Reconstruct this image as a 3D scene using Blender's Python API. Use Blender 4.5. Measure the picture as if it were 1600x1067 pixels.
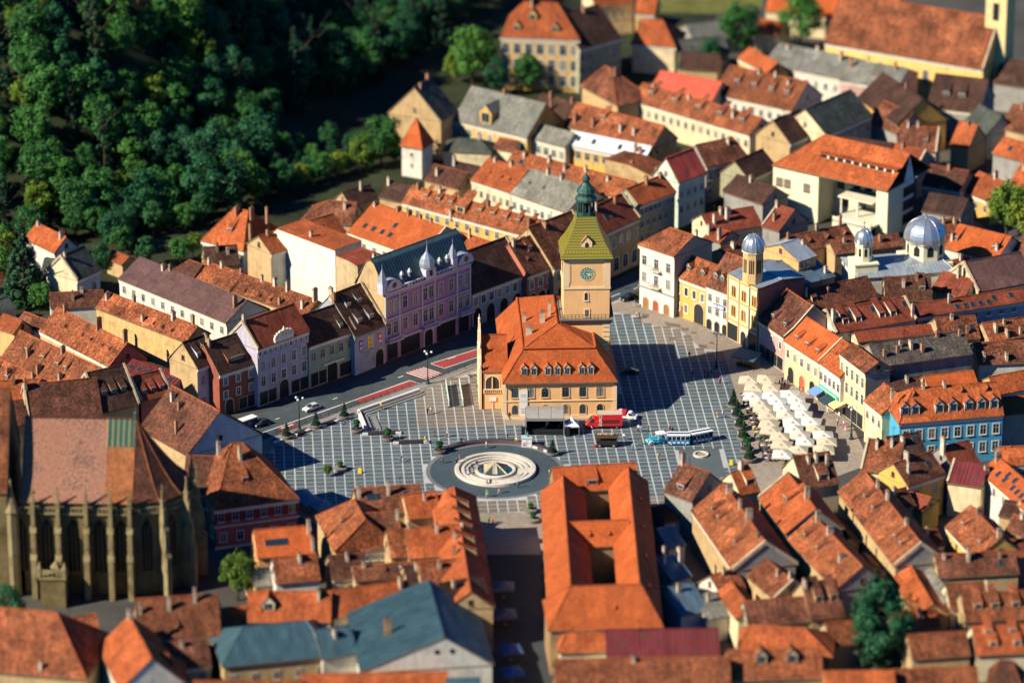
import bpy, bmesh, math, random
from mathutils import Vector, Matrix, noise
for _o in list(bpy.data.objects): bpy.data.objects.remove(_o)
SC = bpy.context.scene
COL = SC.collection
# ------------------------------------------------------------------ camera, sky, sun, exposure
F_PX, CAM_Z, CAM_Y, PITCH = 6800.0, 389.0, -890.0, math.radians(21.9)
cam_data = bpy.data.cameras.new('camera')
cam = bpy.data.objects.new('camera', cam_data); COL.objects.link(cam)
cam.location = (0, CAM_Y, CAM_Z); cam.rotation_euler = (math.pi/2-PITCH, 0, 0)
cam_data.sensor_fit = 'HORIZONTAL'; cam_data.sensor_width = 360.0; cam_data.lens = F_PX/1600*360
cam_data.clip_start = 50; cam_data.clip_end = 6000
cam_data.dof.use_dof = True; cam_data.dof.focus_distance = 1010; cam_data.dof.aperture_fstop = 0.24
SC.camera = cam
SUN_EL = math.radians(35); SUN_DIR = Vector((-0.90, -0.436, 0)).normalized()
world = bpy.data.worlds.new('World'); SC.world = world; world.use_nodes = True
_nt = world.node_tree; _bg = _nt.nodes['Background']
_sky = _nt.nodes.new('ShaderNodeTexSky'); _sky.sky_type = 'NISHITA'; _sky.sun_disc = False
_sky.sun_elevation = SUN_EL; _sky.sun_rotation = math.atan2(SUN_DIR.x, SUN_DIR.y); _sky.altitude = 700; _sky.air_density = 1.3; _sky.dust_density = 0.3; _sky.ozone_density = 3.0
_sky_tint = _nt.nodes.new('ShaderNodeMix'); _sky_tint.data_type = 'RGBA'; _sky_tint.blend_type = 'MULTIPLY'; _sky_tint.inputs[0].default_value = 1.0; _sky_tint.inputs[7].default_value = (0.06, 0.50, 1.05, 1)   # blue tint put on the sky light to turn the shade navy
_nt.links.new(_sky.outputs[0], _sky_tint.inputs[6]); _nt.links.new(_sky_tint.outputs[2], _bg.inputs[0]); _bg.inputs[1].default_value = 0.05
sun_data = bpy.data.lights.new('sun', 'SUN'); sun_data.energy = 5.0; sun_data.angle = math.radians(0.5); sun_data.color = (1.0, 0.89, 0.70)
sun = bpy.data.objects.new('sun', sun_data); COL.objects.link(sun)
_ts = SUN_DIR*math.cos(SUN_EL)+Vector((0, 0, math.sin(SUN_EL)))
sun.rotation_euler = _ts.to_track_quat('Z', 'Y').to_euler(); sun.location = (-200, 0, 300)
SC.view_settings.view_transform = 'Standard'; SC.view_settings.look = 'None'
SC.view_settings.exposure = 0.72; SC.view_settings.gamma = 1.0; SC.view_settings.use_curve_mapping = False
SC.render.engine = 'CYCLES'; SC.cycles.use_denoising = True; SC.cycles.max_bounces = 4; SC.cycles.diffuse_bounces = 1
SC.cycles.glossy_bounces = 2; SC.cycles.transmission_bounces = 3; SC.cycles.transparent_max_bounces = 6

# ------------------------------------------------------------------ survey: sight line of a photo pixel met with a level z
CP, SP = math.cos(PITCH), math.sin(PITCH)
def P(px, py, z=0.0):
    x = (px-800)/F_PX; y = -(py-533.5)/F_PX
    d = Vector((x, CP+SP*y, -SP+CP*y))
    t = (z-CAM_Z)/d.z
    return Vector((d.x*t, CAM_Y+d.y*t, z))
def proj(v):
    q = Vector(v)-Vector((0, CAM_Y, CAM_Z))
    zc = q.y*CP-q.z*SP
    return 800+F_PX*q.x/zc, 533.5-F_PX*(q.y*SP+q.z*CP)/zc
def height_at(px, py_base, py_top):
    g = P(px, py_base, 0); lo, hi = 0, 90
    for _ in range(40):
        m = (lo+hi)/2
        if proj((g.x, g.y, m))[1] > py_top: lo = m
        else: hi = m
    return lo

# ------------------------------------------------------------------ materials
MATS = {}
def _nodes(name):
    m = bpy.data.materials.new(name); m.use_nodes = True
    nt = m.node_tree; b = nt.nodes['Principled BSDF']
    return m, nt, b
def N(nt, t, **kw):
    n = nt.nodes.new(t)
    for k, v in kw.items(): setattr(n, k, v)
    return n
def c4(c): return (c[0], c[1], c[2], 1)
def plain(name, col, rough=0.7, metal=0.0, var=0.0, scale=1.5, spec=0.3, emit=None):
    """even paint or cloth with a little mottling"""
    if name in MATS: return MATS[name]
    m, nt, b = _nodes(name)
    b.inputs['Base Color'].default_value = c4(col); b.inputs['Roughness'].default_value = rough
    b.inputs['Metallic'].default_value = metal; b.inputs['Specular IOR Level'].default_value = spec
    if var:
        tc = N(nt, 'ShaderNodeTexCoord'); nz = N(nt, 'ShaderNodeTexNoise'); nz.inputs['Scale'].default_value = scale; nz.inputs['Detail'].default_value = 5
        nt.links.new(tc.outputs['Object'], nz.inputs['Vector'])
        mp = N(nt, 'ShaderNodeMapRange'); mp.inputs[1].default_value = 0.3; mp.inputs[2].default_value = 0.7
        mp.inputs[3].default_value = 1-var; mp.inputs[4].default_value = 1+var
        nt.links.new(nz.outputs['Fac'], mp.inputs[0])
        mx = N(nt, 'ShaderNodeVectorMath', operation='SCALE'); mx.inputs[0].default_value = col[:3]
        nt.links.new(mp.outputs[0], mx.inputs['Scale']); nt.links.new(mx.outputs[0], b.inputs['Base Color'])
    if emit: b.inputs['Emission Color'].default_value = c4(emit[0]); b.inputs['Emission Strength'].default_value = emit[1]
    MATS[name] = m; return m

def uvvec(nt, sx, sy, rnd=True):
    tc = N(nt, 'ShaderNodeTexCoord'); mp = N(nt, 'ShaderNodeMapping'); mp.inputs['Scale'].default_value = (sx, sy, 1)
    src = tc.outputs['UV']
    if rnd:
        oi = N(nt, 'ShaderNodeObjectInfo'); ml = N(nt, 'ShaderNodeMath', operation='MULTIPLY'); ml.inputs[1].default_value = 91.7
        nt.links.new(oi.outputs['Random'], ml.inputs[0])
        ad = N(nt, 'ShaderNodeVectorMath', operation='ADD'); nt.links.new(src, ad.inputs[0]); nt.links.new(ml.outputs[0], ad.inputs[1]); src = ad.outputs[0]
    nt.links.new(src, mp.inputs['Vector']); return mp.outputs[0]
def ramp(nt, fac, stops):
    r = N(nt, 'ShaderNodeValToRGB'); e = r.color_ramp.elements
    while len(e) < len(stops): e.new(0.5)
    for q, (p, c) in zip(e, stops): q.position = p; q.color = c4(c)
    nt.links.new(fac, r.inputs[0]); return r.outputs[0]
def noise_tex(nt, vec, scale, detail=4, rough=0.6):
    n = N(nt, 'ShaderNodeTexNoise'); n.inputs['Scale'].default_value = scale; n.inputs['Detail'].default_value = detail; n.inputs['Roughness'].default_value = rough
    nt.links.new(vec, n.inputs['Vector']); return n.outputs['Fac']
def mixc(nt, fac, a, b, mode='MIX'):
    m = N(nt, 'ShaderNodeMix', data_type='RGBA', blend_type=mode)
    if hasattr(fac, 'default_value') and not isinstance(fac, (int, float)): nt.links.new(fac, m.inputs[0])
    else: m.inputs[0].default_value = fac
    for s, v in ((m.inputs[6], a), (m.inputs[7], b)):
        if isinstance(v, tuple): s.default_value = c4(v)
        else: nt.links.new(v, s)
    return m.outputs[2]
def bump(nt, b, h, strength=0.5, dist=0.05):
    n = N(nt, 'ShaderNodeBump'); n.inputs['Strength'].default_value = strength; n.inputs['Distance'].default_value = dist
    nt.links.new(h, n.inputs['Height']); nt.links.new(n.outputs[0], b.inputs['Normal'])

def tile_roof(name, base, mott=0.5, light=None, moss=None, speck=1.0):
    """clay tiles: courses up the slope, single tiles lighter or darker, relaid patches, streaks of weather"""
    if name in MATS: return MATS[name]
    m, nt, b = _nodes(name)
    light = light or tuple(min(1, c*1.5+0.03) for c in base); dark = tuple(c*(1-mott*0.75) for c in base)
    def g3(v): return (v, v, v)
    v = uvvec(nt, 1, 1)
    br = N(nt, 'ShaderNodeTexBrick'); br.offset = 0.5
    br.inputs['Scale'].default_value = 1.0; br.inputs['Brick Width'].default_value = 0.42; br.inputs['Row Height'].default_value = 0.36
    br.inputs['Mortar Size'].default_value = 0.03; br.inputs['Bias'].default_value = 0.0
    br.inputs['Color1'].default_value = (0.0, 0, 0, 1); br.inputs['Color2'].default_value = (1, 1, 1, 1); br.inputs['Mortar'].default_value = (0.05, 0.05, 0.05, 1)
    nt.links.new(v, br.inputs['Vector'])
    f = noise_tex(nt, v, 1.7*speck, 8, 0.85)
    c = ramp(nt, f, [(0.30, dark), (0.46, base), (0.56, base), (0.72, light)])
    g = noise_tex(nt, v, 0.20, 5, 0.62)
    c = mixc(nt, 1.0, c, ramp(nt, g, [(0.32, g3(1-0.55*mott)), (0.5, g3(1.0)), (0.68, g3(1+0.45*mott))]), 'MULTIPLY')
    c = mixc(nt, 1.0, c, ramp(nt, br.outputs['Color'], [(0.0, g3(1-0.75*mott)), (0.5, g3(1)), (1.0, g3(1+0.7*mott))]), 'MULTIPLY')
    pb = N(nt, 'ShaderNodeTexBrick'); pb.offset = 0.37; pb.inputs['Scale'].default_value = 1.0; pb.inputs['Brick Width'].default_value = 3.7; pb.inputs['Row Height'].default_value = 2.3; pb.inputs['Mortar Size'].default_value = 0.0
    pb.inputs['Color1'].default_value = (0, 0, 0, 1); pb.inputs['Color2'].default_value = (1, 1, 1, 1); nt.links.new(v, pb.inputs['Vector'])
    c = mixc(nt, 1.0, c, ramp(nt, pb.outputs['Color'], [(0.0, g3(1-0.4*mott)), (0.2, g3(1)), (0.8, g3(1)), (0.92, g3(1+0.5*mott))]), 'MULTIPLY')
    st = noise_tex(nt, uvvec(nt, 1.3, 0.10), 1.0, 4, 0.65)
    c = mixc(nt, 1.0, c, ramp(nt, st, [(0.3, g3(1-0.5*mott)), (0.55, g3(1.0)), (0.72, g3(1+.15*mott))]), 'MULTIPLY')
    oi = N(nt, 'ShaderNodeObjectInfo')
    c = mixc(nt, 1.0, c, ramp(nt, oi.outputs['Random'], [(0.0, (1-.48*mott, 1-.42*mott, 1-.34*mott)), (0.5, (1, 1, 1)), (1.0, (1+.25*mott, 1+.18*mott, 1+.05*mott))]), 'MULTIPLY')
    if moss:
        mo = noise_tex(nt, v, 0.5, 6, 0.75)
        c = mixc(nt, ramp(nt, mo, [(0.55, (0, 0, 0)), (0.66, (0.85, 0.85, 0.85))]), c, moss)
    nt.links.new(c, b.inputs['Base Color']); b.inputs['Roughness'].default_value = 0.8; b.inputs['Specular IOR Level'].default_value = 0.2
    ad = N(nt, 'ShaderNodeMath', operation='MULTIPLY_ADD'); nt.links.new(f, ad.inputs[0]); ad.inputs[1].default_value = 0.8*mott; nt.links.new(br.outputs['Fac'], ad.inputs[2])
    bump(nt, b, ad.outputs[0], 0.6, -0.05)
    MATS[name] = m; return m
def metal_roof(name, base, rough=0.42, rust=None, var=0.25, metallic=0.35):
    if name in MATS: return MATS[name]
    m, nt, b = _nodes(name)
    v = uvvec(nt, 1, 1)
    f = noise_tex(nt, uvvec(nt, 1.2, 0.25), 0.8, 4, 0.6)
    c = ramp(nt, f, [(0.3, tuple(x*(1-var) for x in base)), (0.7, tuple(min(1, x*(1+var)) for x in base))])
    if rust:
        r = noise_tex(nt, v, 0.5, 6, 0.7)
        c = mixc(nt, ramp(nt, r, [(0.52, (0, 0, 0)), (0.62, (1, 1, 1))]), c, rust)
    nt.links.new(c, b.inputs['Base Color']); b.inputs['Roughness'].default_value = rough; b.inputs['Metallic'].default_value = metallic
    w = N(nt, 'ShaderNodeTexNoise'); w.inputs['Scale'].default_value = 0.7; nt.links.new(v, w.inputs['Vector'])
    bump(nt, b, w.outputs['Fac'], 0.25, 0.08)
    MATS[name] = m; return m
def plaster(col, dirt=0.35, name=None):
    name = name or 'plaster_%02d_%02d_%02d_%02d' % (col[0]*99, col[1]*99, col[2]*99, dirt*10)
    if name in MATS: return MATS[name]
    m, nt, b = _nodes(name)
    v = uvvec(nt, 1, 1)
    f = noise_tex(nt, v, 0.35, 6, 0.65)
    d = tuple(c*(1-dirt) for c in col); l = tuple(min(1, c*(1+dirt*0.2)) for c in col)
    c = ramp(nt, f, [(0.3, d), (0.52, col), (0.75, l)])
    st = noise_tex(nt, uvvec(nt, 1.6, 0.15), 1.0, 3, 0.55)
    c = mixc(nt, 1.0, c, ramp(nt, st, [(0.28, tuple(1-dirt*0.6 for _ in range(3))), (0.55, (1, 1, 1))]), 'MULTIPLY')
    nt.links.new(c, b.inputs['Base Color']); b.inputs['Roughness'].default_value = 0.85; b.inputs['Specular IOR Level'].default_value = 0.15
    bump(nt, b, noise_tex(nt, v, 4.0, 4), 0.25, 0.03)
    MATS[name] = m; return m
def brickwall(name, base, mortar, dirt=0.4):
    if name in MATS: return MATS[name]
    m, nt, b = _nodes(name); v = uvvec(nt, 1, 1)
    br = N(nt, 'ShaderNodeTexBrick'); br.inputs['Scale'].default_value = 1; br.inputs['Brick Width'].default_value = 0.5; br.inputs['Row Height'].default_value = 0.28; br.inputs['Mortar Size'].default_value = 0.03
    br.inputs['Color1'].default_value = c4(base); br.inputs['Color2'].default_value = c4(tuple(c*0.75 for c in base)); br.inputs['Mortar'].default_value = c4(mortar)
    nt.links.new(v, br.inputs['Vector'])
    f = noise_tex(nt, v, 0.22, 6, 0.7)
    c = mixc(nt, 1.0, br.outputs['Color'], ramp(nt, f, [(0.3, tuple(1-dirt for _ in range(3))), (0.6, (1.05, 1.05, 1.05))]), 'MULTIPLY')
    nt.links.new(c, b.inputs['Base Color']); b.inputs['Roughness'].default_value = 0.9; b.inputs['Specular IOR Level'].default_value = 0.1
    bump(nt, b, br.outputs['Fac'], 0.4, -0.02)
    MATS[name] = m; return m

ROOF = {
 'OR': tile_roof('roof_new_orange', (0.45, 0.100, 0.026), 0.30), 'OO': tile_roof('roof_orange', (0.37, 0.092, 0.030), 0.5),
 'OB': tile_roof('roof_old_orange', (0.275, 0.085, 0.036), 0.8, light=(0.46, 0.20, 0.10), moss=(0.12, 0.06, 0.032)),
 'OM': tile_roof('roof_mottled_orange', (0.27, 0.080, 0.034), 0.85, light=(0.52, 0.29, 0.18), speck=1.6),
 'BR': tile_roof('roof_brown', (0.165, 0.060, 0.035), 0.8, light=(0.29, 0.12, 0.065), moss=(0.08, 0.045, 0.03)),
 'RD': tile_roof('roof_red_brown', (0.235, 0.056, 0.030), 0.45), 'DK': tile_roof('roof_dark_brown', (0.065, 0.032, 0.025), 0.6, light=(0.15, 0.085, 0.06)),
 'MV': tile_roof('roof_mauve', (0.135, 0.070, 0.066), 0.35), 'SL': tile_roof('roof_slate', (0.20, 0.20, 0.175), 0.5, moss=(0.13, 0.14, 0.10)),
 'SD': tile_roof('roof_dark_slate', (0.075, 0.085, 0.075), 0.5), 'GB': tile_roof('roof_grey_board', (0.10, 0.085, 0.075), 0.7, light=(0.36, 0.33, 0.30)),
 'TL': metal_roof('roof_teal_metal', (0.050, 0.110, 0.138), 0.5, var=.35), 'WM': metal_roof('roof_white_metal', (0.66, 0.68, 0.70), 0.45, metallic=0.0, var=0.08),
 'CR': metal_roof('roof_crimson_metal', (0.17, 0.022, 0.028), 0.55, rust=(0.12, 0.04, 0.03)), 'BL': metal_roof('roof_blue_metal', (0.10, 0.16, 0.22), 0.42, var=.4),
 'ZN': metal_roof('roof_zinc', (0.34, 0.40, 0.46), 0.36), 'RM': metal_roof('roof_red_metal', (0.50, 0.075, 0.040), 0.6, metallic=0.0),
}
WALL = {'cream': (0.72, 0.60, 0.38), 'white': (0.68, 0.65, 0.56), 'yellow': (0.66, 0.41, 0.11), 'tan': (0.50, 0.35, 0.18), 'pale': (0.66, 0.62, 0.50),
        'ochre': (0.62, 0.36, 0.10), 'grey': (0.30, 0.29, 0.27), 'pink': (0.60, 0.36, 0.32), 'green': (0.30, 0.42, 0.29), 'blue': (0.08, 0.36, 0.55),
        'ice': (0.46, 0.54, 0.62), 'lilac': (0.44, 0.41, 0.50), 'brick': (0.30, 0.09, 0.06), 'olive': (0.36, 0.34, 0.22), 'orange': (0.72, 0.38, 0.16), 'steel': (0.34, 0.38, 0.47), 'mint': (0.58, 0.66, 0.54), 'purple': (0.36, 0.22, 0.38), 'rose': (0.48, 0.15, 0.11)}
def wallmat(k, dirt=0.3): return plaster(WALL[k], dirt)
GLASS = plain('window_glass', (0.018, 0.030, 0.042), 0.12, spec=0.6)
TRIM = plaster((0.74, 0.68, 0.56), 0.2); TRIMW = plaster((0.66, 0.63, 0.58), 0.2)
FRAME_W = plain('window_frame_white', (0.52, 0.49, 0.43), 0.6); FRAME_B = plain('window_frame_brown', (0.10, 0.055, 0.035), 0.6)
CHIM = [brickwall('chimney_brick', (0.42, 0.16, 0.08), (0.4, 0.32, 0.24)), plaster((0.55, 0.45, 0.32), 0.5), plaster((0.60, 0.52, 0.40), 0.5), plaster((0.38, 0.23, 0.13), 0.5)]
CAPM = plain('chimney_cap', (0.30, 0.16, 0.10), 0.9, var=0.3); OPENING_BLACK = plain('opening_black', (0.02, 0.02, 0.02), 1.0)  # flat near-black fill for flue mouths, vents and tower openings
FASC = plain('eaves_board', (0.20, 0.135, 0.085), 0.85, var=0.3); IRON = plain('dark_iron', (0.02, 0.025, 0.03), 0.5, 0.6); CONC = plaster((0.42, 0.40, 0.37), 0.3)

# ------------------------------------------------------------------ mesh building
class MB:
    def __init__(s): s.v = []; s.f = []; s.m = []
    def poly(s, pts, mi=0):
        i = len(s.v); s.v += [tuple(p) for p in pts]; s.f.append(tuple(range(i, i+len(pts)))); s.m.append(mi)
    def box(s, x0, x1, y0, y1, z0, z1, mi=0, top=None):
        a = [(x0, y0, z0), (x1, y0, z0), (x1, y1, z0), (x0, y1, z0), (x0, y0, z1), (x1, y0, z1), (x1, y1, z1), (x0, y1, z1)]
        for q in ((0, 3, 2, 1), (0, 1, 5, 4), (1, 2, 6, 5), (2, 3, 7, 6), (3, 0, 4, 7)): s.poly([a[k] for k in q], mi)
        s.poly([a[k] for k in (4, 5, 6, 7)], mi if top is None else top)
    def obox(s, M, x0, x1, y0, y1, z0, z1, mi=0):
        t = MB(); t.box(x0, x1, y0, y1, z0, z1, mi); s.add(t, M)
    def add(s, t, M=None):
        i = len(s.v); s.v += [tuple(M @ Vector(p)) if M else p for p in t.v]
        s.f += [tuple(k+i for k in f) for f in t.f]; s.m += t.m
    def prism(s, ring, z0, z1, mi=0, top=None):
        n = len(ring)
        for k in range(n):
            a, b = ring[k], ring[(k+1) % n]; s.poly([(a[0], a[1], z0), (b[0], b[1], z0), (b[0], b[1], z1), (a[0], a[1], z1)], mi)
        s.poly([(p[0], p[1], z1) for p in ring], mi if top is None else top); s.poly([(p[0], p[1], z0) for p in reversed(ring)], mi)
    def lathe(s, prof, cx=0, cy=0, n=12, mi=0, rot=0.0):
        rings = [[(cx+r*math.cos(rot+2*math.pi*k/n), cy+r*math.sin(rot+2*math.pi*k/n), z) for k in range(n)] for r, z in prof]
        for a, b in zip(rings, rings[1:]):
            for k in range(n):
                q = [a[k], a[(k+1) % n], b[(k+1) % n], b[k]]
                if prof[rings.index(b)][0] < 1e-4: q = q[:3]
                elif prof[rings.index(a)][0] < 1e-4: q = [a[k], b[(k+1) % n], b[k]]
                s.poly(q, mi)
        if prof[-1][0] > 1e-4: s.poly(rings[-1], mi)
        if prof[0][0] > 1e-4: s.poly(list(reversed(rings[0])), mi)
    def tube(s, p0, p1, r0, r1=None, n=6, mi=0):
        r1 = r0 if r1 is None else r1; p0, p1 = Vector(p0), Vector(p1); d = p1-p0
        if d.length < 1e-6: return
        q = d.to_track_quat('Z', 'Y')
        A = [p0+q @ Vector((r0*math.cos(2*math.pi*k/n), r0*math.sin(2*math.pi*k/n), 0)) for k in range(n)]
        B = [p1+q @ Vector((r1*math.cos(2*math.pi*k/n), r1*math.sin(2*math.pi*k/n), 0)) for k in range(n)]
        for k in range(n): s.poly([A[k], A[(k+1) % n], B[(k+1) % n], B[k]], mi)
        s.poly(B, mi); s.poly(list(reversed(A)), mi)
    def mesh(s, name, mats, smooth=False, merge=False):
        me = bpy.data.meshes.new(name); me.from_pydata(s.v, [], s.f)
        mats = mats if isinstance(mats, (list, tuple)) else [mats]
        for q in mats: me.materials.append(q)
        me.polygons.foreach_set('material_index', s.m)
        uv = me.uv_layers.new(name='UVMap'); co = []
        me.update()
        for p in me.polygons:
            n = p.normal
            if abs(n.z) > 0.97: u, w = Vector((1, 0, 0)), Vector((0, 1, 0))
            else: u = Vector((0, 0, 1)).cross(n).normalized(); w = n.cross(u)
            for vi in p.vertices:
                c = me.vertices[vi].co; co += [c.dot(u), c.dot(w)]
        uv.data.foreach_set('uv', co)
        if merge:
            bm = bmesh.new(); bm.from_mesh(me); bmesh.ops.remove_doubles(bm, verts=bm.verts, dist=0.002); bm.to_mesh(me); bm.free()
        if smooth: me.polygons.foreach_set('use_smooth', [True]*len(me.polygons))
        return me
    def build(s, name, mats, parent=None, M=None, smooth=False, merge=False):
        return put(name, s.mesh(name, mats, smooth, merge), parent, M)
def put(name, me, parent=None, M=None):
    o = bpy.data.objects.new(name, me); COL.objects.link(o)
    if parent: o.parent = parent
    if M is not None: o.matrix_local = M
    return o
def tag(o, label, cat=None, group=None, kind=None):
    if label: o['label'] = label
    if cat: o['category'] = cat
    if group: o['group'] = group
    if kind: o['kind'] = kind
    return o
def thing(name, label, cat, loc=(0, 0, 0), rz=0.0, group=None):
    o = bpy.data.objects.new(name, None); COL.objects.link(o); o.empty_display_size = 0.3
    o.location = loc; o.rotation_euler = (0, 0, rz); return tag(o, label, cat, group)
def copy_tree(o, parent=None):
    c = o.copy(); COL.objects.link(c)
    if parent: c.parent = parent
    for ch in list(KIDS.get(o.name, o.children)): copy_tree(ch, c)
    return c
KIDS = {}
T = Matrix.Translation
def RZ(a): return Matrix.Rotation(a, 4, 'Z')

# ------------------------------------------------------------------ windows, chimneys, dormers (shared meshes)
WIN = {}; WR = random.Random(6)
GLASS_B = plain('window_glass_sky', (0.05, 0.075, 0.10), 0.1, spec=0.7); CURT = plain('window_curtain', (0.22, 0.20, 0.17), 0.5); PANES = [GLASS, GLASS, GLASS, GLASS_B, GLASS_B, CURT]
def win_mesh(w, h, style='r', fr=FRAME_W, surround=None):
    """window standing on y=0, looking to -y: surround or frame proud of the wall, pane set back inside it; returns (frame, pane)"""
    key = (round(w, 2), round(h, 2), style, fr.name, surround.name if surround else '')
    if key in WIN: return WIN[key]
    b = MB(); t = 0.13
    def ringpts(e):
        if style == 'a':
            r = w/2+e; pts = [(-r, -e), (r, -e)]
            pts += [(r*math.cos(a), h-w/2+r*math.sin(a)) for a in [math.pi*k/8 for k in range(0, 9)]]
            return pts
        return [(-w/2-e, -e), (w/2+e, -e), (w/2+e, h+e), (-w/2-e, h+e)]
    outer, inner = ringpts(t if not surround else 0.26), ringpts(0.0)
    y = -0.10; mi = 1 if surround else 0; n = len(outer)
    for k in range(n):
        k2 = (k+1) % n
        b.poly([(outer[k][0], y, outer[k][1]), (outer[k2][0], y, outer[k2][1]), (inner[k2][0], y, inner[k2][1]), (inner[k][0], y, inner[k][1])], mi)
        b.poly([(outer[k][0], 0.02, outer[k][1]), (outer[k2][0], 0.02, outer[k2][1]), (outer[k2][0], y, outer[k2][1]), (outer[k][0], y, outer[k][1])], mi)
        b.poly([(inner[k][0], y, inner[k][1]), (inner[k2][0], y, inner[k2][1]), (inner[k2][0], 0.0, inner[k2][1]), (inner[k][0], 0.0, inner[k][1])], mi)
    if w > 0.7: b.box(-0.045, 0.045, -0.07, -0.02, 0, h-0.02 if style == 'r' else h-0.05, 0)
    if h > 1.3: b.box(-w/2, w/2, -0.065, -0.02, h*0.64, h*0.64+0.08, 0)
    b.box(-w/2-0.2, w/2+0.2, -0.22, 0.0, -0.22, -0.10, 1 if surround else 0)
    p = MB(); p.poly([(q[0], -0.025, q[1]) for q in inner], 0)
    WIN[key] = (b.mesh('window', [fr, surround or fr]), [p.mesh('pane', [g]) for g in PANES]); return WIN[key]
def add_window(parent, M, w, h, style='r', fr=FRAME_W, surround=None, pane=True):
    a, g = win_mesh(w, h, style, fr, surround)
    o = put('window', a, parent, M); put('pane', WR.choice(g), o); return o
CHM = {}
def chimney_mesh(i, w, d, h):
    key = (i, w, d, h)
    if key not in CHM:
        b = MB(); b.box(-w/2, w/2, -d/2, d/2, -1.6, h, 0); b.box(-w/2-0.1, w/2+0.1, -d/2-0.1, d/2+0.1, h, h+0.14, 1); b.box(-w/2+0.05, w/2-0.05, -d/2+0.05, d/2-0.05, h+0.14, h+0.3, 0, top=2)
        n = max(1, int(max(w, d)/0.55))
        for k in range(n):
            q = (k+0.5)/n-0.5; b.box(q*w*0.8-0.13 if w >= d else -0.13, q*w*0.8+0.13 if w >= d else 0.13, q*d*0.8-0.13 if d > w else -0.13, q*d*0.8+0.13 if d > w else 0.13, h+0.3, h+0.55, 1, top=2)
        CHM[key] = b.mesh('chimney', [CHIM[i], CAPM, OPENING_BLACK])
    return CHM[key]
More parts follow.
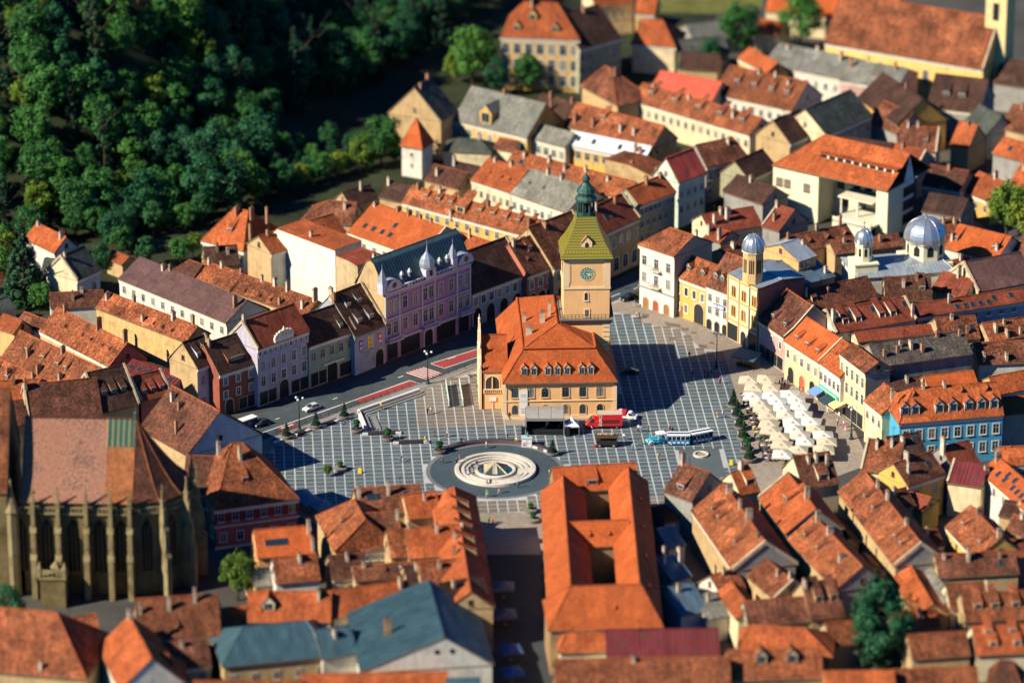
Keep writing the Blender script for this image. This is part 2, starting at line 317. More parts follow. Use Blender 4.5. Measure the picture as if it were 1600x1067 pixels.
# ------------------------------------------------------------------ the house builder
HOUSES = []; council_root = [None]
def house(label, a, b, c, d, ze, pitch, wall='cream', roof='OB', k='gg', cat='house', name='town_house', root=None, prof=None,
          win=None, ch=None, dor=None, sky=None, fw='', side=None, w2=None, ov=0.45, ends='', wst='r', wsz=(1.05, 1.7), fr=None, sur=None,
          gf=None, cor=True, zr=None, dirt=0.3, verge=0.15, chm=None, base=0.0, dsz=None, geo=None):
    """a,b: the near eave as seen in the photo, c,d: the ridge; ze: eave height in metres. The ridge height follows from the roof pitch."""
    A, B = (geo['A'], geo['B']) if geo else (P(a[0], a[1], ze), P(b[0], b[1], ze))
    u = (B-A).normalized(); n = Vector((-u.y, u.x, 0))
    tp = math.tan(math.radians(pitch))
    mid = ((c[0]+d[0])/2, (c[1]+d[1])/2) if c else None
    lo, hi = ze+0.2, ze+30
    sgn = 1
    def wof(z): return (P(mid[0], mid[1], z)-A).dot(n)
    # side of the ridge
    if not geo and wof(ze+0.1) < 0:
        A, B, c, d = B, A, d, c; u = (B-A).normalized(); n = Vector((-u.y, u.x, 0))
    if zr is None and not geo:
        best = None
        for i in range(600):
            z = ze+0.3+i*0.05; w = wof(z); e = abs((z-ze)-w*tp)
            if w > 0.6 and (best is None or e < best[0]): best = (e, z)
        zr = best[1] if best else ze+3
    L = (B-A).length
    if geo: zr = geo['zr']; w = geo['w']; w2 = geo.get('wb', w2); tc = geo.get('iA', 0); td = L-geo.get('iB', 0)
    else:
        w = max(1.2, wof(zr)); C, D = P(c[0], c[1], zr), P(d[0], d[1], zr)
        tc = max(0.0, min(L*0.75, (C-A).dot(u))); td = min(L, max(L*0.25, (D-A).dot(u)))
    iA = tc if k[0] == 'h' else 0.0; iB = L-td if k[1] == 'h' else 0.0
    if k[0] == 'h': iA = max(iA, 0.8)
    if k[1] == 'h': iB = max(iB, 0.8)
    if iA+iB > L-0.2: s_ = (L-0.2)/(iA+iB); iA *= s_; iB *= s_
    wb = w2 if w2 else w
    if ze-base < 1: base = ze-3
    M = T((A.x, A.y, 0)) @ RZ(math.atan2(u.y, u.x))
    if root is None:
        root = thing(name, label, cat, (A.x, A.y, 0), math.atan2(u.y, u.x)); ML = Matrix.Identity(4)
    else: ML = root.matrix_basis.inverted() @ M
    seed = len(HOUSES)*7.31; rng = random.Random(len(HOUSES)+11)
    info = dict(M=M, ML=ML, L=L, w=w, wb=wb, ze=ze, zr=zr, root=root); HOUSES.append(info)
    prof = prof or [(0, 0), (1, 1)]
    # roof
    RB = MB()
    def jit(p): return (p[0], p[1], p[2]+0.17*noise.noise(Vector((p[0]*0.35+seed, p[1]*0.35, 3.1)))+0.05*noise.noise(Vector((p[0]*1.1+seed, p[1]*1.1, 7.7))))
    def strip(q0, q1, q2, q3):
        """quad q0->q1 low edge, q3->q2 high edge"""
        l1 = (Vector(q1)-Vector(q0)).length; l2 = (Vector(q3)-Vector(q0)).length
        nu = max(1, min(14, int(l1/1.6))); nv = max(1, min(8, int(l2/1.6)))
        q0, q1, q2, q3 = map(Vector, (q0, q1, q2, q3))
        def pt(i, j):
            s, t = i/nu, j/nv; return jit(tuple((q0*(1-s)+q1*s)*(1-t)+(q3*(1-s)+q2*s)*t))
        for i in range(nu):
            for j in range(nv):
                qs = [pt(i, j), pt(i+1, j), pt(i+1, j+1), pt(i, j+1)]
                if (Vector(qs[2])-Vector(qs[3])).length < 0.01: qs = qs[:3]
                RB.poly(qs, 0)
    H = zr-ze; vg = verge
    xa = 0 if k[0] == 'h' else -vg; xb = L if k[1] == 'h' else L+vg
    def px0(y): return xa+(iA*y if k[0] == 'h' else 0)
    def px1(y): return xb-(iB*y if k[1] == 'h' else 0)
    drop = 0.22
    for (y0, z0), (y1, z1) in zip(prof, prof[1:]):
        strip((px0(y0), y0*w, ze+z0*H), (px1(y0), y0*w, ze+z0*H), (px1(y1), y1*w, ze+z1*H), (px0(y1), y1*w, ze+z1*H))
        Y = w+wb
        strip((px1(y0), Y-y0*wb, ze+z0*H), (px0(y0), Y-y0*wb, ze+z0*H), (px0(y1), Y-y1*wb, ze+z1*H), (px1(y1), Y-y1*wb, ze+z1*H))
        if k[0] == 'h': strip((px0(y0), Y-y0*wb, ze+z0*H), (px0(y0), y0*w, ze+z0*H), (px0(y1), y1*w, ze+z1*H), (px0(y1), Y-y1*wb, ze+z1*H))
        if k[1] == 'h': strip((px1(y0), y0*w, ze+z0*H), (px1(y0), Y-y0*wb, ze+z0*H), (px1(y1), Y-y1*wb, ze+z1*H), (px1(y1), y1*w, ze+z1*H))
    Y = w+wb
    # fascia and soffit
    ring = [(xa, 0), (xb, 0), (xb, Y), (xa, Y)]
    for i in range(4):
        p, q = ring[i], ring[(i+1) % 4]
        if (i == 1 and k[1] != 'h') or (i == 3 and k[0] != 'h'): continue
        RB.poly([(p[0], p[1], ze-drop), (q[0], q[1], ze-drop), (q[0], q[1], ze+0.02), (p[0], p[1], ze+0.02)], 1)
    RB.poly([(xa, 0, ze-drop), (xa, Y, ze-drop), (xb, Y, ze-drop), (xb, 0, ze-drop)], 1)
    for e, x in ((0, xa), (1, xb)):
        if k[e] != 'h':
            pts = [(x, y*w, ze+z*H) for y, z in prof]+[(x, Y-y*wb, ze+z*H) for y, z in reversed(prof[:-1])]
            for p, q in zip(pts, pts[1:]): RB.poly([(p[0], p[1], p[2]-drop*1.2), (q[0], q[1], q[2]-drop*1.2), q, p], 1)
    # ridge cap
    RB.tube((px0(1)+0.05, w, zr+0.02), (px1(1)-0.05, w, zr+0.02), 0.16, n=5, mi=2)
    for e in (0, 1):
        if k[e] == 'h':
            for (yy, sg) in ((0, 1), (Y, -1)):
                pts = [((px0 if e == 0 else px1)(y), (y*w if sg > 0 else Y-y*wb), ze+z*H+0.02) for y, z in prof]
                for p, q in zip(pts, pts[1:]): RB.tube(p, q, 0.13, n=5, mi=2)
    if roof in ('TL', 'CR', 'BL', 'ZN', 'DT', 'WM'):
        sp = 0.9; xk = sp
        while xk < L-sp/2:
            for yw, sg in ((w, 1), (wb, -1)):
                pts = []
                for y_, z_ in prof:
                    if px0(y_)-.01 <= xk <= px1(y_)+.01: pts.append((xk, y_*w if sg > 0 else Y-y_*wb, ze+z_*H+.07))
                    else:
                        if pts:
                            ins = iA if xk < L/2 else iB; q_ = min(1, (xk if xk < L/2 else L-xk)/max(ins, .01)); pts.append((xk, q_*w if sg > 0 else Y-q_*wb, ze+q_*H+.07))
                        break
                for p_, q_ in zip(pts, pts[1:]): RB.tube(p_, q_, .045, n=3, mi=0)
            xk += sp
    rm = ROOF[roof]
    capm = ROOF['OO'] if roof in ('OB', 'OM', 'BR', 'RD', 'OO', 'OR') else rm
    RO = RB.build('roof', [rm, FASC, capm], root, ML)
    # walls
    WB = MB(); x0, x1, y0, y1 = (ov if k[0] == 'h' else 0.02), (L-ov if k[1] == 'h' else L-0.02), ov, Y-ov
    zt = ze-drop+0.05 if not (k == 'hh') else ze-drop
    zt = ze-drop
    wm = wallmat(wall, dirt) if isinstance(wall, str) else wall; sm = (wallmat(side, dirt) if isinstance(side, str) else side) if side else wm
    WB.poly([(x0, y0, base), (x1, y0, base), (x1, y0, zt), (x0, y0, zt)], 0)
    WB.poly([(x1, y1, base), (x0, y1, base), (x0, y1, zt), (x1, y1, zt)], 0)
    for e, x in ((0, x0), (1, x1)):
        if k[e] == 'h': pts = [(x, y0, base), (x, y1, base), (x, y1, zt), (x, y0, zt)]
        else:
            pf = [(y*w, ze+z*H-drop*1.1) for y, z in prof]+[(Y-y*wb, ze+z*H-drop*1.1) for y, z in reversed(prof[:-1])]
            pf = [(min(max(y, y0), y1), z) for y, z in pf]
            pts = [(x, y0, base), (x, y1, base)]+[(x, y, z) for y, z in reversed(pf)]
        if e == 0: pts = pts[::-1]
        WB.poly(pts, 1)
    WB.build('wall', [wm, sm], root, ML)
    if cor and (win or gf or root is council_root[0]):
        CB = MB(); CB.box(0.0, L, ov-0.28, ov-0.002, ze-drop-0.5, ze-drop-0.004, 0); CB.box(0.0, L, ov-0.16, ov-0.002, ze-drop-0.85, ze-drop-0.5, 0)
        CB.build('cornice', [TRIM], root, ML)
    # fire walls rising through the roof at the party ends
    for e in fw:
        GB = MB(); x = 0 if e == 'A' else L
        for sgn_, ww, yy in ((1, w, 0), (-1, wb, Y)):
            pts = [(yy+sgn_*y*ww, ze+z*H) for y, z in prof]
            for p, q in zip(pts, pts[1:]):
                xx0, xx1 = x-0.24, x+0.24
                GB.poly([(xx0, p[0], p[1]-0.5), (xx0, q[0], q[1]-0.5), (xx0, q[0], q[1]+0.42), (xx0, p[0], p[1]+0.42)], 0)
                GB.poly([(xx1, p[0], p[1]-0.5), (xx1, q[0], q[1]-0.5), (xx1, q[0], q[1]+0.42), (xx1, p[0], p[1]+0.42)], 0)
                GB.poly([(xx0, p[0], p[1]+0.42), (xx1, p[0], p[1]+0.42), (xx1, q[0], q[1]+0.42), (xx0, q[0], q[1]+0.42)], 0)
        GB.build('gable_parapet', [plaster((0.52, 0.42, 0.28), 0.45)], root, ML)
    # windows: list of (side, cols, rows[, z0, z1, t0, t1])
    fm = fr or FRAME_W
    for spec in (win or []):
        sd, cols, rows = spec[:3]; z0 = spec[3] if len(spec) > 3 else base+1.0; z1 = spec[4] if len(spec) > 4 else ze-1.2
        t0 = spec[5] if len(spec) > 5 else 0.0; t1 = spec[6] if len(spec) > 6 else 1.0
        st = spec[7] if len(spec) > 7 else wst; ww, wh = spec[8] if len(spec) > 8 else wsz
        fh = (z1-z0)/rows
        for r in range(rows):
            hh = min(wh, fh*0.75)
            for q in range(cols):
                t = t0+(t1-t0)*(q+0.5)/cols; zz = z0+r*fh+(fh-hh)*0.45
                if sd == 'F': m = T((t*L, ov, zz))
                elif sd == 'R': m = T((x1, y0+t*(y1-y0), zz)) @ RZ(math.pi/2)
                else: m = T((x0, y1-t*(y1-y0), zz)) @ RZ(-math.pi/2)
                add_window(root, ML @ m, ww, hh, st, fm, sur)
    def on_roof(t, s):
        """point of the roof surface: t along the eave, s 0 at the ridge, 1 at the near eave, negative over the ridge"""
        f = 1-abs(s)
        for (ya, za), (yb, zb) in zip(prof, prof[1:]):
            if f <= yb+1e-6:
                q = (f-ya)/max(1e-6, yb-ya); z = za+(zb-za)*q; break
        y = f*w if s >= 0 else Y-f*wb
        return Vector((t*L, y, ze+z*H))
    info['on_roof'] = on_roof; info['RO'] = RO
    # chimneys
    if ch is None:
        ch = []
        nn = 0 if L < 5 else (1 if L < 9 else (2 if L < 16 else 3))
        for i in range(nn): ch.append(((i+0.25+0.5*rng.random())/nn, rng.choice((0.12, 0.18, 0.3, -0.15, 0.1))))
    for i, q in enumerate(ch):
        t, s = q[0], q[1]; hh = q[2] if len(q) > 2 else rng.choice((0.9, 1.2, 1.5)); kk = q[3] if len(q) > 3 else (chm if chm is not None else rng.choice((0, 1, 2, 2, 3)))
        cw = rng.choice(((0.6, 0.6), (0.6, 1.1), (0.7, 0.7), (0.55, 1.4)))
        p = on_roof(t, s); put('chimney', chimney_mesh(kk, cw[0], cw[1], hh), RO, T((p.x, p.y, p.z+abs(0.25*s))))
    # attic windows in bare gables, aerials on some ridges
    if label and cat == 'house' and ze > 5.5:
        for e, x in ((0, x0), (1, x1)):
            if k[e] != 'h' and 'AB'[e] not in fw and rng.random() < .6:
                m = T((x1, w, ze+H*.18)) @ RZ(math.pi/2) if e else T((x0, w, ze+H*.18)) @ RZ(-math.pi/2)
                add_window(root, ML @ m, .7, .9, 'r', FRAME_B)
        if L > 7 and rng.random() < .45:
            p = on_roof(rng.uniform(.15, .85), .05); ab = MB(); ab.tube((0, 0, 0), (0, 0, 2.6), .045, n=4)
            for q in (2.5, 2.2, 1.9): ab.tube((-.6, 0, q), (.6, 0, q), .03, n=3)
            ab.build('aerial', [IRON], RO, T((p.x, p.y, p.z)) @ RZ(rng.uniform(0, 3)))
    # dormers (type, s, [t...])
    for spec in (dor or []):
        kind, s, ts = spec[:3]; dw, dh = spec[3] if len(spec) > 3 else (dsz or (1.3, 1.3))
        for t in ts:
            p = on_roof(t, s); sl = dormer_slope(prof, w, H, 1-abs(s))
            dormer(RO, kind, T((p.x, p.y, p.z)) @ (RZ(math.pi) if s < 0 else Matrix.Identity(4)), dw, dh, sl, rm, TRIMW if wall == 'blue' else wm)
    # roof lights (s, [t...])
    for s, ts in (sky or []):
        for t in ts:
            p = on_roof(t, s); sl = dormer_slope(prof, w, H, 1-s)
            put('roof_window', roof_window_mesh(), RO, T((p.x, p.y, p.z+0.05)) @ Matrix.Rotation(math.atan(sl), 4, 'X'))
    return info
def dormer_slope(prof, w, H, f):
    for (ya, za), (yb, zb) in zip(prof, prof[1:]):
        if f <= yb+1e-6: return (zb-za)*H/max(1e-6, (yb-ya)*w)
    return H/w
RWM = []
def roof_window_mesh():
    if not RWM:
        b = MB(); b.box(-0.55, 0.55, -0.8, 0.8, -0.05, 0.10, 0); b.box(-0.44, 0.44, -0.68, 0.68, 0.10, 0.12, 1)
        RWM.append(b.mesh('roof_window', [plain('roof_window_frame', (0.10, 0.09, 0.09), 0.5), GLASS]))
    return RWM[0]
DORM = {}
def dormer(parent, kind, M, dw, dh, sl, rm, wm):
    key = (kind, dw, dh, round(sl, 2), rm.name, wm.name)
    if key not in DORM:
        b = MB(); r = MB(); h = dw/2
        if kind == 'g':       # gabled dormer: cheeks, gable front, saddle roof running back into the slope
            pk = h*1.0; back = dh/sl; bp = (dh+pk)/sl
            b.poly([(-h, 0, -0.3), (h, 0, -0.3), (h, 0, dh), (0, 0, dh+pk), (-h, 0, dh)], 0)
            b.poly([(-h, 0, -0.3), (-h, 0, dh), (-h, back, dh), (-h, -0.3/sl, -0.3)], 0); b.poly([(h, 0, -0.3), (h, -0.3/sl, -0.3), (h, back, dh), (h, 0, dh)], 0)
            e = 0.18
            for sg in (-1, 1):
                lo = (sg*(h+e), -e, dh-e); hi = (0, -e, dh+pk+0.06); hb = (0, bp+0.1, dh+pk+0.06); lb = (sg*(h+e), back, dh-e)
                r.poly([lo, hi, hb, lb] if sg < 0 else [lb, hb, hi, lo], 0)
                r.poly([(lo[0], lo[1], lo[2]-0.12), (hi[0], hi[1], hi[2]-0.14), hi, lo] , 1)
        elif kind == 's':     # shed dormer: flat-faced, its roof leaning back to meet the slope
            s2 = sl*0.62; back = dh/(sl-s2)
            b.poly([(-h, 0, -0.3), (h, 0, -0.3), (h, 0, dh), (-h, 0, dh)], 0)
            for sg in (-1, 1): b.poly([(sg*h, -0.3/sl, -0.3), (sg*h, 0, dh), (sg*h, back, back*sl)], 0)
            e = 0.15
            r.poly([(-h-e, -e, dh-e*s2), (h+e, -e, dh-e*s2), (h+e, back+0.1, back*sl+0.05), (-h-e, back+0.1, back*sl+0.05)], 0)
            r.poly([(-h-e, -e, dh-e*s2-0.14), (h+e, -e, dh-e*s2-0.14), (h+e, -e, dh-e*s2), (-h-e, -e, dh-e*s2)], 1)
        else:                 # small louvred vent: a three-sided hood
            back = dh/sl*1.5
            b.poly([(-h, 0, -0.1), (h, 0, -0.1), (0, 0, dh)], 0)
            for sg in (-1, 1): r.poly([(sg*h*1.15, -0.05, -0.1), (0, -0.1, dh+0.05), (0, back+dh/sl*0.2, back*sl)], 0)
        mf = b.mesh('dormer', [wm if kind != 'v' else OPENING_BLACK]); mr = r.mesh('dormer_roof', [rm, FRAME_W])
        DORM[key] = (mf, mr)
    mf, mr = DORM[key]
    key2 = key+('x',)
    if key2 not in DORM:
        q = MB(); q.add(MBfrom(mf, 0)); q.add(MBfrom(mr, 1))
        if kind != 'v':
            h = dw/2*0.62; z1 = dh*0.92
            q.box(-h-0.08, h+0.08, -0.07, -0.01, dh*0.12-0.08, z1+0.08, 3); q.box(-h, -0.04, -0.09, -0.065, dh*0.12, z1, 4); q.box(0.04, h, -0.09, -0.065, dh*0.12, z1, 4)
        DORM[key2] = q.mesh('dormer', [wm if kind != 'v' else OPENING_BLACK, rm, FRAME_W, FRAME_W, GLASS])
    return put('dormer', DORM[key2], parent, M)
def MBfrom(me, off=0):
    b = MB(); b.v = [tuple(v.co) for v in me.vertices]; b.f = [tuple(p.vertices) for p in me.polygons]; b.m = [p.material_index+off for p in me.polygons]; return b

# ------------------------------------------------------------------ the ground
GND = MB(); GND.box(-900, 900, -500, 2600, -1.0, -0.03)
def ground_mat():
    m, nt, b = _nodes('town_ground'); tc = N(nt, 'ShaderNodeTexCoord')
    f = noise_tex(nt, tc.outputs['Object'], 0.06, 6, 0.6)
    c = ramp(nt, f, [(0.3, (0.035, 0.035, 0.035)), (0.6, (0.065, 0.062, 0.055)), (0.75, (0.10, 0.09, 0.075))])
    nt.links.new(c, b.inputs['Base Color']); b.inputs['Roughness'].default_value = 0.9; return m
tag(GND.build('ground', [ground_mat()]), None, kind='structure')
# ------------------------------------------------------------------ row along the shaded side of the square
h = house
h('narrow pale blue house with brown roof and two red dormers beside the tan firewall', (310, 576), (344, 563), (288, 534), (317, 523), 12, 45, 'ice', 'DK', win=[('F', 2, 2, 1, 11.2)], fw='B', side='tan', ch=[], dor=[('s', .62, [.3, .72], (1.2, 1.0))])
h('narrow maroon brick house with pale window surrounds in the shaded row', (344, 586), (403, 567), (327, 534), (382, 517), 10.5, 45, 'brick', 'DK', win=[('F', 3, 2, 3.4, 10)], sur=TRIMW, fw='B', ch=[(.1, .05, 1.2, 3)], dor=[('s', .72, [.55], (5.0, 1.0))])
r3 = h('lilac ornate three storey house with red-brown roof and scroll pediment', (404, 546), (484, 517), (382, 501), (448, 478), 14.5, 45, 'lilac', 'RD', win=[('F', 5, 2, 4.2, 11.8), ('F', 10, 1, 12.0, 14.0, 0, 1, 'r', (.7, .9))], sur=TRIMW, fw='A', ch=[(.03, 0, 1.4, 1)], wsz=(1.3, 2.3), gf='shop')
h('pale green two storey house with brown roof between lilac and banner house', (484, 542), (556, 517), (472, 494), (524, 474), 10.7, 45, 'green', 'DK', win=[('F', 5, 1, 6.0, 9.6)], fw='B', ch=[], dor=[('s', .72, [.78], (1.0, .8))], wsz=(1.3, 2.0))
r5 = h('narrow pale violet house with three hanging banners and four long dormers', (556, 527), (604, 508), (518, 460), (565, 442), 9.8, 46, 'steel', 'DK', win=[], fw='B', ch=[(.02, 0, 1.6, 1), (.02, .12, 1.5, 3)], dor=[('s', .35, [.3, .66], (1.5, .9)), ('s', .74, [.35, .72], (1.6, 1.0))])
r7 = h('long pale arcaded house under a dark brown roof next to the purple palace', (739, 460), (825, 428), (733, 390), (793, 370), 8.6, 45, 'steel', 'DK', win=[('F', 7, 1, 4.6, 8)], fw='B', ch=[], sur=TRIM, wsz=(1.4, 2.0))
h('brown rendered house with arched upper windows left of the clock tower', (826, 432), (867, 417), (801, 379), (835, 365), 8.9, 45, 'rose', 'BR', win=[('F', 3, 1, 4.4, 8.2, 0, 1, 'a', (1.3, 2.3))], fw='B', ch=[(.1, .1)], dor=[('s', .35, [.55], (1.4, 1.0)), ('v', .6, [.3], (1, .7))], sur=TRIM)
h('brown roofed house half hidden behind the clock tower', (867, 421), (935, 395), (830, 356), (884, 330), 9.0, 45, 'tan', 'BR', win=[('F', 4, 1, 4.6, 8.2)], fw='B', ch=[(.3, .1)])
h('ochre arched window house on the street behind the clock tower', (944, 367), (1001, 341), (930, 321), (972, 302), 12.5, 42, 'tan', 'RD', win=[('F', 5, 1, 6.5, 11.5, 0, 1, 'a', (1.3, 2.6)), ('F', 4, 1, .5, 5.5, 0, 1, 'a', (2.0, 3.6))], sur=TRIM, ch=[(.7, .2), (.2, .1)], sky=[(.5, [.3, .45])], fw='B')
h('dark grey corner house with small attic windows up the side street', (1001, 322), (1057, 300), (975, 296), (1040, 272), 13.5, 36, 'olive', 'OO', win=[('F', 8, 1, 10.6, 13), ('F', 6, 2, 2.5, 10.2)], ch=[(.5, .1, 1.6, 0), (.9, .1)])
h('mint green house with dusky pink gabled front up the side street', (1062, 286), (1104, 270), (1062, 240), (1090, 228), 12.5, 50, 'mint', 'RM', win=[('F', 4, 2, 3, 11)], sur=TRIMW, ch=[])
h('grey house with brown roof behind the mint green front', (1105, 262), (1172, 248), (1098, 228), (1140, 212), 10, 40, 'grey', 'BR', k='gh', win=[('F', 5, 2, 1.5, 9)], ch=[(.7, .2, 1, 2)])
h('dark brown roofed house in the shaded side street hollow', (1172, 282), (1215, 262), (1168, 243), (1208, 225), 8, 40, 'olive', 'DK', win=[('F', 4, 1, 3, 7)], ch=[])

# ------------------------------------------------------------------ blocks behind the shaded row, left part of the picture
h('long old orange roof with four shed dormers at the picture edge', (-4, 566), (122, 626), (33, 516), (156, 575), 8, 42, 'tan', 'OB', win=[], ch=[(.45, .75, 1.2, 3), (.7, .7, 1.0, 1), (.55, .05, 1.3, 3), (.25, .5, 1.3, 3)], dor=[('s', .42, [.2, .4, .58, .68], (1.0, .9))])
h('weathered orange roof at the extreme lower edge beside the church tower', (-70, 592), (30, 640), (-10, 553), (80, 601), 8, 42, 'cream', 'OB', win=[('F', 4, 1, 3, 7)], ch=[(.6, .3, 1.3, 0), (.9, .1, 1.2, 3)], dor=[('s', .4, [.4, .6], (1., .9))])
h('orange-brown roof with pink repair patch below the tan firewall', (60, 517), (169, 573), (93, 480), (200, 537), 7.5, 40, 'tan', 'OB', side='rose', win=[('F', 5, 1, 2, 6.5)], ch=[(.12, .0, 1.6, 3), (.97, .0, 2.6, 3), (.6, 0, 2.4, 3)], dor=[('v', .5, [.25, .5, .62, .78, .88], (.8, .6))])
h('long striped orange roof on a tall tan firewall behind the blue house', (148, 481), (289, 535), (168, 453), (314, 514), 12, 36, plaster((0.60, 0.40, 0.17), 0.4), 'OM', win=[], cor=False, ch=[(.05, .3, 1.1, 2), (.3, .0, 1.2, 3), (.5, .75, 1.1, 1), (.75, .1, 1.5, 2), (.95, .0, 2.0, 3)], dor=[('v', .75, [.62, .72, .82], (.7, .6))])
h('long white house with smooth mauve roof below the mottled row', (184, 436), (352, 505), (215, 400), (424, 484), 9, 30, 'white', 'MV', win=[('F', 11, 1, 5, 8.4)], k='gg', ch=[(.3, .05, 1.3, 3), (.25, .1, 1.2, 2), (.96, .35, 2.4, 3)], cor=True)
h('dark brown roofed house with white gable above the garden', (80, 482), (163, 477), (74, 465), (166, 446), 7, 42, 'pale', 'BR', win=[], ch=[(.42, .5, 1.8, 3), (.6, 0, .9, 2)], fw='')
h('low dark red house strip behind the white parapet', (24, 505), (64, 520), (36, 488), (70, 497), 6, 35, 'white', 'BR', ch=[], win=[])
h('small white house with orange roof at the forest edge by the spruce', (38, 374), (84, 396), (52, 350), (106, 367), 6.5, 42, 'white', 'OO', win=[('F', 2, 1, 2, 5.5)], ch=[(.1, .1, 1, 2), (.9, .1, 1.2, 2)])
h('white gabled house with blue shaded front at the forest edge', (122, 438), (158, 422), (98, 398), (132, 383), 7.5, 44, 'ice', 'SD', side='cream', win=[('F', 2, 1, 2, 6), ], ch=[(.1, .1, 1, 2)], fw='A')  # white front wall coloured pale blue, its shade painted into the plaster
h('low dark slate roofed house beside the tall spruce', (62, 436), (114, 440), (57, 408), (99, 400), 4.5, 40, 'ice', 'SD', win=[], ch=[(.9, .1, 1, 2)])
h('small orange lean-to roof alone among dark garden trees', (164, 404), (189, 414), (185, 392), (208, 406), 4, 30, 'tan', 'OO', win=[], ch=[])
h('teal roofed shed at the picture edge under the spruce', (-8, 494), (26, 482), (-8, 468), (18, 462), 4, 35, 'grey', 'SD', win=[], ch=[])
h('low brown roof at the picture edge behind the spruce trunk', (-10, 452), (16, 446), (-10, 430), (12, 424), 4, 35, 'grey', 'BR', win=[], ch=[])
h('short red roof stub at the picture edge above the dormered roof', (-10, 512), (20, 522), (-8, 486), (12, 492), 7, 38, 'orange', 'OO', win=[], ch=[])
h('orange hipped villa with tall chimneys against the dark forest', (313, 376), (380, 393), (352, 331), (402, 323), 6.5, 40, 'white', 'OO', k='hh', win=[('F', 5, 1, 3, 5.8)], ch=[(.45, .15, 1.8, 0), (.75, .05, 1.5, 0), (.98, -.2, 2.6, 0), (.95, .55, 2.4, 3)], dor=[('s', .6, [.5], (1.2, 1.))])
h('black roofed outbuilding in front of the orange villa', (322, 416), (374, 412), (318, 392), (363, 378), 6, 44, 'tan', 'DK', win=[], ch=[(.4, .2, 1.5, 3), (.7, .4, 1.2, 2)])
h('brown hipped roof at the head of the mottled row', (268, 424), (300, 436), (283, 410), (307, 401), 8, 38, 'tan', 'BR', k='hg', win=[], ch=[])
h('first short speckled orange roof of the mottled row', (301, 433), (329, 443), (307, 402), (343, 417), 8, 36, 'tan', 'OM', win=[], ch=[(.3, .0, 1.2, 2), (.95, .0, 1.2, 2)])
h('second short speckled orange roof of the mottled row', (329, 443), (358, 455), (348, 416), (379, 428), 8, 36, 'tan', 'OM', win=[], ch=[(.9, .0, 1.0, 0)])
h('longest speckled orange roof of the mottled row ending by the tan gable', (362, 456), (476, 496), (383, 425), (502, 475), 8.5, 36, 'tan', 'OM', win=[], ch=[(.24, .0, 1.2, 2), (.42, .02, 1.8, 2), (.6, .02, 2.0, 2), (.97, .02, 2.6, 2), (.9, .6, 1.6, 2), (.62, .78, 1.2, 3)], dor=[('v', .8, [.15, .35, .5], (.7, .6))])
h('orange-brown roof on white courtyard walls behind the blank white firewall', (425, 397), (541, 362), (392, 373), (524, 332), 11, 33, 'white', 'OO', side='tan', win=[('F', 7, 2, 4, 10, .3, 1)], ch=[(.1, .1), (.45, .75, .8, 2)], sky=[(.5, [.78]), (.75, [.55])], fw='')
h('large bright orange roof over white courtyard facade with rooflights', (543, 363), (655, 404), (585, 318), (705, 357), 11, 32, 'white', 'OR', win=[('F', 7, 2, 3.5, 10)], ch=[(.05, .1, .9, 2), (.35, 0, .8, 0), (.5, 0, .8, 0), (.65, 0, .8, 0), (.8, 0, .8, 0)], sky=[(.68, [.13, .25, .37, .48]), (.4, [.45])], fw='B')
h('orange roof strip continuing behind the purple palace ridge', (690, 392), (760, 415), (706, 357), (770, 380), 10, 32, 'tan', 'OO', win=[], ch=[(.3, .1, 2.0, 1)])
h('brown hipped roof behind the bright orange courtyard roof', (468, 345), (548, 352), (508, 322), (540, 306), 8, 36, 'tan', 'BR', k='hg', win=[], ch=[(.8, .3, 1.4, 2)])
h('dark roofed house edging the forest above the orange courtyard', (592, 309), (628, 317), (580, 287), (621, 274), 8, 38, 'tan', 'DK', win=[], ch=[(.1, .2, 1.8, 2)])
h('black roof nearest the forest above the courtyard block', (548, 322), (592, 310), (540, 300), (582, 287), 7, 38, 'tan', 'DK', win=[], ch=[(.6, .2, 2.2, 2)])
h('long orange-brown roof with a line of shed dormers over yellow wall', (628, 317), (846, 376), (622, 275), (836, 350), 8, 38, 'yellow', 'OB', win=[('F', 14, 1, 4.5, 7.5)], ch=[(.05, .05, 1.2, 3), (.2, .0, 1.2, 2), (.35, .95, 1.2, 2), (.55, .0, 1, 0), (.88, .5, 1.8, 0), (.97, .5, 1.8, 0)], dor=[('s', .42, [.13, .22, .31, .52, .61, .70, .79, .88], (1.1, .9)), ('s', .7, [.40], (3.0, 1.6))])
h('brown lean roof below the white gate tower', (662, 282), (715, 296), (655, 254), (735, 268), 6, 36, 'tan', 'BR', win=[], ch=[(.25, .5, 1.6, 2)])
h('dark brown roof pocket right of the white gate tower', (700, 272), (738, 280), (695, 250), (736, 256), 6, 36, 'tan', 'DK', win=[], ch=[(.05, .3, 2.4, 2)])
h('plain orange roof over a yellow and white facade in the middle street', (735, 282), (796, 302), (736, 241), (825, 264), 8, 34, 'cream', 'OO', win=[('F', 6, 1, 3, 7)], ch=[(.6, 0, 1.0, 2), (.2, 0, .8, 2)], dor=[('v', .55, [.3, .6, .8], (.7, .5))])
h('grey slate roof over a pale facade in the middle street', (797, 303), (884, 333), (828, 263), (920, 293), 8.5, 32, 'mint', 'SL', win=[('F', 8, 1, 3.4, 8)], ch=[(.3, .0, 1.4, 2), (.55, 0, 1.0, 2)], dor=[('v', .5, [.15, .4], (.7, .5))])
h('very long brown roof running behind the grey slate roof', (786, 262), (975, 312), (790, 231), (990, 284), 9, 34, 'cream', 'OB', win=[], ch=[(.1, .2, 1.2, 2), (.3, .1, 1.2, 2), (.45, .3, 1.2, 2), (.6, .1, 1.2, 2), (.8, .3, 1.0, 2)], sky=[(.5, [.1])])
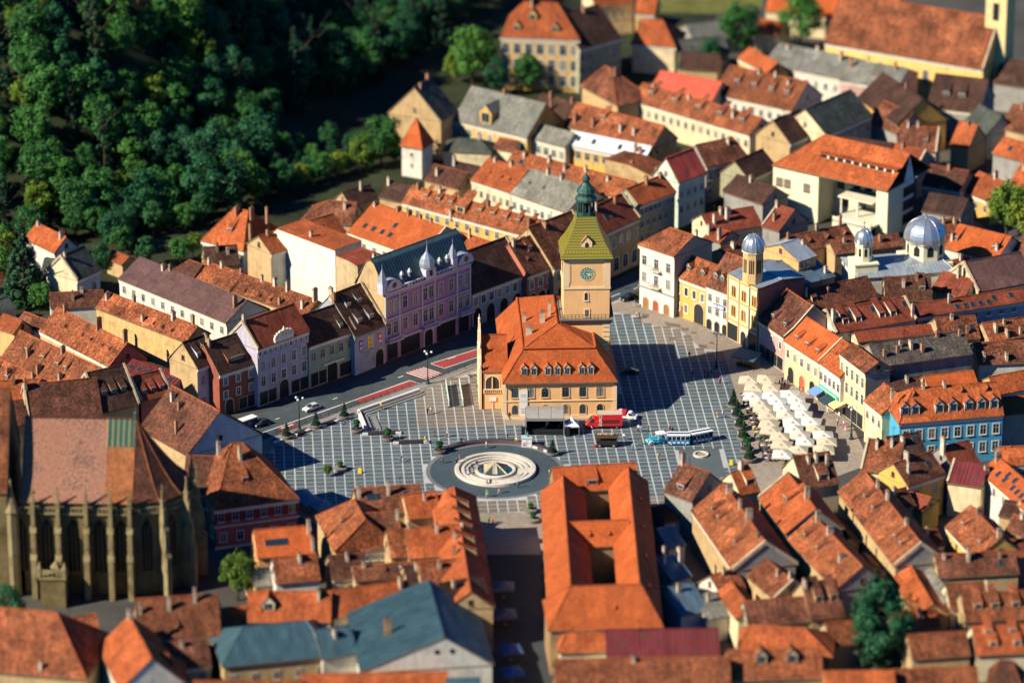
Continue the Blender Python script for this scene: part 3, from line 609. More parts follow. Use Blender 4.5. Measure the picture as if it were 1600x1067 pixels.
h('pyramid roofed low house in front of the yellow cross gable', (690, 236), (768, 240), (715, 220), (752, 214), 6, 30, 'cream', 'SD', k='hh', win=[], ch=[(.7, .0, 1.6, 2)])

# ------------------------------------------------------------------ upper middle
h('grey roofed wing with a huge blank tan gable facing the forest', (691, 190), (716, 174), (656, 134), (681, 113), 11, 45, 'tan', 'SD', side='tan', win=[('F', 2, 2, 2, 9)], ch=[(.2, .1, 1.3, 0), (.8, .0, 1.3, 0)], cor=False)
h('long grey slate roof over yellow school wing with a round cross gable', (707, 188), (822, 216), (706, 129), (812, 151), 9, 40, 'yellow', 'SL', win=[('F', 7, 2, 1.2, 8)], ch=[(.45, 0, 1.2, 0)], dor=[('g', .88, [.42], (4.0, 3.2))], wsz=(1.6, 1.9), sur=TRIMW)
h('lower grey slate roof over a cream terrace in the upper street', (786, 206), (882, 231), (778, 181), (893, 203), 8, 36, 'cream', 'SL', win=[('F', 8, 1, 3.5, 7.5)], ch=[], wsz=(1.5, 2), sur=TRIMW)
h('white sheet metal roof with rooflights over a yellow terrace', (882, 226), (1006, 251), (894, 202), (1012, 231), 8, 36, 'yellow', 'WM', win=[('F', 9, 1, 4, 7.5)], ch=[(.85, .5, 1.6, 0), (.92, .6, 1.2, 0)], sky=[(.45, [.13, .32, .65])], wsz=(1.4, 2))
h('brown tiled roof behind the white metal roof', (880, 197), (1016, 234), (880, 152), (1042, 200), 9, 40, 'tan', 'OB', win=[], ch=[(.1, .7, 1.6, 0), (.3, .7, 1.8, 0), (.6, .6, 1.6, 2), (.75, .6, 1.6, 2)], dor=[('s', .35, [.35], (1.6, 1.)), ('v', .6, [.5], (.8, .6))])
h('dark brown roofed house left of the brown tiled roof', (826, 178), (878, 194), (838, 146), (877, 150), 8, 40, 'tan', 'DK', win=[], ch=[(.3, .1, 1.5, 0), (.5, .6, 2.2, 0), (.9, .0, 1, 0)])
sch = h('large yellow school with orange hipped roof in front of the dark wood', (781, 58), (906, 63), (818, 5), (872, 2), 15.5, 38, 'yellow', 'OO', k='hh', win=[('F', 7, 3, 1.0, 14.5), ('R', 6, 3, 1, 14.5)], ch=[(.35, .1, 2.0, 1)], dor=[('g', .5, [.38], (2.4, 1.6)), ('g', .8, [.2, .68], (2.0, 1.3))], wsz=(1.9, 3.0), sur=TRIMW)
h('cream hall with orange hipped roof behind the red metal roof', (985, 69), (1056, 75), (1003, 30), (1036, 31), 8.5, 40, 'cream', 'OO', k='hh', win=[('L', 2, 2, 2, 8)], ch=[])
h('cream house with steep brown pyramid roof beside the school', (906, 135), (964, 166), (944, 103), (956, 108), 8.5, 46, 'tan', 'BR', k='hh', win=[], ch=[(.5, .0, 1.0, 3)], cor=False)
h('red sheet metal roof between the cream hall and the brown terraces', (1016, 140), (1112, 158), (1028, 112), (1122, 125), 8, 34, 'cream', 'RM', win=[], ch=[])
h('long brown terrace roof above a white and yellow facade', (984, 157), (1170, 212), (1000, 128), (1206, 190), 8, 34, 'cream', 'OB', win=[('F', 16, 1, 3.5, 7.5)], ch=[(.1, .1, 1, 2), (.4, .1, 1, 2), (.8, .3, 1.2, 2)], dor=[('s', .45, [.12, .32, .52, .7, .88], (1.5, 1.1))])
h('second brown terrace roof with white facade higher up the street', (1114, 147), (1236, 174), (1152, 100), (1294, 140), 8, 36, 'white', 'OB', win=[('F', 9, 1, 3.5, 7.5)], ch=[(.4, .05, 1, 2), (.6, .05, 1.2, 2), (.8, .2, 1, 2)], dor=[('s', .5, [.2, .42, .64, .84], (1.4, 1.1))])
h('small yellow gabled house between the terraces and the park trees', (1152, 92), (1196, 116), (1176, 78), (1206, 92), 8, 36, 'yellow', 'OO', win=[('F', 2, 1, 3, 7)], ch=[])
h('flat grey roof on pale walls below the park tree', (1192, 100), (1312, 124), (1210, 68), (1300, 82), 8, 22, 'white', 'SL', win=[('F', 8, 1, 3, 7)], ch=[(.15, .2, 1.2, 2), (.5, .0, 1.2, 2), (.85, .2, 2.0, 1)])
h('grey roof with pink chimney blocks in front of the old church', (1312, 126), (1400, 140), (1326, 92), (1428, 110), 9, 24, 'pink', 'SL', win=[('F', 6, 1, 3, 8)], ch=[(.05, .3, 2.0, 0), (.3, .0, 1.2, 2), (.8, .1, 1.5, 0)])
h('orange-yellow gabled house with dark side below the old church', (1338, 154), (1400, 196), (1382, 122), (1430, 140), 9, 40, 'ochre', 'DK', win=[], ch=[(.6, 0, 1.2, 0)])
h('brown gabled house in the shade under the orange-yellow gable', (1355, 190), (1400, 210), (1378, 158), (1408, 168), 7, 42, 'grey', 'BR', win=[], ch=[])
h('black roofed house below the old church wall', (1448, 168), (1530, 178), (1445, 122), (1512, 112), 8, 42, 'grey', 'DK', win=[('F', 5, 1, 3, 7)], ch=[], dor=[('s', .6, [.3, .6], (1.8, 1.2))])
h('pale bright orange roof in a row at the top edge', (1196, 18), (1290, 26), (1200, -8), (1300, -4), 7, 34, 'cream', 'OR', win=[], ch=[])
h('second bright orange roof in a row at the top edge', (1292, 28), (1400, 34), (1300, -4), (1400, -8), 7, 34, 'cream', 'OR', win=[], ch=[])
h('low salmon roof between the park trees at the top', (1178, 50), (1216, 56), (1180, 32), (1214, 30), 6, 30, 'cream', 'OO', win=[], ch=[])
h('long grey shed roof on the lawn at the top', (1086, 66), (1150, 58), (1080, 46), (1160, 20), 5, 26, 'grey', 'SL', win=[], ch=[])
h('brown tiled house with tan gable beside the dark slate roof', (1236, 225), (1278, 208), (1209, 188), (1247, 173), 9, 40, 'grey', 'DK', side='tan', win=[('F', 4, 1, 3, 8)], ch=[])
h('dark slate roofed house over a shaded facade above the modern block', (1293, 212), (1364, 181), (1250, 173), (1327, 143), 10.5, 38, 'grey', 'SD', side='cream', win=[('F', 7, 2, 2, 9)], ch=[])
h('red-brown roofed house with pale gable edge behind the modern block', (1402, 236), (1462, 240), (1396, 204), (1450, 190), 9, 42, 'grey', 'BR', win=[('F', 4, 2, 1, 8)], fw='B', ch=[(.2, .0, 1.2, 2), (.45, 0, 1.2, 1)], dor=[('s', .6, [.7], (1.2, 1.))])
h('brown roof with orange end beside the modern block ridge', (1376, 248), (1432, 262), (1364, 218), (1424, 228), 9, 40, 'grey', 'RD', win=[], fw='B', ch=[(.4, .1, 1, 0)])
h('cream gabled house with dark green roof at the right edge', (1505, 192), (1540, 212), (1530, 166), (1566, 180), 7, 44, 'cream', 'SD', win=[], ch=[])
h('brown roof beyond the cream gable at the right edge', (1560, 200), (1615, 214), (1560, 166), (1612, 160), 8, 36, 'tan', 'BR', win=[], ch=[(.3, .1, 1.4, 0)])
h('orange roof with two rooflights at the right edge', (1550, 240), (1614, 258), (1545, 210), (1614, 224), 7, 34, 'grey', 'OO', win=[], ch=[], sky=[(.5, [.3, .75])])
h('small orange roof pair in the dark hollow at the right', (1484, 226), (1512, 232), (1480, 192), (1504, 184), 7, 44, 'tan', 'OO', win=[], ch=[(.5, .1, 1, 0)])
h('ochre house with brown roof behind the big leafy tree', (1502, 298), (1545, 316), (1528, 268), (1572, 284), 6.5, 34, 'ochre', 'OO', win=[('F', 3, 1, 2.5, 5.5)], ch=[(.6, 0, 1.6, 1)])
h('red roof at the right edge above the big leafy tree', (1572, 296), (1615, 306), (1576, 262), (1614, 254), 7, 34, 'orange', 'OO', win=[], ch=[(.2, .1, 1.2, 1)])

# ------------------------------------------------------------------ sunlit row on the right of the square
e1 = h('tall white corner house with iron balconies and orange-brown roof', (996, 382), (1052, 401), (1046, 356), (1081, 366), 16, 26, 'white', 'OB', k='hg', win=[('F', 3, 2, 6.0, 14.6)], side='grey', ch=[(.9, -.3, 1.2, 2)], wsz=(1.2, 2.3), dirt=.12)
e2 = h('yellow two storey house with archway and two white dormers', (1052, 431), (1102, 450), (1079, 399), (1116, 412), 10.2, 40, 'yellow', 'OB', win=[('F', 4, 1, 5.2, 9.2), ('F', 2, 1, 1.0, 4.6, 0, .5)], ch=[], dor=[('g', .58, [.28, .72], (1.3, 1.1))], fr=FRAME_B, sur=TRIM, dirt=.12, wsz=(1.1, 2.0))
e3 = h('narrow white house with three arched dormers and a blue sign', (1102, 447), (1137, 460), (1131, 392), (1160, 404), 11, 44, 'white', 'BR', win=[('F', 3, 2, 3.6, 10)], ch=[], dor=[('g', .72, [.2, .5, .8], (1.2, 1.1))], wsz=(1.0, 1.7), dirt=.12)
e5 = h('brown roofed pink house in the shadow of the clock tower', (1183, 500), (1224, 528), (1222, 446), (1262, 473), 9, 40, 'pink', 'BR', prof=[(0, 0), (.35, .28), (1, 1)], win=[('F', 3, 1, 4.5, 8.2)], ch=[], dor=[('s', .72, [.3, .75], (1.3, 1.0))], sur=TRIMW, fw='B')
e6 = h('bright orange roofed peach house with three small dormers facing the parasols', (1224, 532), (1278, 567), (1256, 492), (1308, 525), 9.6, 38, plaster((0.80, 0.52, 0.30), 0.12), 'OR', prof=[(0, 0), (.42, .34), (1, 1)], win=[('F', 5, 1, 5.0, 8.6)], ch=[], dor=[('s', .72, [.2, .5, .8], (1.2, 1.0))], fw='', dirt=.1, wsz=(1.1, 1.9), sur=TRIMW)
e7 = h('white house with red-orange roof and green shop sign facing the parasols', (1278, 566), (1311, 590), (1314, 527), (1338, 546), 9.6, 38, 'white', 'OO', win=[('F', 5, 1, 4.8, 8.4)], ch=[], dor=[('v', .5, [.3, .55], (.9, .6))], fw='A', dirt=.1, wsz=(1.0, 1.8))
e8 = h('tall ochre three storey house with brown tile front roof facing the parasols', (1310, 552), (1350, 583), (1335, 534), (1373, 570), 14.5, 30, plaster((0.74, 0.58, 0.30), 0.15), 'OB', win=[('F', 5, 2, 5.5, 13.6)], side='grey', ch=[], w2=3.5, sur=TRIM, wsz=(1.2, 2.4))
h('long grey rendered wing with blackened broken roof behind the ochre house', (1374, 573), (1520, 553), (1350, 535), (1500, 521), 13.5, 28, 'grey', 'GB', win=[], cor=False, ch=[(.1, .6, 1.4, 0), (.25, .5, 1.3, 0), (.4, .4, 1.5, 2), (.5, .6, 1.4, 0), (.3, .3, 1.2, 1), (.72, .1, 1.2, 0), (.95, .2, 1.4, 0)], dirt=.5)
e9 = h('bright turquoise blue house with seven white dormers in an orange roof', (1404, 662), (1568, 649), (1428, 607), (1557, 595), 11, 42, 'blue', 'OO', k='hg', prof=[(0, 0), (.40, .52), (1, 1)], win=[('F', 8, 2, 1.6, 10, 0.02, 1)], ch=[(.3, 0, .8, 2), (.5, 0, .8, 2), (.0, .1, .8, 1)], dor=[('g', .80, [.07, .17, .40, .53, .68, .80, .92], (1.9, 1.9)), ('v', .30, [.2, .66, .90], (1.2, 1.0))], sur=TRIMW, wsz=(1.3, 2.2), dirt=.12)
h('narrow brown roofed cream house squeezed beside the turquoise one', (1349, 626), (1376, 648), (1378, 594), (1392, 608), 10, 36, 'cream', 'OB', win=[('F', 3, 1, 5.5, 9, 0, 1, 'a')], ch=[])
h('dark brown roof between the grey wing and the turquoise house', (1385, 610), (1455, 604), (1378, 594), (1450, 587), 10, 30, 'tan', 'DK', win=[], ch=[(.5, .3, .9, 2)])
h('plain orange roof behind the turquoise house', (1452, 608), (1528, 599), (1450, 588), (1518, 577), 11, 32, 'orange', 'OR', win=[], ch=[])
h('orange plastered house with orange roof at the right edge', (1560, 617), (1618, 606), (1528, 589), (1618, 578), 10, 32, 'orange', 'OO', win=[('F', 3, 1, 6, 9.4)], ch=[])
h('red roof with four dormers and rooflights behind the peach house', (1308, 521), (1432, 500), (1294, 482), (1420, 465), 10, 32, 'white', 'RD', win=[], ch=[(.02, .5, 2.8, 2), (.98, .8, 2.6, 2)], dor=[('s', .62, [.16, .32, .62, .76], (1.5, 1.1))], sky=[(.28, [.1, .26, .55, .95])], fw='AB')
h('long red lower roof strip below the dormered red roof', (1342, 535), (1462, 521), (1326, 523), (1457, 504), 9, 28, 'cream', 'RD', win=[], ch=[], fw='B')
h('very long red roof with a file of rooflights over lilac wall', (1436, 496), (1616, 469), (1426, 478), (1616, 444), 10, 28, 'lilac', 'RD', win=[('F', 9, 1, 7.5, 9.4)], ch=[(.3, .3, 2, 2)], sky=[(.65, [.35, .42, .48, .55, .62]), (.4, [.68, .83])])
h('orange tiled roof with two rooflights behind the blackened roof', (1470, 532), (1532, 528), (1461, 500), (1517, 490), 9, 32, 'tan', 'OM', win=[], ch=[(.4, .1, 1.1, 2), (.7, .75, 1.4, 0)], sky=[(.5, [.55, .85])])
h('orange-brown roof with grey chimneys at the right edge', (1548, 534), (1618, 524), (1539, 505), (1618, 492), 9, 32, 'tan', 'OB', win=[], ch=[(.2, .5, 1.6, 2), (.45, .2, .9, 1), (.4, .8, 1.2, 1), (.7, .8, 1.2, 1)])
h('brown roof with satellite dish at the right edge', (1530, 570), (1618, 566), (1536, 538), (1618, 528), 10, 28, 'pale', 'BR', win=[], ch=[(.1, .8, 1.6, 1), (.5, .8, 1.2, 1)])
h('long brown roof below the blue metal church annex', (1272, 488), (1374, 464), (1256, 453), (1362, 430), 9, 34, 'tan', 'BR', win=[], ch=[(.02, .2, 1.8, 2), (.35, .3, .9, 0)], dor=[('s', .5, [.1], (1.4, 1.))])
h('brown roof with a steep orange hip below the domed church', (1384, 470), (1456, 470), (1374, 440), (1440, 425), 9, 36, 'tan', 'BR', win=[], ch=[(.4, .4, 1.6, 2), (.7, .1, 1.2, 3)], dor=[('s', .55, [.8], (1.4, 1.1))])
h('red-brown roof right of the steep orange hip', (1455, 452), (1505, 466), (1440, 428), (1490, 415), 8, 34, 'cream', 'RD', win=[], ch=[(.5, .0, 2.2, 2)])
h('broad mauve-brown roof with cream hipped end at the right edge', (1530, 457), (1618, 440), (1514, 411), (1618, 386), 9, 36, 'cream', 'MV', side='cream', win=[], ch=[], fw='A')
h('bright orange roof carrying the shadow of the big dome', (1475, 388), (1556, 408), (1506, 349), (1580, 372), 8.5, 32, 'white', 'OR', win=[], ch=[(.05, .6, 1.2, 2), (.9, .6, 1.4, 2)], dor=[('s', .6, [.1, .85], (1.3, 1.))])
h('brown cottage roof left of the bright orange roof by the dome', (1468, 372), (1508, 366), (1455, 350), (1500, 336), 8, 34, 'tan', 'OB', win=[], ch=[(.4, .2, 1.2, 1), (.8, .3, 1.2, 1)])
h('stone coloured gable with brown roof at the right edge', (1580, 398), (1618, 412), (1592, 368), (1618, 372), 8, 46, 'cream', 'BR', win=[], ch=[])
h('tan rendered low roof between the small cupola and the modern block', (1306, 398), (1412, 384), (1302, 378), (1410, 366), 9, 26, 'tan', 'BR', win=[], ch=[(.2, .1, .9, 2), (.7, .4, 1.4, 0)])
h('brown roof with small orange vents in front of the modern block', (1246, 396), (1338, 376), (1235, 368), (1326, 350), 9, 32, 'tan', 'BR', win=[], ch=[(.5, .0, 1.5, 2), (.0, .1, 1.2, 0), (.9, .0, 2.4, 0)], dor=[('v', .6, [.3, .6, .9], (1.6, 1.1))])
h('red roof with long dark ridge behind the white corner house', (1112, 366), (1192, 353), (1062, 350), (1186, 312), 10, 30, 'cream', 'RD', win=[], ch=[(.15, .5, 2.0, 2), (.4, .45, 3.0, 2), (.5, .15, 1.2, 2), (.35, .1, 1.5, 2)])
h('red roof with gabled grey end right of the long dark ridge', (1190, 354), (1216, 362), (1187, 313), (1247, 328), 10, 34, 'grey', 'RD', win=[], ch=[(.4, .6, 1.4, 3), (.05, .1, 1.6, 2)], fw='A')
h('flat red roof with two white chimneys behind the white corner house', (1098, 372), (1124, 380), (1078, 352), (1160, 360), 9, 24, 'grey', 'RD', win=[], ch=[(.1, .6, 2.2, 2), (.8, .7, 2.4, 2)])
h('small brown roofs stepped behind the narrow white house', (1140, 408), (1200, 388), (1130, 388), (1190, 366), 10, 30, 'tan', 'BR', win=[], ch=[(.3, .2, 1.2, 2), (.7, .3, 1.2, 2)])

# ------------------------------------------------------------------ foreground, left and middle
h('orange-brown steep roofed house behind the gothic church with tall chimney', (216, 670), (291, 712), (279, 603), (353, 652), 8.5, 42, 'tan', 'BR', side='ice', w2=11.5, win=[], ch=[(.6, .72, 2.4, 3), (.18, .22, 1.4, 2), (.38, .28, 1.0, 3)])  # end gable is a white wall; the pale blue is painted shade
f3 = h('brick red house with dark red shutters and white bands by the square', (335, 797), (468, 779), (357, 686), (382, 697), 9.5, 46, 'rose', 'OB', k='hh', win=[('F', 6, 1, 6.0, 8.8), ('F', 5, 1, 1.0, 4.6), ('L', 4, 1, 6, 8.8), ('L', 3, 1, 1.2, 4.6, 0, 1, 'a', (1.6, 2.4))], ch=[(.42, .25, 2.6, 2), (.2, .05, 1.4, 2)], dor=[('s', .62, [.42], (1.3, 1.1))], sur=TRIMW, wsz=(1.3, 1.9))
h('small brown roof linking church and shuttered house', (285, 770), (330, 772), (272, 716), (338, 707), 9.5, 44, 'rose', 'BR', win=[('F', 2, 1, 5, 8.6)], ch=[], sur=TRIMW)
h('brown roof with barred skylight and white chimneys overlooking the fountain', (560, 806), (662, 798), (553, 764), (650, 756), 9, 40, 'tan', 'BR', win=[], ch=[(.05, .3, 2.2, 2), (.5, .3, 3.0, 2)], sky=[(.35, [.2, .27, .34, .76])])
h('old orange hip roof left of the barred skylight roof', (492, 806), (522, 862), (560, 779), (572, 826), 8.5, 42, 'tan', 'OB', k='hh', win=[], ch=[], dor=[('s', .55, [.6], (1.3, 1.0))])
h('brown hip roof between the barred skylight roof and the street roof', (566, 862), (632, 858), (568, 802), (620, 798), 8, 46, 'tan', 'BR', k='hh', win=[('F', 5, 1, 5.5, 7.5)], ch=[(.9, .2, 2.0, 2)])
h('long street house with bright orange roof and dark dormered slope by the fountain', (672, 778), (697, 950), (712, 760), (734, 932), 10, 36, 'tan', 'OO', k='hg', win=[], ch=[(.5, .3, 1.6, 2), (.62, .4, 1.6, 3)], dor=[('s', -.5, [.16, .27, .38, .49, .60], (1.5, 1.0))])
h('brown cross roof with blue window in the block by the street', (612, 872), (668, 866), (628, 828), (690, 818), 9, 42, 'tan', 'OB', win=[], ch=[(.6, .2, 2.0, 2)])
h('bright orange roof with glazed terrace left of the old hip roof', (404, 872), (492, 864), (416, 824), (490, 822), 7.5, 36, 'orange', 'OR', win=[], ch=[(.95, .3, 3.0, 2), (.97, .9, 2.5, 2)], sky=[(.5, [.2, .28, .36, .44, .52])])
h('jumbled old orange roof with white gable below the glazed terrace', (432, 912), (500, 906), (440, 872), (505, 862), 7.5, 40, 'white', 'OB', win=[], ch=[(.6, .2, 1.4, 2)])
h('low tan roof with arched vents and satellite dish', (556, 908), (724, 894), (556, 884), (712, 872), 8, 26, 'tan', 'BR', win=[], ch=[(.1, .1, 1, 1)], dor=[('v', .5, [.3, .45, .6, .75], (.9, .6))], cor=False)
h('orange roof strip behind the big teal roof', (522, 966), (648, 948), (512, 919), (634, 910), 7.5, 34, 'cream', 'OO', win=[], ch=[(.9, .2, 1.8, 2)])
h('orange roof with a dark gable dormer left of the big teal roof', (386, 972), (516, 972), (398, 926), (504, 921), 7.5, 36, 'cream', 'OO', win=[], ch=[(.85, .2, 1.6, 2)], dor=[('g', .6, [.25], (2.6, 1.6))])
f9 = h('huge teal metal roofed house with white gable and round holes', (541, 958), (562, 1049), (686, 911), (680, 1001), 8, 24, 'white', 'TL', win=[], ch=[(.6, .6, 3.0, 3)], w2=10.0, cor=False, zr=14.5)
h('teal metal hip roof on ochre walls at the lower left', (347, 1042), (518, 1025), (380, 978), (479, 970), 7, 26, 'tan', 'TL', k='hh', win=[('F', 5, 1, 2, 6)], ch=[], cor=False)
h('small grey-teal roof between the two teal houses', (505, 1030), (560, 1022), (515, 985), (560, 970), 7, 30, 'pale', 'TL', win=[], ch=[(.5, .3, 1.2, 2)])
h('broad rust orange roof in the lower left corner', (-30, 1048), (136, 1062), (-30, 952), (92, 951), 7.5, 42, 'tan', 'OB', k='gh', win=[], ch=[(.55, .9, 1.4, 2)])
h('brown gabled roof with white gable end in the lower left', (152, 1010), (186, 1078), (192, 944), (230, 1012), 8, 42, 'white', 'OO', win=[], ch=[(.05, .0, 1.6, 2)])
h('brown roof with three big grey chimneys below the church', (216, 1000), (345, 992), (206, 942), (374, 919), 8, 40, 'olive', 'OB', k='gg', win=[('F', 4, 1, 3, 7)], ch=[(.05, .35, 2.0, 1), (.4, .3, 2.6, 1), (.72, .15, 2.8, 1)], dor=[('v', .8, [.5], (1.4, 1.1))])
h('white gabled house front at the bottom edge', (198, 1082), (290, 1080), (236, 1022), (262, 1018), 6, 40, 'white', 'OO', k='hh', win=[], ch=[])
h('orange roof cut off by the bottom edge under the teal houses', (470, 1100), (700, 1096), (480, 1052), (700, 1050), 6, 36, 'tan', 'OO', win=[], ch=[])
h('rust roof cut off by the bottom edge below the teal hip', (300, 1104), (470, 1104), (310, 1066), (470, 1060), 6, 36, 'tan', 'OB', win=[], ch=[])

# ------------------------------------------------------------------ foreground, right
h('old brown roof with one dormer right of the courtyard palace', (1036, 768), (1080, 784), (1019, 726), (1113, 719), 9, 40, 'grey', 'BR', k='gg', win=[], ch=[(.05, .0, 2.0, 1)], dor=[('s', .75, [.45], (2.0, 1.2))])
h('long diagonal mottled orange roof on a tan wall, first of the lanes', (1079, 797), (1143, 890), (1114, 734), (1197, 846), 9, 38, 'tan', 'OB', side='grey', win=[('L', 2, 1, 4, 7)], ch=[(.15, .0, 1.6, 2), (.42, .02, 1.8, 1), (.62, .0, 2.2, 1), (.9, .1, 1.2, 3)], dor=[('s', .6, [.2, .35, .75], (1.2, .9))], fw='B')
h('red-orange roof facing the parasols across the lane head', (1158, 774), (1188, 768), (1148, 738), (1213, 722), 9, 38, 'cream', 'OO', win=[], ch=[(.5, .0, 2.0, 2)], dor=[('s', .6, [.7], (2.2, 1.2))])
h('bright orange diagonal roof, second of the lanes, near the parasols', (1184, 778), (1226, 834), (1214, 722), (1284, 801), 9, 38, 'tan', 'OO', side='grey', win=[], ch=[(.7, .0, 2.4, 1)], dor=[('s', .5, [.45], (2.4, 1.3))], fw='A')
h('weathered orange diagonal roof continuing the second lane to the conifer', (1229, 842), (1305, 922), (1284, 805), (1354, 904), 8.5, 38, 'tan', 'OB', side='grey', win=[], ch=[(.1, .0, 2.0, 1), (.35, .0, 1.4, 2), (.75, .3, 1.2, 2)], dor=[('s', .6, [.15, .4], (1.2, .9))])
h('brown roof with tall chimneys bordering the parasols', (1256, 764), (1312, 756), (1226, 716), (1331, 699), 9, 40, 'cream', 'BR', win=[], ch=[(.55, .25, 1.8, 2), (.8, .45, 2.8, 2), (.35, .2, .9, 2)], dor=[('s', .8, [.6], (2.4, 1.4))])
h('longest mottled orange diagonal roof, third of the lanes', (1308, 768), (1396, 884), (1331, 722), (1441, 838), 9, 38, 'tan', 'OB', side='grey', win=[], ch=[(.25, .0, 1.6, 2), (.42, .0, 2.0, 2), (.75, .0, 1.2, 2)], dor=[('s', .5, [.25, .4, .78, .88], (1.2, .9))], fw='B')
h('brown roofed yellow house with rooftop glass above the lane yards', (1420, 760), (1478, 741), (1376, 722), (1470, 708), 9.5, 36, 'yellow', 'BR', win=[('F', 2, 2, 1.5, 8.6)], ch=[(.2, .5, 2.0, 2), (.35, .0, 1.6, 2)], sky=[(.4, [.75])], wsz=(1.3, 2.0))
h('patchwork roof with blue painted patch beside the yellow house', (1345, 735), (1400, 742), (1336, 690), (1382, 680), 9, 40, 'cream', 'OB', win=[], ch=[(.3, .2, 1.4, 2), (.7, .1, 1.4, 2)], fw='A')
h('dark brown roof with two rooflights below the turquoise house', (1398, 716), (1448, 708), (1390, 684), (1440, 672), 9, 36, 'cream', 'DK', win=[], ch=[(.4, .4, 1.4, 2)], sky=[(.3, [.2, .8])])
h('plain dark red roof below the turquoise house', (1490, 734), (1532, 724), (1474, 692), (1540, 686), 9, 38, 'grey', 'RD', win=[], ch=[(.0, .1, 2.6, 2)])
h('bright orange roof with rows of rooflights at the right edge', (1530, 737), (1616, 812), (1542, 698), (1618, 764), 9, 36, 'white', 'OR', win=[('F', 6, 1, 5.5, 8.4)], ch=[(.1, .9, 1.8, 2), (.05, .1, 1.2, 1)], sky=[(.55, [.2, .32]), (.6, [.48, .56, .64, .72]), (.3, [.3, .42])])
h('maroon metal roof beside the long yellow firewall', (1480, 754), (1532, 762), (1476, 716), (1524, 722), 8, 34, 'cream', 'CR', win=[], ch=[], fw='A')
h('glazed balcony house with flat red roof at the right edge', (1566, 728), (1616, 726), (1566, 700), (1616, 694), 9, 30, 'grey', 'OO', win=[('F', 4, 2, 1, 8.4)], ch=[])
h('brown diagonal roof on yellow wall near the right edge', (1476, 823), (1523, 874), (1520, 790), (1566, 843), 8, 38, 'yellow', 'OB', win=[('F', 3, 1, 3, 7)], ch=[(.3, 0, 1.2, 0), (.95, 0, 1.4, 1)], dor=[('s', .6, [.25, .8], (1.2, .9))])
h('dark brown roof pair above the lower right yards', (1468, 903), (1592, 896), (1464, 872), (1588, 854), 8, 34, 'tan', 'BR', win=[], ch=[(.4, .3, 2.4, 1), (.1, .2, 1, 2), (.8, .3, 1, 0)], sky=[(.5, [.8])])
h('brown shed roof with tan end wall near the lower right yards', (1486, 952), (1548, 948), (1476, 916), (1530, 906), 7, 36, 'cream', 'OB', win=[], ch=[], fw='B')
h('crooked brown roof at the right edge among the yards', (1570, 830), (1618, 842), (1548, 800), (1618, 806), 8, 34, 'tan', 'BR', win=[], ch=[(.3, .1, 1, 2)])
h('dark red roof low at the right edge among the yards', (1556, 872), (1618, 868), (1552, 846), (1618, 838), 8, 34, 'rose', 'RD', win=[], ch=[])
h('plain brown roof in front of the blue yard sheds', (1170, 978), (1270, 970), (1162, 938), (1263, 932), 7.5, 36, 'olive', 'BR', win=[], ch=[])
h('brown roof with two dark dormers beside the conifer', (1268, 968), (1320, 962), (1256, 909), (1306, 904), 8, 40, 'tan', 'BR', win=[], ch=[(.05, .1, 1.2, 2)], dor=[('s', .55, [.35, .8], (1.6, 1.4))])
h('orange diagonal stub roof beside the blue yard sheds', (1118, 926), (1150, 968), (1152, 911), (1168, 952), 7, 36, 'cream', 'OO', win=[], ch=[])
h('spotted orange roof between the lanes on a tan wall', (1165, 900), (1208, 936), (1196, 866), (1238, 912), 7.5, 36, 'tan', 'OM', win=[], ch=[(.6, .2, 1.2, 1), (.9, .0, 1.4, 2)], fw='B')
h('bright orange hip roof above the bottom edge', (1150, 1018), (1302, 1026), (1172, 980), (1258, 976), 7, 34, 'orange', 'OO', k='hh', win=[], ch=[])
h('brown roof with two dark hoods at the bottom edge', (1140, 1064), (1286, 1060), (1140, 1016), (1258, 1012), 7, 38, 'tan', 'OB', win=[], ch=[], dor=[('g', .45, [.35, .68], (2.2, 1.8))])
h('crimson metal roof with stepped crest at the bottom edge', (948, 1026), (1124, 1024), (946, 984), (1120, 981), 8, 36, 'pale', 'CR', win=[], ch=[])
h('rust brown roof at the bottom edge under the crimson one', (868, 1082), (1142, 1078), (878, 1030), (1138, 1025), 7, 38, 'tan', 'OB', win=[], ch=[(.45, .1, 1.0, 1)])
h('brown roof with hooded dormers in the lower right', (1510, 972), (1618, 966), (1500, 928), (1618, 920), 7.5, 36, 'tan', 'OB', win=[], ch=[], dor=[('s', .55, [.2, .45, .75], (1.6, 1.2))])
h('orange roof with four hooded dormers in the lower right', (1526, 1024), (1620, 1020), (1518, 979), (1620, 972), 7.5, 36, 'cream', 'OO', win=[], ch=[], dor=[('s', .3, [.25, .65], (1.5, 1.1)), ('s', .7, [.3, .7], (1.5, 1.1))])
h('plain brown roof right of the conifer at the bottom', (1426, 1030), (1516, 1024), (1420, 992), (1510, 985), 7.5, 36, 'tan', 'OB', win=[], ch=[])
h('grey corrugated roof in the lower right yards', (1427, 892), (1466, 947), (1449, 883), (1494, 937), 6.5, 20, 'white', 'SL', win=[], ch=[], cor=False)
h('orange roof sloping beside the grey corrugated one', (1394, 902), (1428, 962), (1424, 888), (1460, 944), 6.5, 32, 'orange', 'OO', win=[], ch=[], cor=False)
h('tan gabled cottage in the bottom right corner', (1540, 1080), (1600, 1084), (1562, 1032), (1582, 1030), 6, 44, 'tan', 'BR', k='hh', win=[], ch=[])
h('dark roof at the bottom beside the conifer foot', (1400, 1082), (1530, 1078), (1410, 1046), (1520, 1040), 5, 34, 'tan', 'OB', win=[], ch=[])
h('salmon roof at the bottom edge beside the conifer', (1290, 1086), (1400, 1084), (1296, 1048), (1390, 1046), 6, 34, 'tan', 'OO', win=[], ch=[])

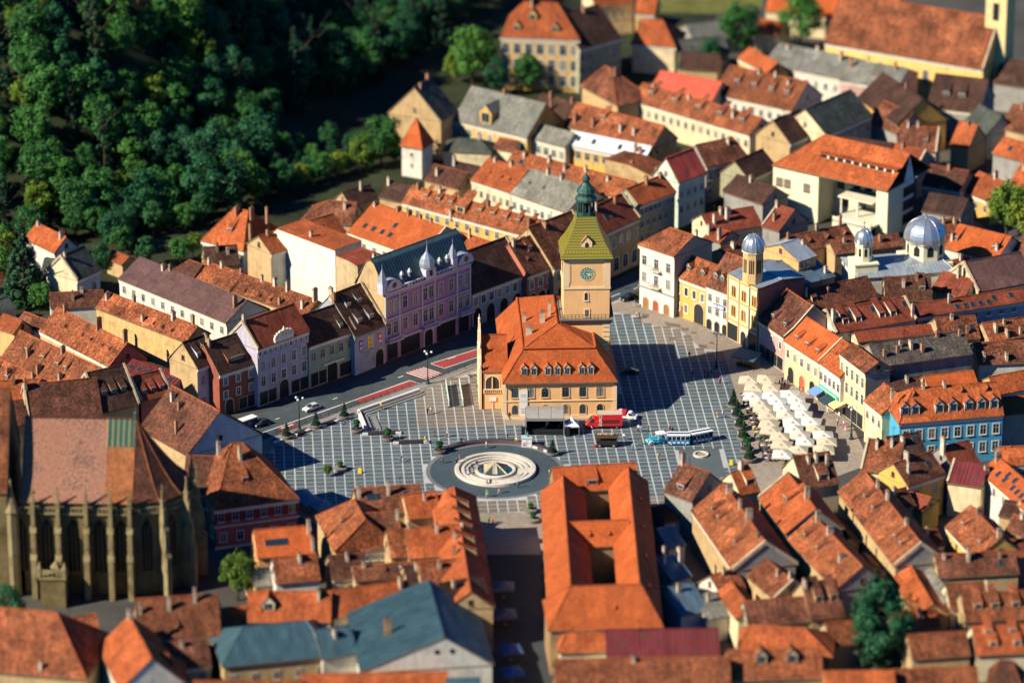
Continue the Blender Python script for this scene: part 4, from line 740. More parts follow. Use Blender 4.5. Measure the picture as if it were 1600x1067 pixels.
# ------------------------------------------------------------------ yards: sheds and lean-tos packed between the houses
h('orange-brown roof wedged behind the street house by the fountain', (640, 812), (690, 806), (640, 772), (700, 764), 9, 38, 'tan', 'OO', win=[], ch=[(.6, .3, 1.4, 2)])
h('low brown roof in the yard behind the barred skylight roof', (520, 905), (575, 900), (524, 868), (570, 862), 7, 36, 'tan', 'BR', win=[('F', 3, 1, 3, 6)], ch=[(.5, .2, 1.2, 2)])
h('narrow dark roof against the street house gable', (640, 915), (700, 906), (640, 884), (700, 876), 8, 34, 'tan', 'DK', win=[], ch=[(.3, .2, 1.2, 2)])
h('grey lean-to roof beside the tree below the church', (400, 918), (440, 912), (402, 890), (438, 882), 5, 28, 'tan', 'SL', win=[], ch=[])
h('brown roof in the gap between the tree and the orange strips', (330, 985), (390, 978), (345, 952), (392, 942), 6, 36, 'white', 'OB', win=[], ch=[(.3, .1, 1.4, 2)])
h('rust roof beside the gabled house at the lower left', (96, 1010), (160, 1000), (130, 968), (192, 946), 7, 38, 'olive', 'OB', win=[], ch=[])
h('tan roofed shed between the rust roof and the chimney house', (250, 1048), (330, 1040), (262, 1004), (332, 996), 5.5, 34, 'olive', 'BR', win=[('F', 3, 1, 2, 5)], ch=[(.5, .2, 1.2, 1)])
h('pale blue metal shed in the dark yard right of the courtyard palace', (1052, 908), (1082, 900), (1046, 868), (1078, 862), 5, 22, 'ice', 'BL', win=[], ch=[(.2, .2, 3.6, 2), (.9, .3, 3.0, 2)], cor=False)
h('long blue metal lean-to at the end of the dark yard', (1066, 962), (1106, 955), (1056, 915), (1098, 908), 6, 24, 'ice', 'BL', win=[], ch=[(.3, .2, 1.6, 1)], cor=False)
h('grey flat roofed annex beside the long blue lean-to', (1106, 968), (1140, 962), (1098, 930), (1128, 922), 5.5, 16, 'pale', 'SL', win=[], ch=[(.5, .3, 1.6, 1)], cor=False)
h('dark slate shed in the dark yard under the first diagonal roof', (1046, 858), (1072, 852), (1042, 822), (1070, 816), 4.5, 26, 'steel', 'BL', win=[], ch=[], cor=False)
h('small dark shed at the head of the dark yard', (1040, 816), (1064, 812), (1040, 790), (1060, 786), 4, 22, 'steel', 'DK', win=[], ch=[], cor=False)
h('white rendered yard house under the first diagonal gable', (1128, 930), (1166, 918), (1140, 890), (1170, 880), 6, 36, 'white', 'OB', win=[('F', 2, 1, 2, 5)], ch=[(.5, .1, 1.2, 1)])
h('narrow lean-to in the first dark lane', (1190, 858), (1214, 890), (1206, 848), (1230, 880), 5, 26, 'tan', 'DK', win=[], ch=[(.5, .3, 1.2, 1)], cor=False)
h('narrow lean-to in the second dark lane', (1282, 812), (1310, 850), (1300, 802), (1326, 838), 5, 26, 'tan', 'DK', win=[], ch=[(.5, .3, 1.4, 1)], cor=False)
h('dark lean-to low in the second dark lane beside the conifer', (1330, 872), (1356, 905), (1348, 864), (1374, 896), 5, 26, 'tan', 'BR', win=[], ch=[], cor=False)
h('brown cross roof behind the third diagonal roof', (1396, 800), (1432, 790), (1388, 768), (1420, 760), 7, 36, 'tan', 'BR', win=[], ch=[(.4, .2, 1.5, 2)])
h('small red roof against the yellow yard house', (1402, 790), (1440, 800), (1408, 766), (1442, 772), 6, 26, 'yellow', 'RD', win=[], ch=[])
h('tan roofed lean-to under the yellow yard house', (1440, 858), (1476, 852), (1436, 832), (1470, 824), 6, 30, 'ochre', 'BR', win=[('F', 2, 1, 2, 5)], ch=[(.5, .2, 1.4, 1)])
h('pale yard wall house beside the brown diagonal roof', (1440, 886), (1470, 880), (1432, 858), (1462, 850), 6, 34, 'pale', 'OB', win=[], ch=[])
h('brown roof tucked under the rooflight roof at the right edge', (1560, 806), (1612, 816), (1546, 778), (1600, 784), 7, 30, 'tan', 'DK', win=[], ch=[(.5, .2, 1.2, 1)])
h('orange lean-to between the lower right brown roofs', (1400, 986), (1470, 980), (1404, 958), (1466, 950), 6, 34, 'tan', 'OO', win=[], ch=[(.6, .2, 1.0, 1)])
h('rust cross roof below the plain brown roof in the yards', (1300, 1010), (1350, 1004), (1304, 972), (1346, 966), 6, 36, 'tan', 'OB', win=[], ch=[])
h('orange gabled front wing of the courtyard palace street side', (872, 1020), (948, 1018), (884, 990), (944, 986), 7, 34, 'cream', 'OO', k='hg', win=[], ch=[])
h('brown roof at the bottom edge left of the lane', (700, 1098), (752, 1096), (700, 1060), (750, 1058), 7, 34, 'white', 'TL', win=[], ch=[])
h('low brown roof between the dormered roof and the firewall', (150, 545), (200, 566), (166, 530), (206, 548), 5, 26, 'tan', 'BR', win=[], ch=[], cor=False)
h('crimson sheet roof with glass panels below the tan firewall', (188, 580), (268, 606), (204, 556), (284, 590), 6.5, 22, 'grey', 'CR', win=[], ch=[], sky=[(.5, [.1, .25, .4, .85])], cor=False)
h('plain dark red roof with small pink dormers before the firewall', (222, 628), (268, 616), (205, 590), (250, 576), 8, 44, 'rose', 'RD', win=[], ch=[], dor=[('s', .7, [.2, .5, .8], (1.2, .9))], fw='AB')
h('dark brown steep roof with three long dormers behind the church', (158, 646), (218, 632), (124, 585), (190, 570), 8, 46, 'tan', 'DK', win=[], ch=[], dor=[('s', .6, [.25, .5, .75], (1.4, 1.1))], fw='AB')
h('broad dark brown roof right behind the church ridge', (46, 660), (160, 648), (30, 608), (126, 586), 8, 46, 'tan', 'BR', win=[], ch=[(.02, .1, 2, 3)], fw='A')
h('dark roof stub at the edge behind the church ridge', (10, 668), (46, 662), (14, 630), (32, 622), 8, 44, 'tan', 'BR', win=[], ch=[])
h('orange roof edge behind the dark broad roof', (-30, 650), (60, 645), (-30, 600), (40, 590), 8, 40, 'orange', 'OO', win=[], ch=[(.6, .1, 1.4, 3)])
h('low brown roof between the terraces and the yellow cross gable', (770, 232), (800, 238), (772, 214), (800, 218), 6, 30, 'cream', 'BR', win=[], ch=[])
h('brown roof behind the grey slate and the clock tower spire', (905, 330), (948, 318), (918, 296), (960, 286), 8, 34, 'tan', 'RD', win=[], ch=[(.5, .1, 1.2, 2)])
h('dark roof filling the block behind the modern building', (1300, 250), (1380, 262), (1310, 222), (1380, 212), 8, 34, 'grey', 'DK', win=[], ch=[])
h('dark brown roof left of the modern building', (1130, 300), (1190, 320), (1140, 272), (1196, 284), 8, 34, 'grey', 'DK', win=[], ch=[(.4, .1, 1.4, 2)])
h('shaded brown roof in the hollow right of the modern building', (1440, 290), (1500, 300), (1440, 262), (1500, 258), 8, 34, 'grey', 'BR', win=[('F', 4, 1, 3, 7)], ch=[(.5, .1, 1.2, 0)])
h('dark roof beside the shaded hollow at the right', (1440, 330), (1500, 340), (1446, 306), (1500, 302), 7, 32, 'grey', 'DK', win=[], ch=[])
h('brown roof behind the old church side at the right edge', (1552, 130), (1618, 140), (1552, 96), (1618, 92), 8, 36, 'grey', 'DK', win=[], ch=[])
h('dark roof between the long terraces and the slate house', (1230, 205), (1262, 196), (1232, 180), (1258, 170), 7, 34, 'tan', 'OO', win=[], ch=[])
h('red roof between the mauve roof and the domed church', (1494, 436), (1530, 428), (1490, 408), (1520, 398), 8, 34, 'cream', 'RD', win=[], ch=[(.6, .1, 1.4, 2)])
h('brown roof behind the tall brown house by the tower shadow', (1262, 478), (1300, 470), (1256, 452), (1292, 446), 8.5, 32, 'tan', 'BR', win=[], ch=[])
h('orange roof filling the corner behind the turquoise house', (1560, 650), (1618, 644), (1556, 622), (1618, 616), 9, 32, 'grey', 'OO', win=[], ch=[])
h('brown roof wedge between ochre house and turquoise house', (1360, 600), (1400, 594), (1352, 584), (1392, 578), 10, 26, 'grey', 'BR', win=[], ch=[(.5, .2, 1, 2)])

h('orange cross roof running into the street house ridge', (640, 873), (728, 866), (642, 828), (722, 816), 9.4, 38, 'tan', 'OO', win=[], ch=[(.55, .2, 2.0, 2), (.85, .5, 1.6, 3)], fw='B')
h('brown cross roof below it against the street house', (660, 915), (738, 908), (668, 880), (730, 868), 9.2, 36, 'tan', 'OB', win=[], ch=[(.4, .3, 1.4, 1)])
h('dark roofed gable house closing the street row by the teal gable', (700, 956), (768, 944), (706, 910), (762, 896), 9.5, 38, 'tan', 'DK', win=[('R', 2, 2, 2, 8)], ch=[(.3, .2, 1.4, 1)])
h('shaded grey wing attached to the yellow school', (907, 78), (972, 60), (884, 22), (944, 4), 13, 36, 'olive', 'DK', win=[('F', 6, 3, 1, 12)], ch=[(.6, .1, 1.4, 0)])
h('tall yellow gable house between the school wing and the cream hall', (992, 22), (1022, 24), (996, -6), (1018, -8), 9, 40, 'yellow', 'OO', win=[('F', 2, 2, 1, 8)], ch=[])
h('dark roofed range behind the school wing', (930, 12), (990, 6), (930, -20), (985, -26), 9, 36, 'cream', 'OO', win=[('F', 5, 1, 4, 8)], ch=[])
h('brown roof behind the red metal roof', (1060, 108), (1120, 112), (1062, 84), (1116, 82), 7, 34, 'tan', 'DK', win=[], ch=[])
h('dark barn roof beside the cream hall', (1062, 90), (1140, 84), (1070, 62), (1136, 56), 6, 30, 'grey', 'SD', win=[], ch=[])
# ------------------------------------------------------------------ landmarks
def frame(a, b, z):
    A, B = P(a[0], a[1], z), P(b[0], b[1], z); u = (B-A).normalized()
    return A, math.atan2(u.y, u.x), (B-A).length
PEACH = plaster((0.86, 0.50, 0.23), 0.10); PEACH2 = plaster((0.84, 0.60, 0.36), 0.10)
COPPER = metal_roof('green_copper', (0.035, 0.095, 0.080), 0.5); GOLD = plain('gilding', (0.85, 0.55, 0.12), 0.3, 0.8)
# --- council house with the clock tower
A0, RA, LF = frame((785, 599.5), (965, 596.5), 9.1)
council = thing('council_house', 'peach council house with orange mansard roof and green clock tower on the square', 'council house', (A0.x, A0.y, 0), RA)
uf = Vector((math.cos(RA), math.sin(RA), 0)); nf = Vector((-uf.y, uf.x, 0)); A0 = Vector((A0.x, A0.y, 0)); council_root[0] = council
HW = LF/2; DEP = 40.0; HH = 10.2; FD = 11.0
main = house(None, None, None, None, None, 9.1, 36, PEACH, 'OR', 'hh', root=council, geo=dict(A=A0+nf*DEP, B=A0.copy(), w=HW, zr=9.1+HH, iA=FD, iB=FD),
             prof=[(0, 0), (.39, .68), (1, 1)], ch=[(.62, .25, 2.6, 2), (.5, .55, 1.6, 2), (.56, .12, 3.2, 2), (.72, .5, 1.8, 2)], ov=.75, side=PEACH)
b = MB(); bz = 9.1+.68*HH+.06; e_ = .39
bp = [(e_*HW-.25, DEP-e_*FD), (e_*HW-.25, e_*FD-.25), (LF-e_*HW+.25, e_*FD-.25), (LF-e_*HW+.25, DEP-e_*FD)]
for p, q in zip(bp, bp[1:]): b.tube((p[0], p[1], bz), (q[0], q[1], bz), .30, n=6)
b.build('roof_step', [ROOF['OR']], main['RO'], main['ML'].inverted())
RO = main['RO']; IM = council.matrix_basis.inverted()
def cput(name, b, mats, M=None, parent=council, smooth=False): return b.build(name, mats, parent, M, smooth)
for px in (819, 834, 856, 871, 886, 909, 923):
    x = (px-785)/180*LF; dormer(RO, 'g', main['ML'].inverted() @ T((x, 0.95, 9.1+0.95*0.68*HH/(0.39*FD))), 1.5, 1.9, 0.68*HH/(0.39*FD), ROOF['OR'], PEACH2)
DKGREEN = plain('window_frame_green', (0.03, 0.09, 0.09), 0.5)
for px, st in ((805, 'r'), (829, 'r'), (852, 'a'), (884, 'r'), (911, 'r'), (938, 'r')):
    add_window(council, T(((px-785)/180*LF, .75, 5.3)), 1.55, 2.4, st, DKGREEN, plaster((0.70, 0.42, 0.2), .1))
for px in (805, 852, 884, 911, 938): add_window(council, T(((px-785)/180*LF, .75, 1.1)), 1.4, 2.3, 'a', DKGREEN, plaster((0.70, 0.42, 0.2), .1))
b = MB(); b.box(.1, LF-.1, .55, .75, 4.3, 4.5); b.box(.1, LF-.1, .5, .75, 0, .8)
for x in (.1, LF-1.0): b.box(x, x+.9, .62, .75, .8, 8.2)
cput('string_course', b, [PEACH2])
b = MB(); b.box(0, 1.9, .55, .62, .0, 6.8, 0); b.box(.3, 1.6, .53, .55, 5.2, 5.9, 1); b.box(.3, 1.6, .53, .55, 4.8, 5.0, 1)
b.lathe([(.55, 0), (.55, .02)], 0, 0, 12, 1); b2 = MB(); b2.box(0, 1.9, .55, .63, .8, 7.2, 0)
for z, w_ in ((5.9, 1.3), (5.5, 1.1), (2.4, 1.2), (1.9, .9), (1.5, 1.1)): b2.box(.95-w_/2, .95+w_/2, .53, .55, z, z+.22, 1)
cput('hanging_banner', b2, [plain('banner_cloth', (0.78, 0.76, 0.72), .8), plain('banner_print', (0.40, 0.42, 0.46), .8)], T(((811.5-785)/180*LF, 0, 0)))
# loggia wing with its scrolled west gable
lg = house(None, (755, 581), (793, 580.4), (760, 523), (812, 522), 9.4, 42, PEACH, 'OR', 'gg', root=council, ch=[], ov=.3, cor=False)
LGI = lg['ML']; Lw = lg['w']
b = MB(); L_ = (784-756)/6.6
arch = [(-1.55, 0), (1.55, 0)]+[(1.55*math.cos(math.pi*k/10), 1.6+1.55*math.sin(math.pi*k/10)) for k in range(11)]
cx = L_*.5
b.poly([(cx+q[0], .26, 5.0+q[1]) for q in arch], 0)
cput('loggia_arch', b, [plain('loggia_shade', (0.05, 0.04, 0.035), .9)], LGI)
b = MB(); b.box(.0, L_+.3, .0, .3, 4.1, 4.9, 0)
for k in range(9): b.box(.35+k*.46, .55+k*.46, -.06, .02, 4.25, 4.75, 1)
b.box(0, L_+.3, -.1, .3, 4.9, 5.05, 0)
ring = arch
for k in range(len(arch)):
    p, q = arch[k], arch[(k+1) % len(arch)]; s = 1.14
    b.poly([(cx+p[0], .2, 5+p[1]), (cx+q[0], .2, 5+q[1]), (cx+q[0]*s, .2, 5+q[1]*s), (cx+p[0]*s, .2, 5+p[1]*s)], 0)
b.tube((cx, .1, 5.05), (cx, .1, 7.9), .13, n=8, mi=0)
cput('loggia_parapet', b, [PEACH2, FRAME_B], LGI)
b = MB(); prof_ = [(0, 9.0), (0, 10.2), (1.2, 10.6), (1.6, 12.0), (2.6, 12.6), (3.2, 14.4), (4.6, 15.0), (5.4, 17.0), (6.6, 17.4), (Lw, 19.0)]
full = prof_+[(2*Lw-y, z) for y, z in reversed(prof_[:-1])]
for x in (-.9, -.35): b.poly([(x, y, z) for y, z in (full if x > -.5 else full[::-1])], 0)
for p, q in zip(full, full[1:]): b.poly([(-.9, p[0], p[1]), (-.35, p[0], p[1]), (-.35, q[0], q[1]), (-.9, q[0], q[1])], 0)
b.box(-.9, -.35, 0, 2*Lw, 0, 9.0, 0)
for y, z in ((0.1, 10.2), (3.0, 14.2), (Lw, 19.0), (2*Lw-3, 14.2), (2*Lw-.1, 10.2)): b.lathe([(.28, z), (.22, z+.5), (.34, z+.8), (.12, z+1.2), (.02, z+2.0)], -.62, y, 8, 1)
cput('scrolled_gable', b, [PEACH2, TRIM], LGI)
b = MB(); b.box(1.4, 3.0, .1, .25, 2.0, 3.0); b.box(2.1, 2.2, .12, .2, 0, 2.0)
cput('notice_board', b, [plain('board_white', (0.75, 0.70, 0.68), .6)], LGI)
# clock tower
TX0, TX1, TY0 = LF*.556, LF*.957, 12.8; TS = TX1-TX0; TY1 = TY0+TS; tcx, tcy = (TX0+TX1)/2, (TY0+TY1)/2
b = MB(); b.box(TX0, TX1, TY0, TY1, 0, 34.6, 0)
for x in (TX0, TX1-1.1): b.box(x-.12, x+1.22, TY0-.12, TY0+.01, 27.6, 34.4, 1)
b.box(TX0-.2, TX1+.2, TY0-.2, TY1+.2, 27.0, 27.5, 1)
b.box(TX0-.12, TX1+.12, TY0-.12, TY1+.12, 33.7, 34.5, 1); b.box(TX0+1.2, TX0+1.5, TY0-.1, TY0, 28.5, 33, 1); b.box(TX1-1.5, TX1-1.2, TY0-.1, TY0, 28.5, 33, 1)
cput('tower_shaft', b, [PEACH, PEACH2])
b = MB()
for k in range(9): b.box(TX1-1.5, TX1+.08, TY0-.14, TY0+.01, 9.5+k*1.15, 10.2+k*1.15, 0)
cput('quoins', b, [PEACH2])
b = MB(); zb = 19.0
b.box(TX0-.9, TX1+.9, TY0-.9, TY1+.9, zb+.6, zb+.85, 0)
for q in range(4):
    pts = [(TX0-.9, TY0-.9), (TX1+.9, TY0-.9), (TX1+.9, TY1+.9), (TX0-.9, TY1+.9)]; lo = [(TX0, TY0), (TX1, TY0), (TX1, TY1), (TX0, TY1)]
    a_, c_ = pts[q], pts[(q+1) % 4]; e_, f_ = lo[q], lo[(q+1) % 4]
    b.poly([(e_[0], e_[1], zb-.9), (f_[0], f_[1], zb-.9), (c_[0], c_[1], zb+.6), (a_[0], a_[1], zb+.6)], 0)
cput('balcony', b, [plaster((0.28, 0.24, 0.20), .3)])
b = MB(); n_ = 14
for q in range(4):
    pts = [(TX0-.8, TY0-.8), (TX1+.8, TY0-.8), (TX1+.8, TY1+.8), (TX0-.8, TY1+.8)]; p, r = Vector((*pts[q], 0)), Vector((*pts[(q+1) % 4], 0))
    for k in range(n_): o = p.lerp(r, k/n_); b.tube((o.x, o.y, zb+.85), (o.x, o.y, zb+1.95), .05, n=4)
    for z in (1.45, 1.95): b.tube((p.x, p.y, zb+z), (r.x, r.y, zb+z), .05, n=4)
cput('balcony_railing', b, [IRON])
def checker_roof():
    m, nt, bb = _nodes('glazed_tile_zigzag'); tc = N(nt, 'ShaderNodeTexCoord'); sep = N(nt, 'ShaderNodeSeparateXYZ'); nt.links.new(tc.outputs['UV'], sep.inputs[0])
    def mth(op, a, b_=None):
        q = N(nt, 'ShaderNodeMath', operation=op)
        for i, v in enumerate((a, b_)):
            if v is None: continue
            if isinstance(v, (int, float)): q.inputs[i].default_value = v
            else: nt.links.new(v, q.inputs[i])
        return q.outputs[0]
    tri = mth('PINGPONG', sep.outputs[0], 0.36)
    f = mth('FRACT', mth('DIVIDE', mth('ADD', sep.outputs[1], tri), 0.62))
    c = ramp(nt, f, [(0.0, (0.40, 0.30, 0.03)), (0.42, (0.40, 0.30, 0.03)), (0.54, (0.035, 0.07, 0.02)), (1.0, (0.045, 0.085, 0.03))])
    nt.links.new(c, bb.inputs['Base Color']); bb.inputs['Roughness'].default_value = .3; return m
ZIG = checker_roof()
b = MB(); prof_ = [(TS/2+.75, 34.6), (TS/2+.1, 35.9), (TS/2-1.1, 38.0), (TS/2-2.4, 41.0), (2.15, 43.6)]
for (r0, z0), (r1, z1) in zip(prof_, prof_[1:]):
    for q in range(4):
        cs = [(-1, -1), (1, -1), (1, 1), (-1, 1)]; p, s = cs[q], cs[(q+1) % 4]
        b.poly([(tcx+p[0]*r0, tcy+p[1]*r0, z0), (tcx+s[0]*r0, tcy+s[1]*r0, z0), (tcx+s[0]*r1, tcy+s[1]*r1, z1), (tcx+p[0]*r1, tcy+p[1]*r1, z1)], 0)
b.box(tcx-TS/2-.7, tcx+TS/2+.7, tcy-TS/2-.7, tcy+TS/2+.7, 34.35, 34.58, 1)
TR = cput('tower_roof', b, [ZIG, COPPER])
b = MB(); b.box(-1.2, 1.2, .0, 2.5, 0, 1.7, 0); b.poly([(-1.2, 0, 1.7), (1.2, 0, 1.7), (0, 0, 3.0)], 0)
for s in (-1, 1): b.poly([(s*1.45, -.15, 1.45), (0, -.15, 3.15), (0, 3.2, 3.15), (s*1.45, 2.4, 1.45)], 1)
arc = [(-.42, .25), (.42, .25), (.42, 1.2), (.0, 1.7), (-.42, 1.2)]; b.poly([(x, -.03, z) for x, z in arc], 2)
cput('tower_dormer', b, [PEACH2, plain('dormer_brown', (0.35, 0.16, 0.06), .7), OPENING_BLACK], T((tcx, tcy-TS/2+.55, 36.6)), TR)
b = MB()
b.prism([(tcx+2.3*math.cos(math.pi/8+k*math.pi/4), tcy+2.3*math.sin(math.pi/8+k*math.pi/4)) for k in range(8)], 43.4, 44.2, 0)
for k in range(8):
    a_ = math.pi/8+k*math.pi/4; b.tube((tcx+1.9*math.cos(a_), tcy+1.9*math.sin(a_), 44.2), (tcx+1.9*math.cos(a_), tcy+1.9*math.sin(a_), 47.0), .24, n=6, mi=0)
b.lathe([(1.2, 44.2), (1.2, 47.0)], tcx, tcy, 8, 1)
b.lathe([(2.5, 46.9), (2.5, 47.4), (1.9, 48.0), (1.9, 48.5), (2.2, 48.9), (1.9, 49.8), (1.1, 50.6), (.7, 51.2), (.95, 51.8), (.75, 52.5), (.3, 52.9), (.12, 53.4), (.05, 54.6)], tcx, tcy, 12, 0)
b.lathe([(.0, 53.4), (.26, 53.7), (.0, 54.0)], tcx, tcy, 8, 2)
cput('lantern_spire', b, [COPPER, OPENING_BLACK, GOLD], None, TR)
CLK = [plain('clock_face', (0.05, 0.20, 0.17), .4), plain('clock_hand', (0.85, 0.70, 0.35), .4), plain('clock_marks', (0.80, 0.78, 0.62), .5)]
for M_ in (T((tcx, TY0, 30.8)), T((TX1, tcy, 30.8)) @ RZ(math.pi/2), T((TX0, tcy, 30.8)) @ RZ(-math.pi/2)):
    b = MB(); ng = 28
    C_ = [(1.55*math.cos(2*math.pi*k/ng), 1.55*math.sin(2*math.pi*k/ng)) for k in range(ng)]
    b.poly([(x, -.10, z) for x, z in C_], 0)
    for k in range(ng):
        p, q = C_[k], C_[(k+1) % ng]; b.poly([(p[0], -.14, p[1]), (q[0], -.14, q[1]), (q[0]*1.1, -.14, q[1]*1.1), (p[0]*1.1, -.14, p[1]*1.1)], 1)
    for k in range(12):
        t = Matrix.Rotation(k*math.pi/6, 4, 'Y'); b.obox(t, -.07, .07, -.14, -.11, 1.0, 1.4, 2)
    for k in range(ng): 
        p, q = C_[k], C_[(k+1) % ng]; b.poly([(p[0]*.5, -.12, p[1]*.5), (q[0]*.5, -.12, q[1]*.5), (q[0]*.44, -.12, q[1]*.44), (p[0]*.44, -.12, p[1]*.44)], 2)
    b.obox(Matrix.Rotation(math.radians(100), 4, 'Y'), -.09, .09, -.17, -.14, -.1, 1.3, 1); b.obox(Matrix.Rotation(math.radians(122), 4, 'Y'), -.12, .12, -.19, -.17, -.1, .85, 1)
    cput('clock', b, CLK, M_)
add_window(council, T((tcx-.1, TY0, 24.2)), .75, 1.9, 'a', DKGREEN, PEACH2); add_window(council, T((tcx+.1, TY0, 20.2)), .9, 1.7, 'r', DKGREEN, PEACH2)
add_window(council, T((tcx, TY0, 36.2)), .01, .01, 'r', DKGREEN) if False else None

# --- purple palace on the shaded side
A_, B_ = P(604, 459, 17.5), P(737.5, 410, 17.5)
LILW = plaster((0.52, 0.50, 0.60), .2); ROOF['DT'] = metal_roof('roof_blue_slate', (0.055, 0.105, 0.125), 0.5)
pp = house('pink-purple ornate palace with dark teal mansard roof and central cupola', None, None, None, None, 17.5, 30, 'purple', 'DT', 'gg', name='palace', cat='palace',
           geo=dict(A=A_, B=B_, w=5.4, zr=24.7), prof=[(0, 0), (.76, .9), (1, 1)], side='tan', ch=[(.1, -.3, 1.2, 2)], fw='', verge=.1, ov=.6,
           win=[('F', 2, 2, 5.4, 16.4, .0, .16), ('F', 1, 2, 5.4, 16.4, .17, .29), ('F', 1, 2, 5.4, 16.4, .29, .41), ('F', 2, 2, 5.4, 16.4, .43, .57), ('F', 1, 2, 5.4, 16.4, .59, .71), ('F', 1, 2, 5.4, 16.4, .71, .83), ('F', 2, 2, 5.4, 16.4, .84, 1)], sur=LILW, wsz=(1.35, 3.0), wst='r')
Lp = pp['L']; RT = pp['root']; ov_ = .6
b = MB()
for z, hh_ in ((4.6, .5), (10.4, .35), (16.3, .4)): b.box(0, Lp, ov_-.35, ov_-.002, z, z+hh_, 0)
for t in (.0, .155, .42, .565, .83, .985): b.box(t*Lp, t*Lp+.5, ov_-.22, ov_-.004, 5.1, 16.3, 0)
b.box(0, Lp, -.3, .3, 17.4, 17.52, 0)
for k in range(int(Lp/.9)): b.box(k*.9+.15, k*.9+.45, -.2, .1, 17.52, 18.2, 0)
b.box(0, Lp, -.3, .2, 18.2, 18.4, 0)
b.build('facade_mouldings', [LILW], RT)
b = MB()
for t0, t1, hgt in ((.02, .14, 4.2), (.18, .40, 4.3), (.60, .82, 4.3), (.86, .98, 4.2)): b.box(t0*Lp, t1*Lp, ov_-.05, ov_-.01, .1, hgt, 0)
aw = [(-1.4, 0), (1.4, 0)]+[(1.4*math.cos(math.pi*k/8), 2.9+1.4*math.sin(math.pi*k/8)) for k in range(9)]
b.poly([(.5*Lp+x, ov_-.05, z+.1) for x, z in aw], 0)
b.build('shop_front', [plain('shop_dark', (0.02, 0.025, 0.03), .25)], RT)
b = MB()
for k in range(len(aw)):
    p, q = aw[k], aw[(k+1) % len(aw)]; s = 1.3
    b.poly([(.5*Lp+p[0], ov_-.2, .1+p[1]), (.5*Lp+q[0], ov_-.2, .1+q[1]), (.5*Lp+q[0]*s, ov_-.2, .1+q[1]*1.16), (.5*Lp+p[0]*s, ov_-.2, .1+p[1]*1.16)], 0)
b.build('portal', [LILW], RT)
for x0_, x1_ in ((.5*Lp-2.6, .5*Lp+2.6), (0, .16*Lp), (.84*Lp, Lp)):
    b = MB(); b.box(x0_, x1_, -1.05, ov_, 5.0, 5.3, 0)
    for k in range(9): xx = x0_+(x1_-x0_)*k/8; b.box(xx-.08, xx+.08, -1.0, -.85, 5.3, 6.1, 0)
    b.box(x0_, x1_, -1.05, -.8, 6.1, 6.25, 0); b.build('balcony', [LILW], RT)
PRO = pp['RO']; ZNC = ROOF['ZN']
b = MB(); cx = .5*Lp
b.box(cx-1.7, cx+1.7, -.5, 2.6, 17.5, 20.0, 1); b.lathe([(1.5, 20.0), (1.9, 20.3), (1.95, 21.2), (1.5, 22.4), (.85, 23.2), (.35, 23.9), (.2, 24.6), (.06, 25.6), (.03, 27)], cx, .9, 8, 0, math.pi/8)
b.box(cx-.5, cx+.5, -.56, -.5, 18.2, 19.6, 2)
b.build('cupola', [ZNC, LILW, GLASS], PRO)
for t in (.08, .92):
    b = MB(); cx = t*Lp
    n = 12; arc = [(cx+2.6*math.cos(math.pi*k/n), 17.9+2.6*math.sin(math.pi*k/n)) for k in range(n+1)]
    b.poly([(x, -.35, z) for x, z in arc], 1)
    for p, q in zip(arc, arc[1:]): b.poly([(p[0], -.35, p[1]), (q[0], -.35, q[1]), (q[0], 2.2, q[1]), (p[0], 2.2, p[1])], 0)
    b.poly([(cx+.75*math.cos(k*math.pi/6), -.4, 19.1+.75*math.sin(k*math.pi/6)) for k in range(12)], 2)
    b.build('lunette', [ZNC, LILW, GLASS], PRO)
    b = MB(); tx = cx+(-3.0 if t < .5 else -3.6)
    b.box(tx-.8, tx+.8, -.2, 1.6, 17.5, 20.2, 1); b.lathe([(1.35, 20.2), (1.15, 20.6), (.5, 22.6), (.08, 23.6), (.03, 25)], tx, .7, 4, 0, math.pi/4)
    b.build('turret', [ZNC, LILW], PRO)
for t in (.22, .31, .66, .75):
    b = MB(); b.lathe([(.55, 0), (.55, 1.1), (.6, 1.15), (.3, 1.7), (.05, 2.0)], 0, 0, 8, 0); b.box(-.3, .3, -.62, -.5, .2, .9, 1)
    b.build('bulls_eye', [ZNC, GLASS], PRO, T((t*Lp, 1.3, 19.2)))

# --- white gate tower on the wood's edge
A_, B_ = P(624, 228, 8.5), P(660, 234, 8.5); Lg = (B_-A_).length
house('white square gate tower with steep orange pyramid roof at the wood', None, None, None, None, 8.5, 60, 'white', 'OR', 'hh', name='gate_tower', cat='tower', geo=dict(A=A_, B=B_, w=Lg/2, zr=15.6, iA=Lg/2-.1, iB=Lg/2-.1), win=[('F', 1, 2, 2, 8, .2, .8, 'r', (.7, .9))], ch=[], cor=False)
# --- old church at the top
oc = house('long old church with vast brown roof and yellow walls at the top', (1288, 68), (1535, 110), (1318, 2), (1530, 10), 12, 50, plaster((0.80, 0.55, 0.18), .2), 'OB', win=[('F', 7, 1, 3, 11, 0, 1, 'a', (1.6, 4.5))], name='old_church', cat='church', ch=[], fw='B')
b = MB(); Lo = oc['L']; b.box(Lo-3.2, Lo+3.0, 8, 14, 0, 34, 0); b.lathe([(3.4, 34), (3.0, 36), (1.0, 42), (.05, 46)], Lo-.1, 11, 4, 1, math.pi/4); b.box(Lo-1, Lo+.8, 7.9, 8.0, 24, 29, 2)
b.build('bell_tower', [plaster((0.80, 0.62, 0.30), .2), ROOF['OO'], GLASS], oc['root'])
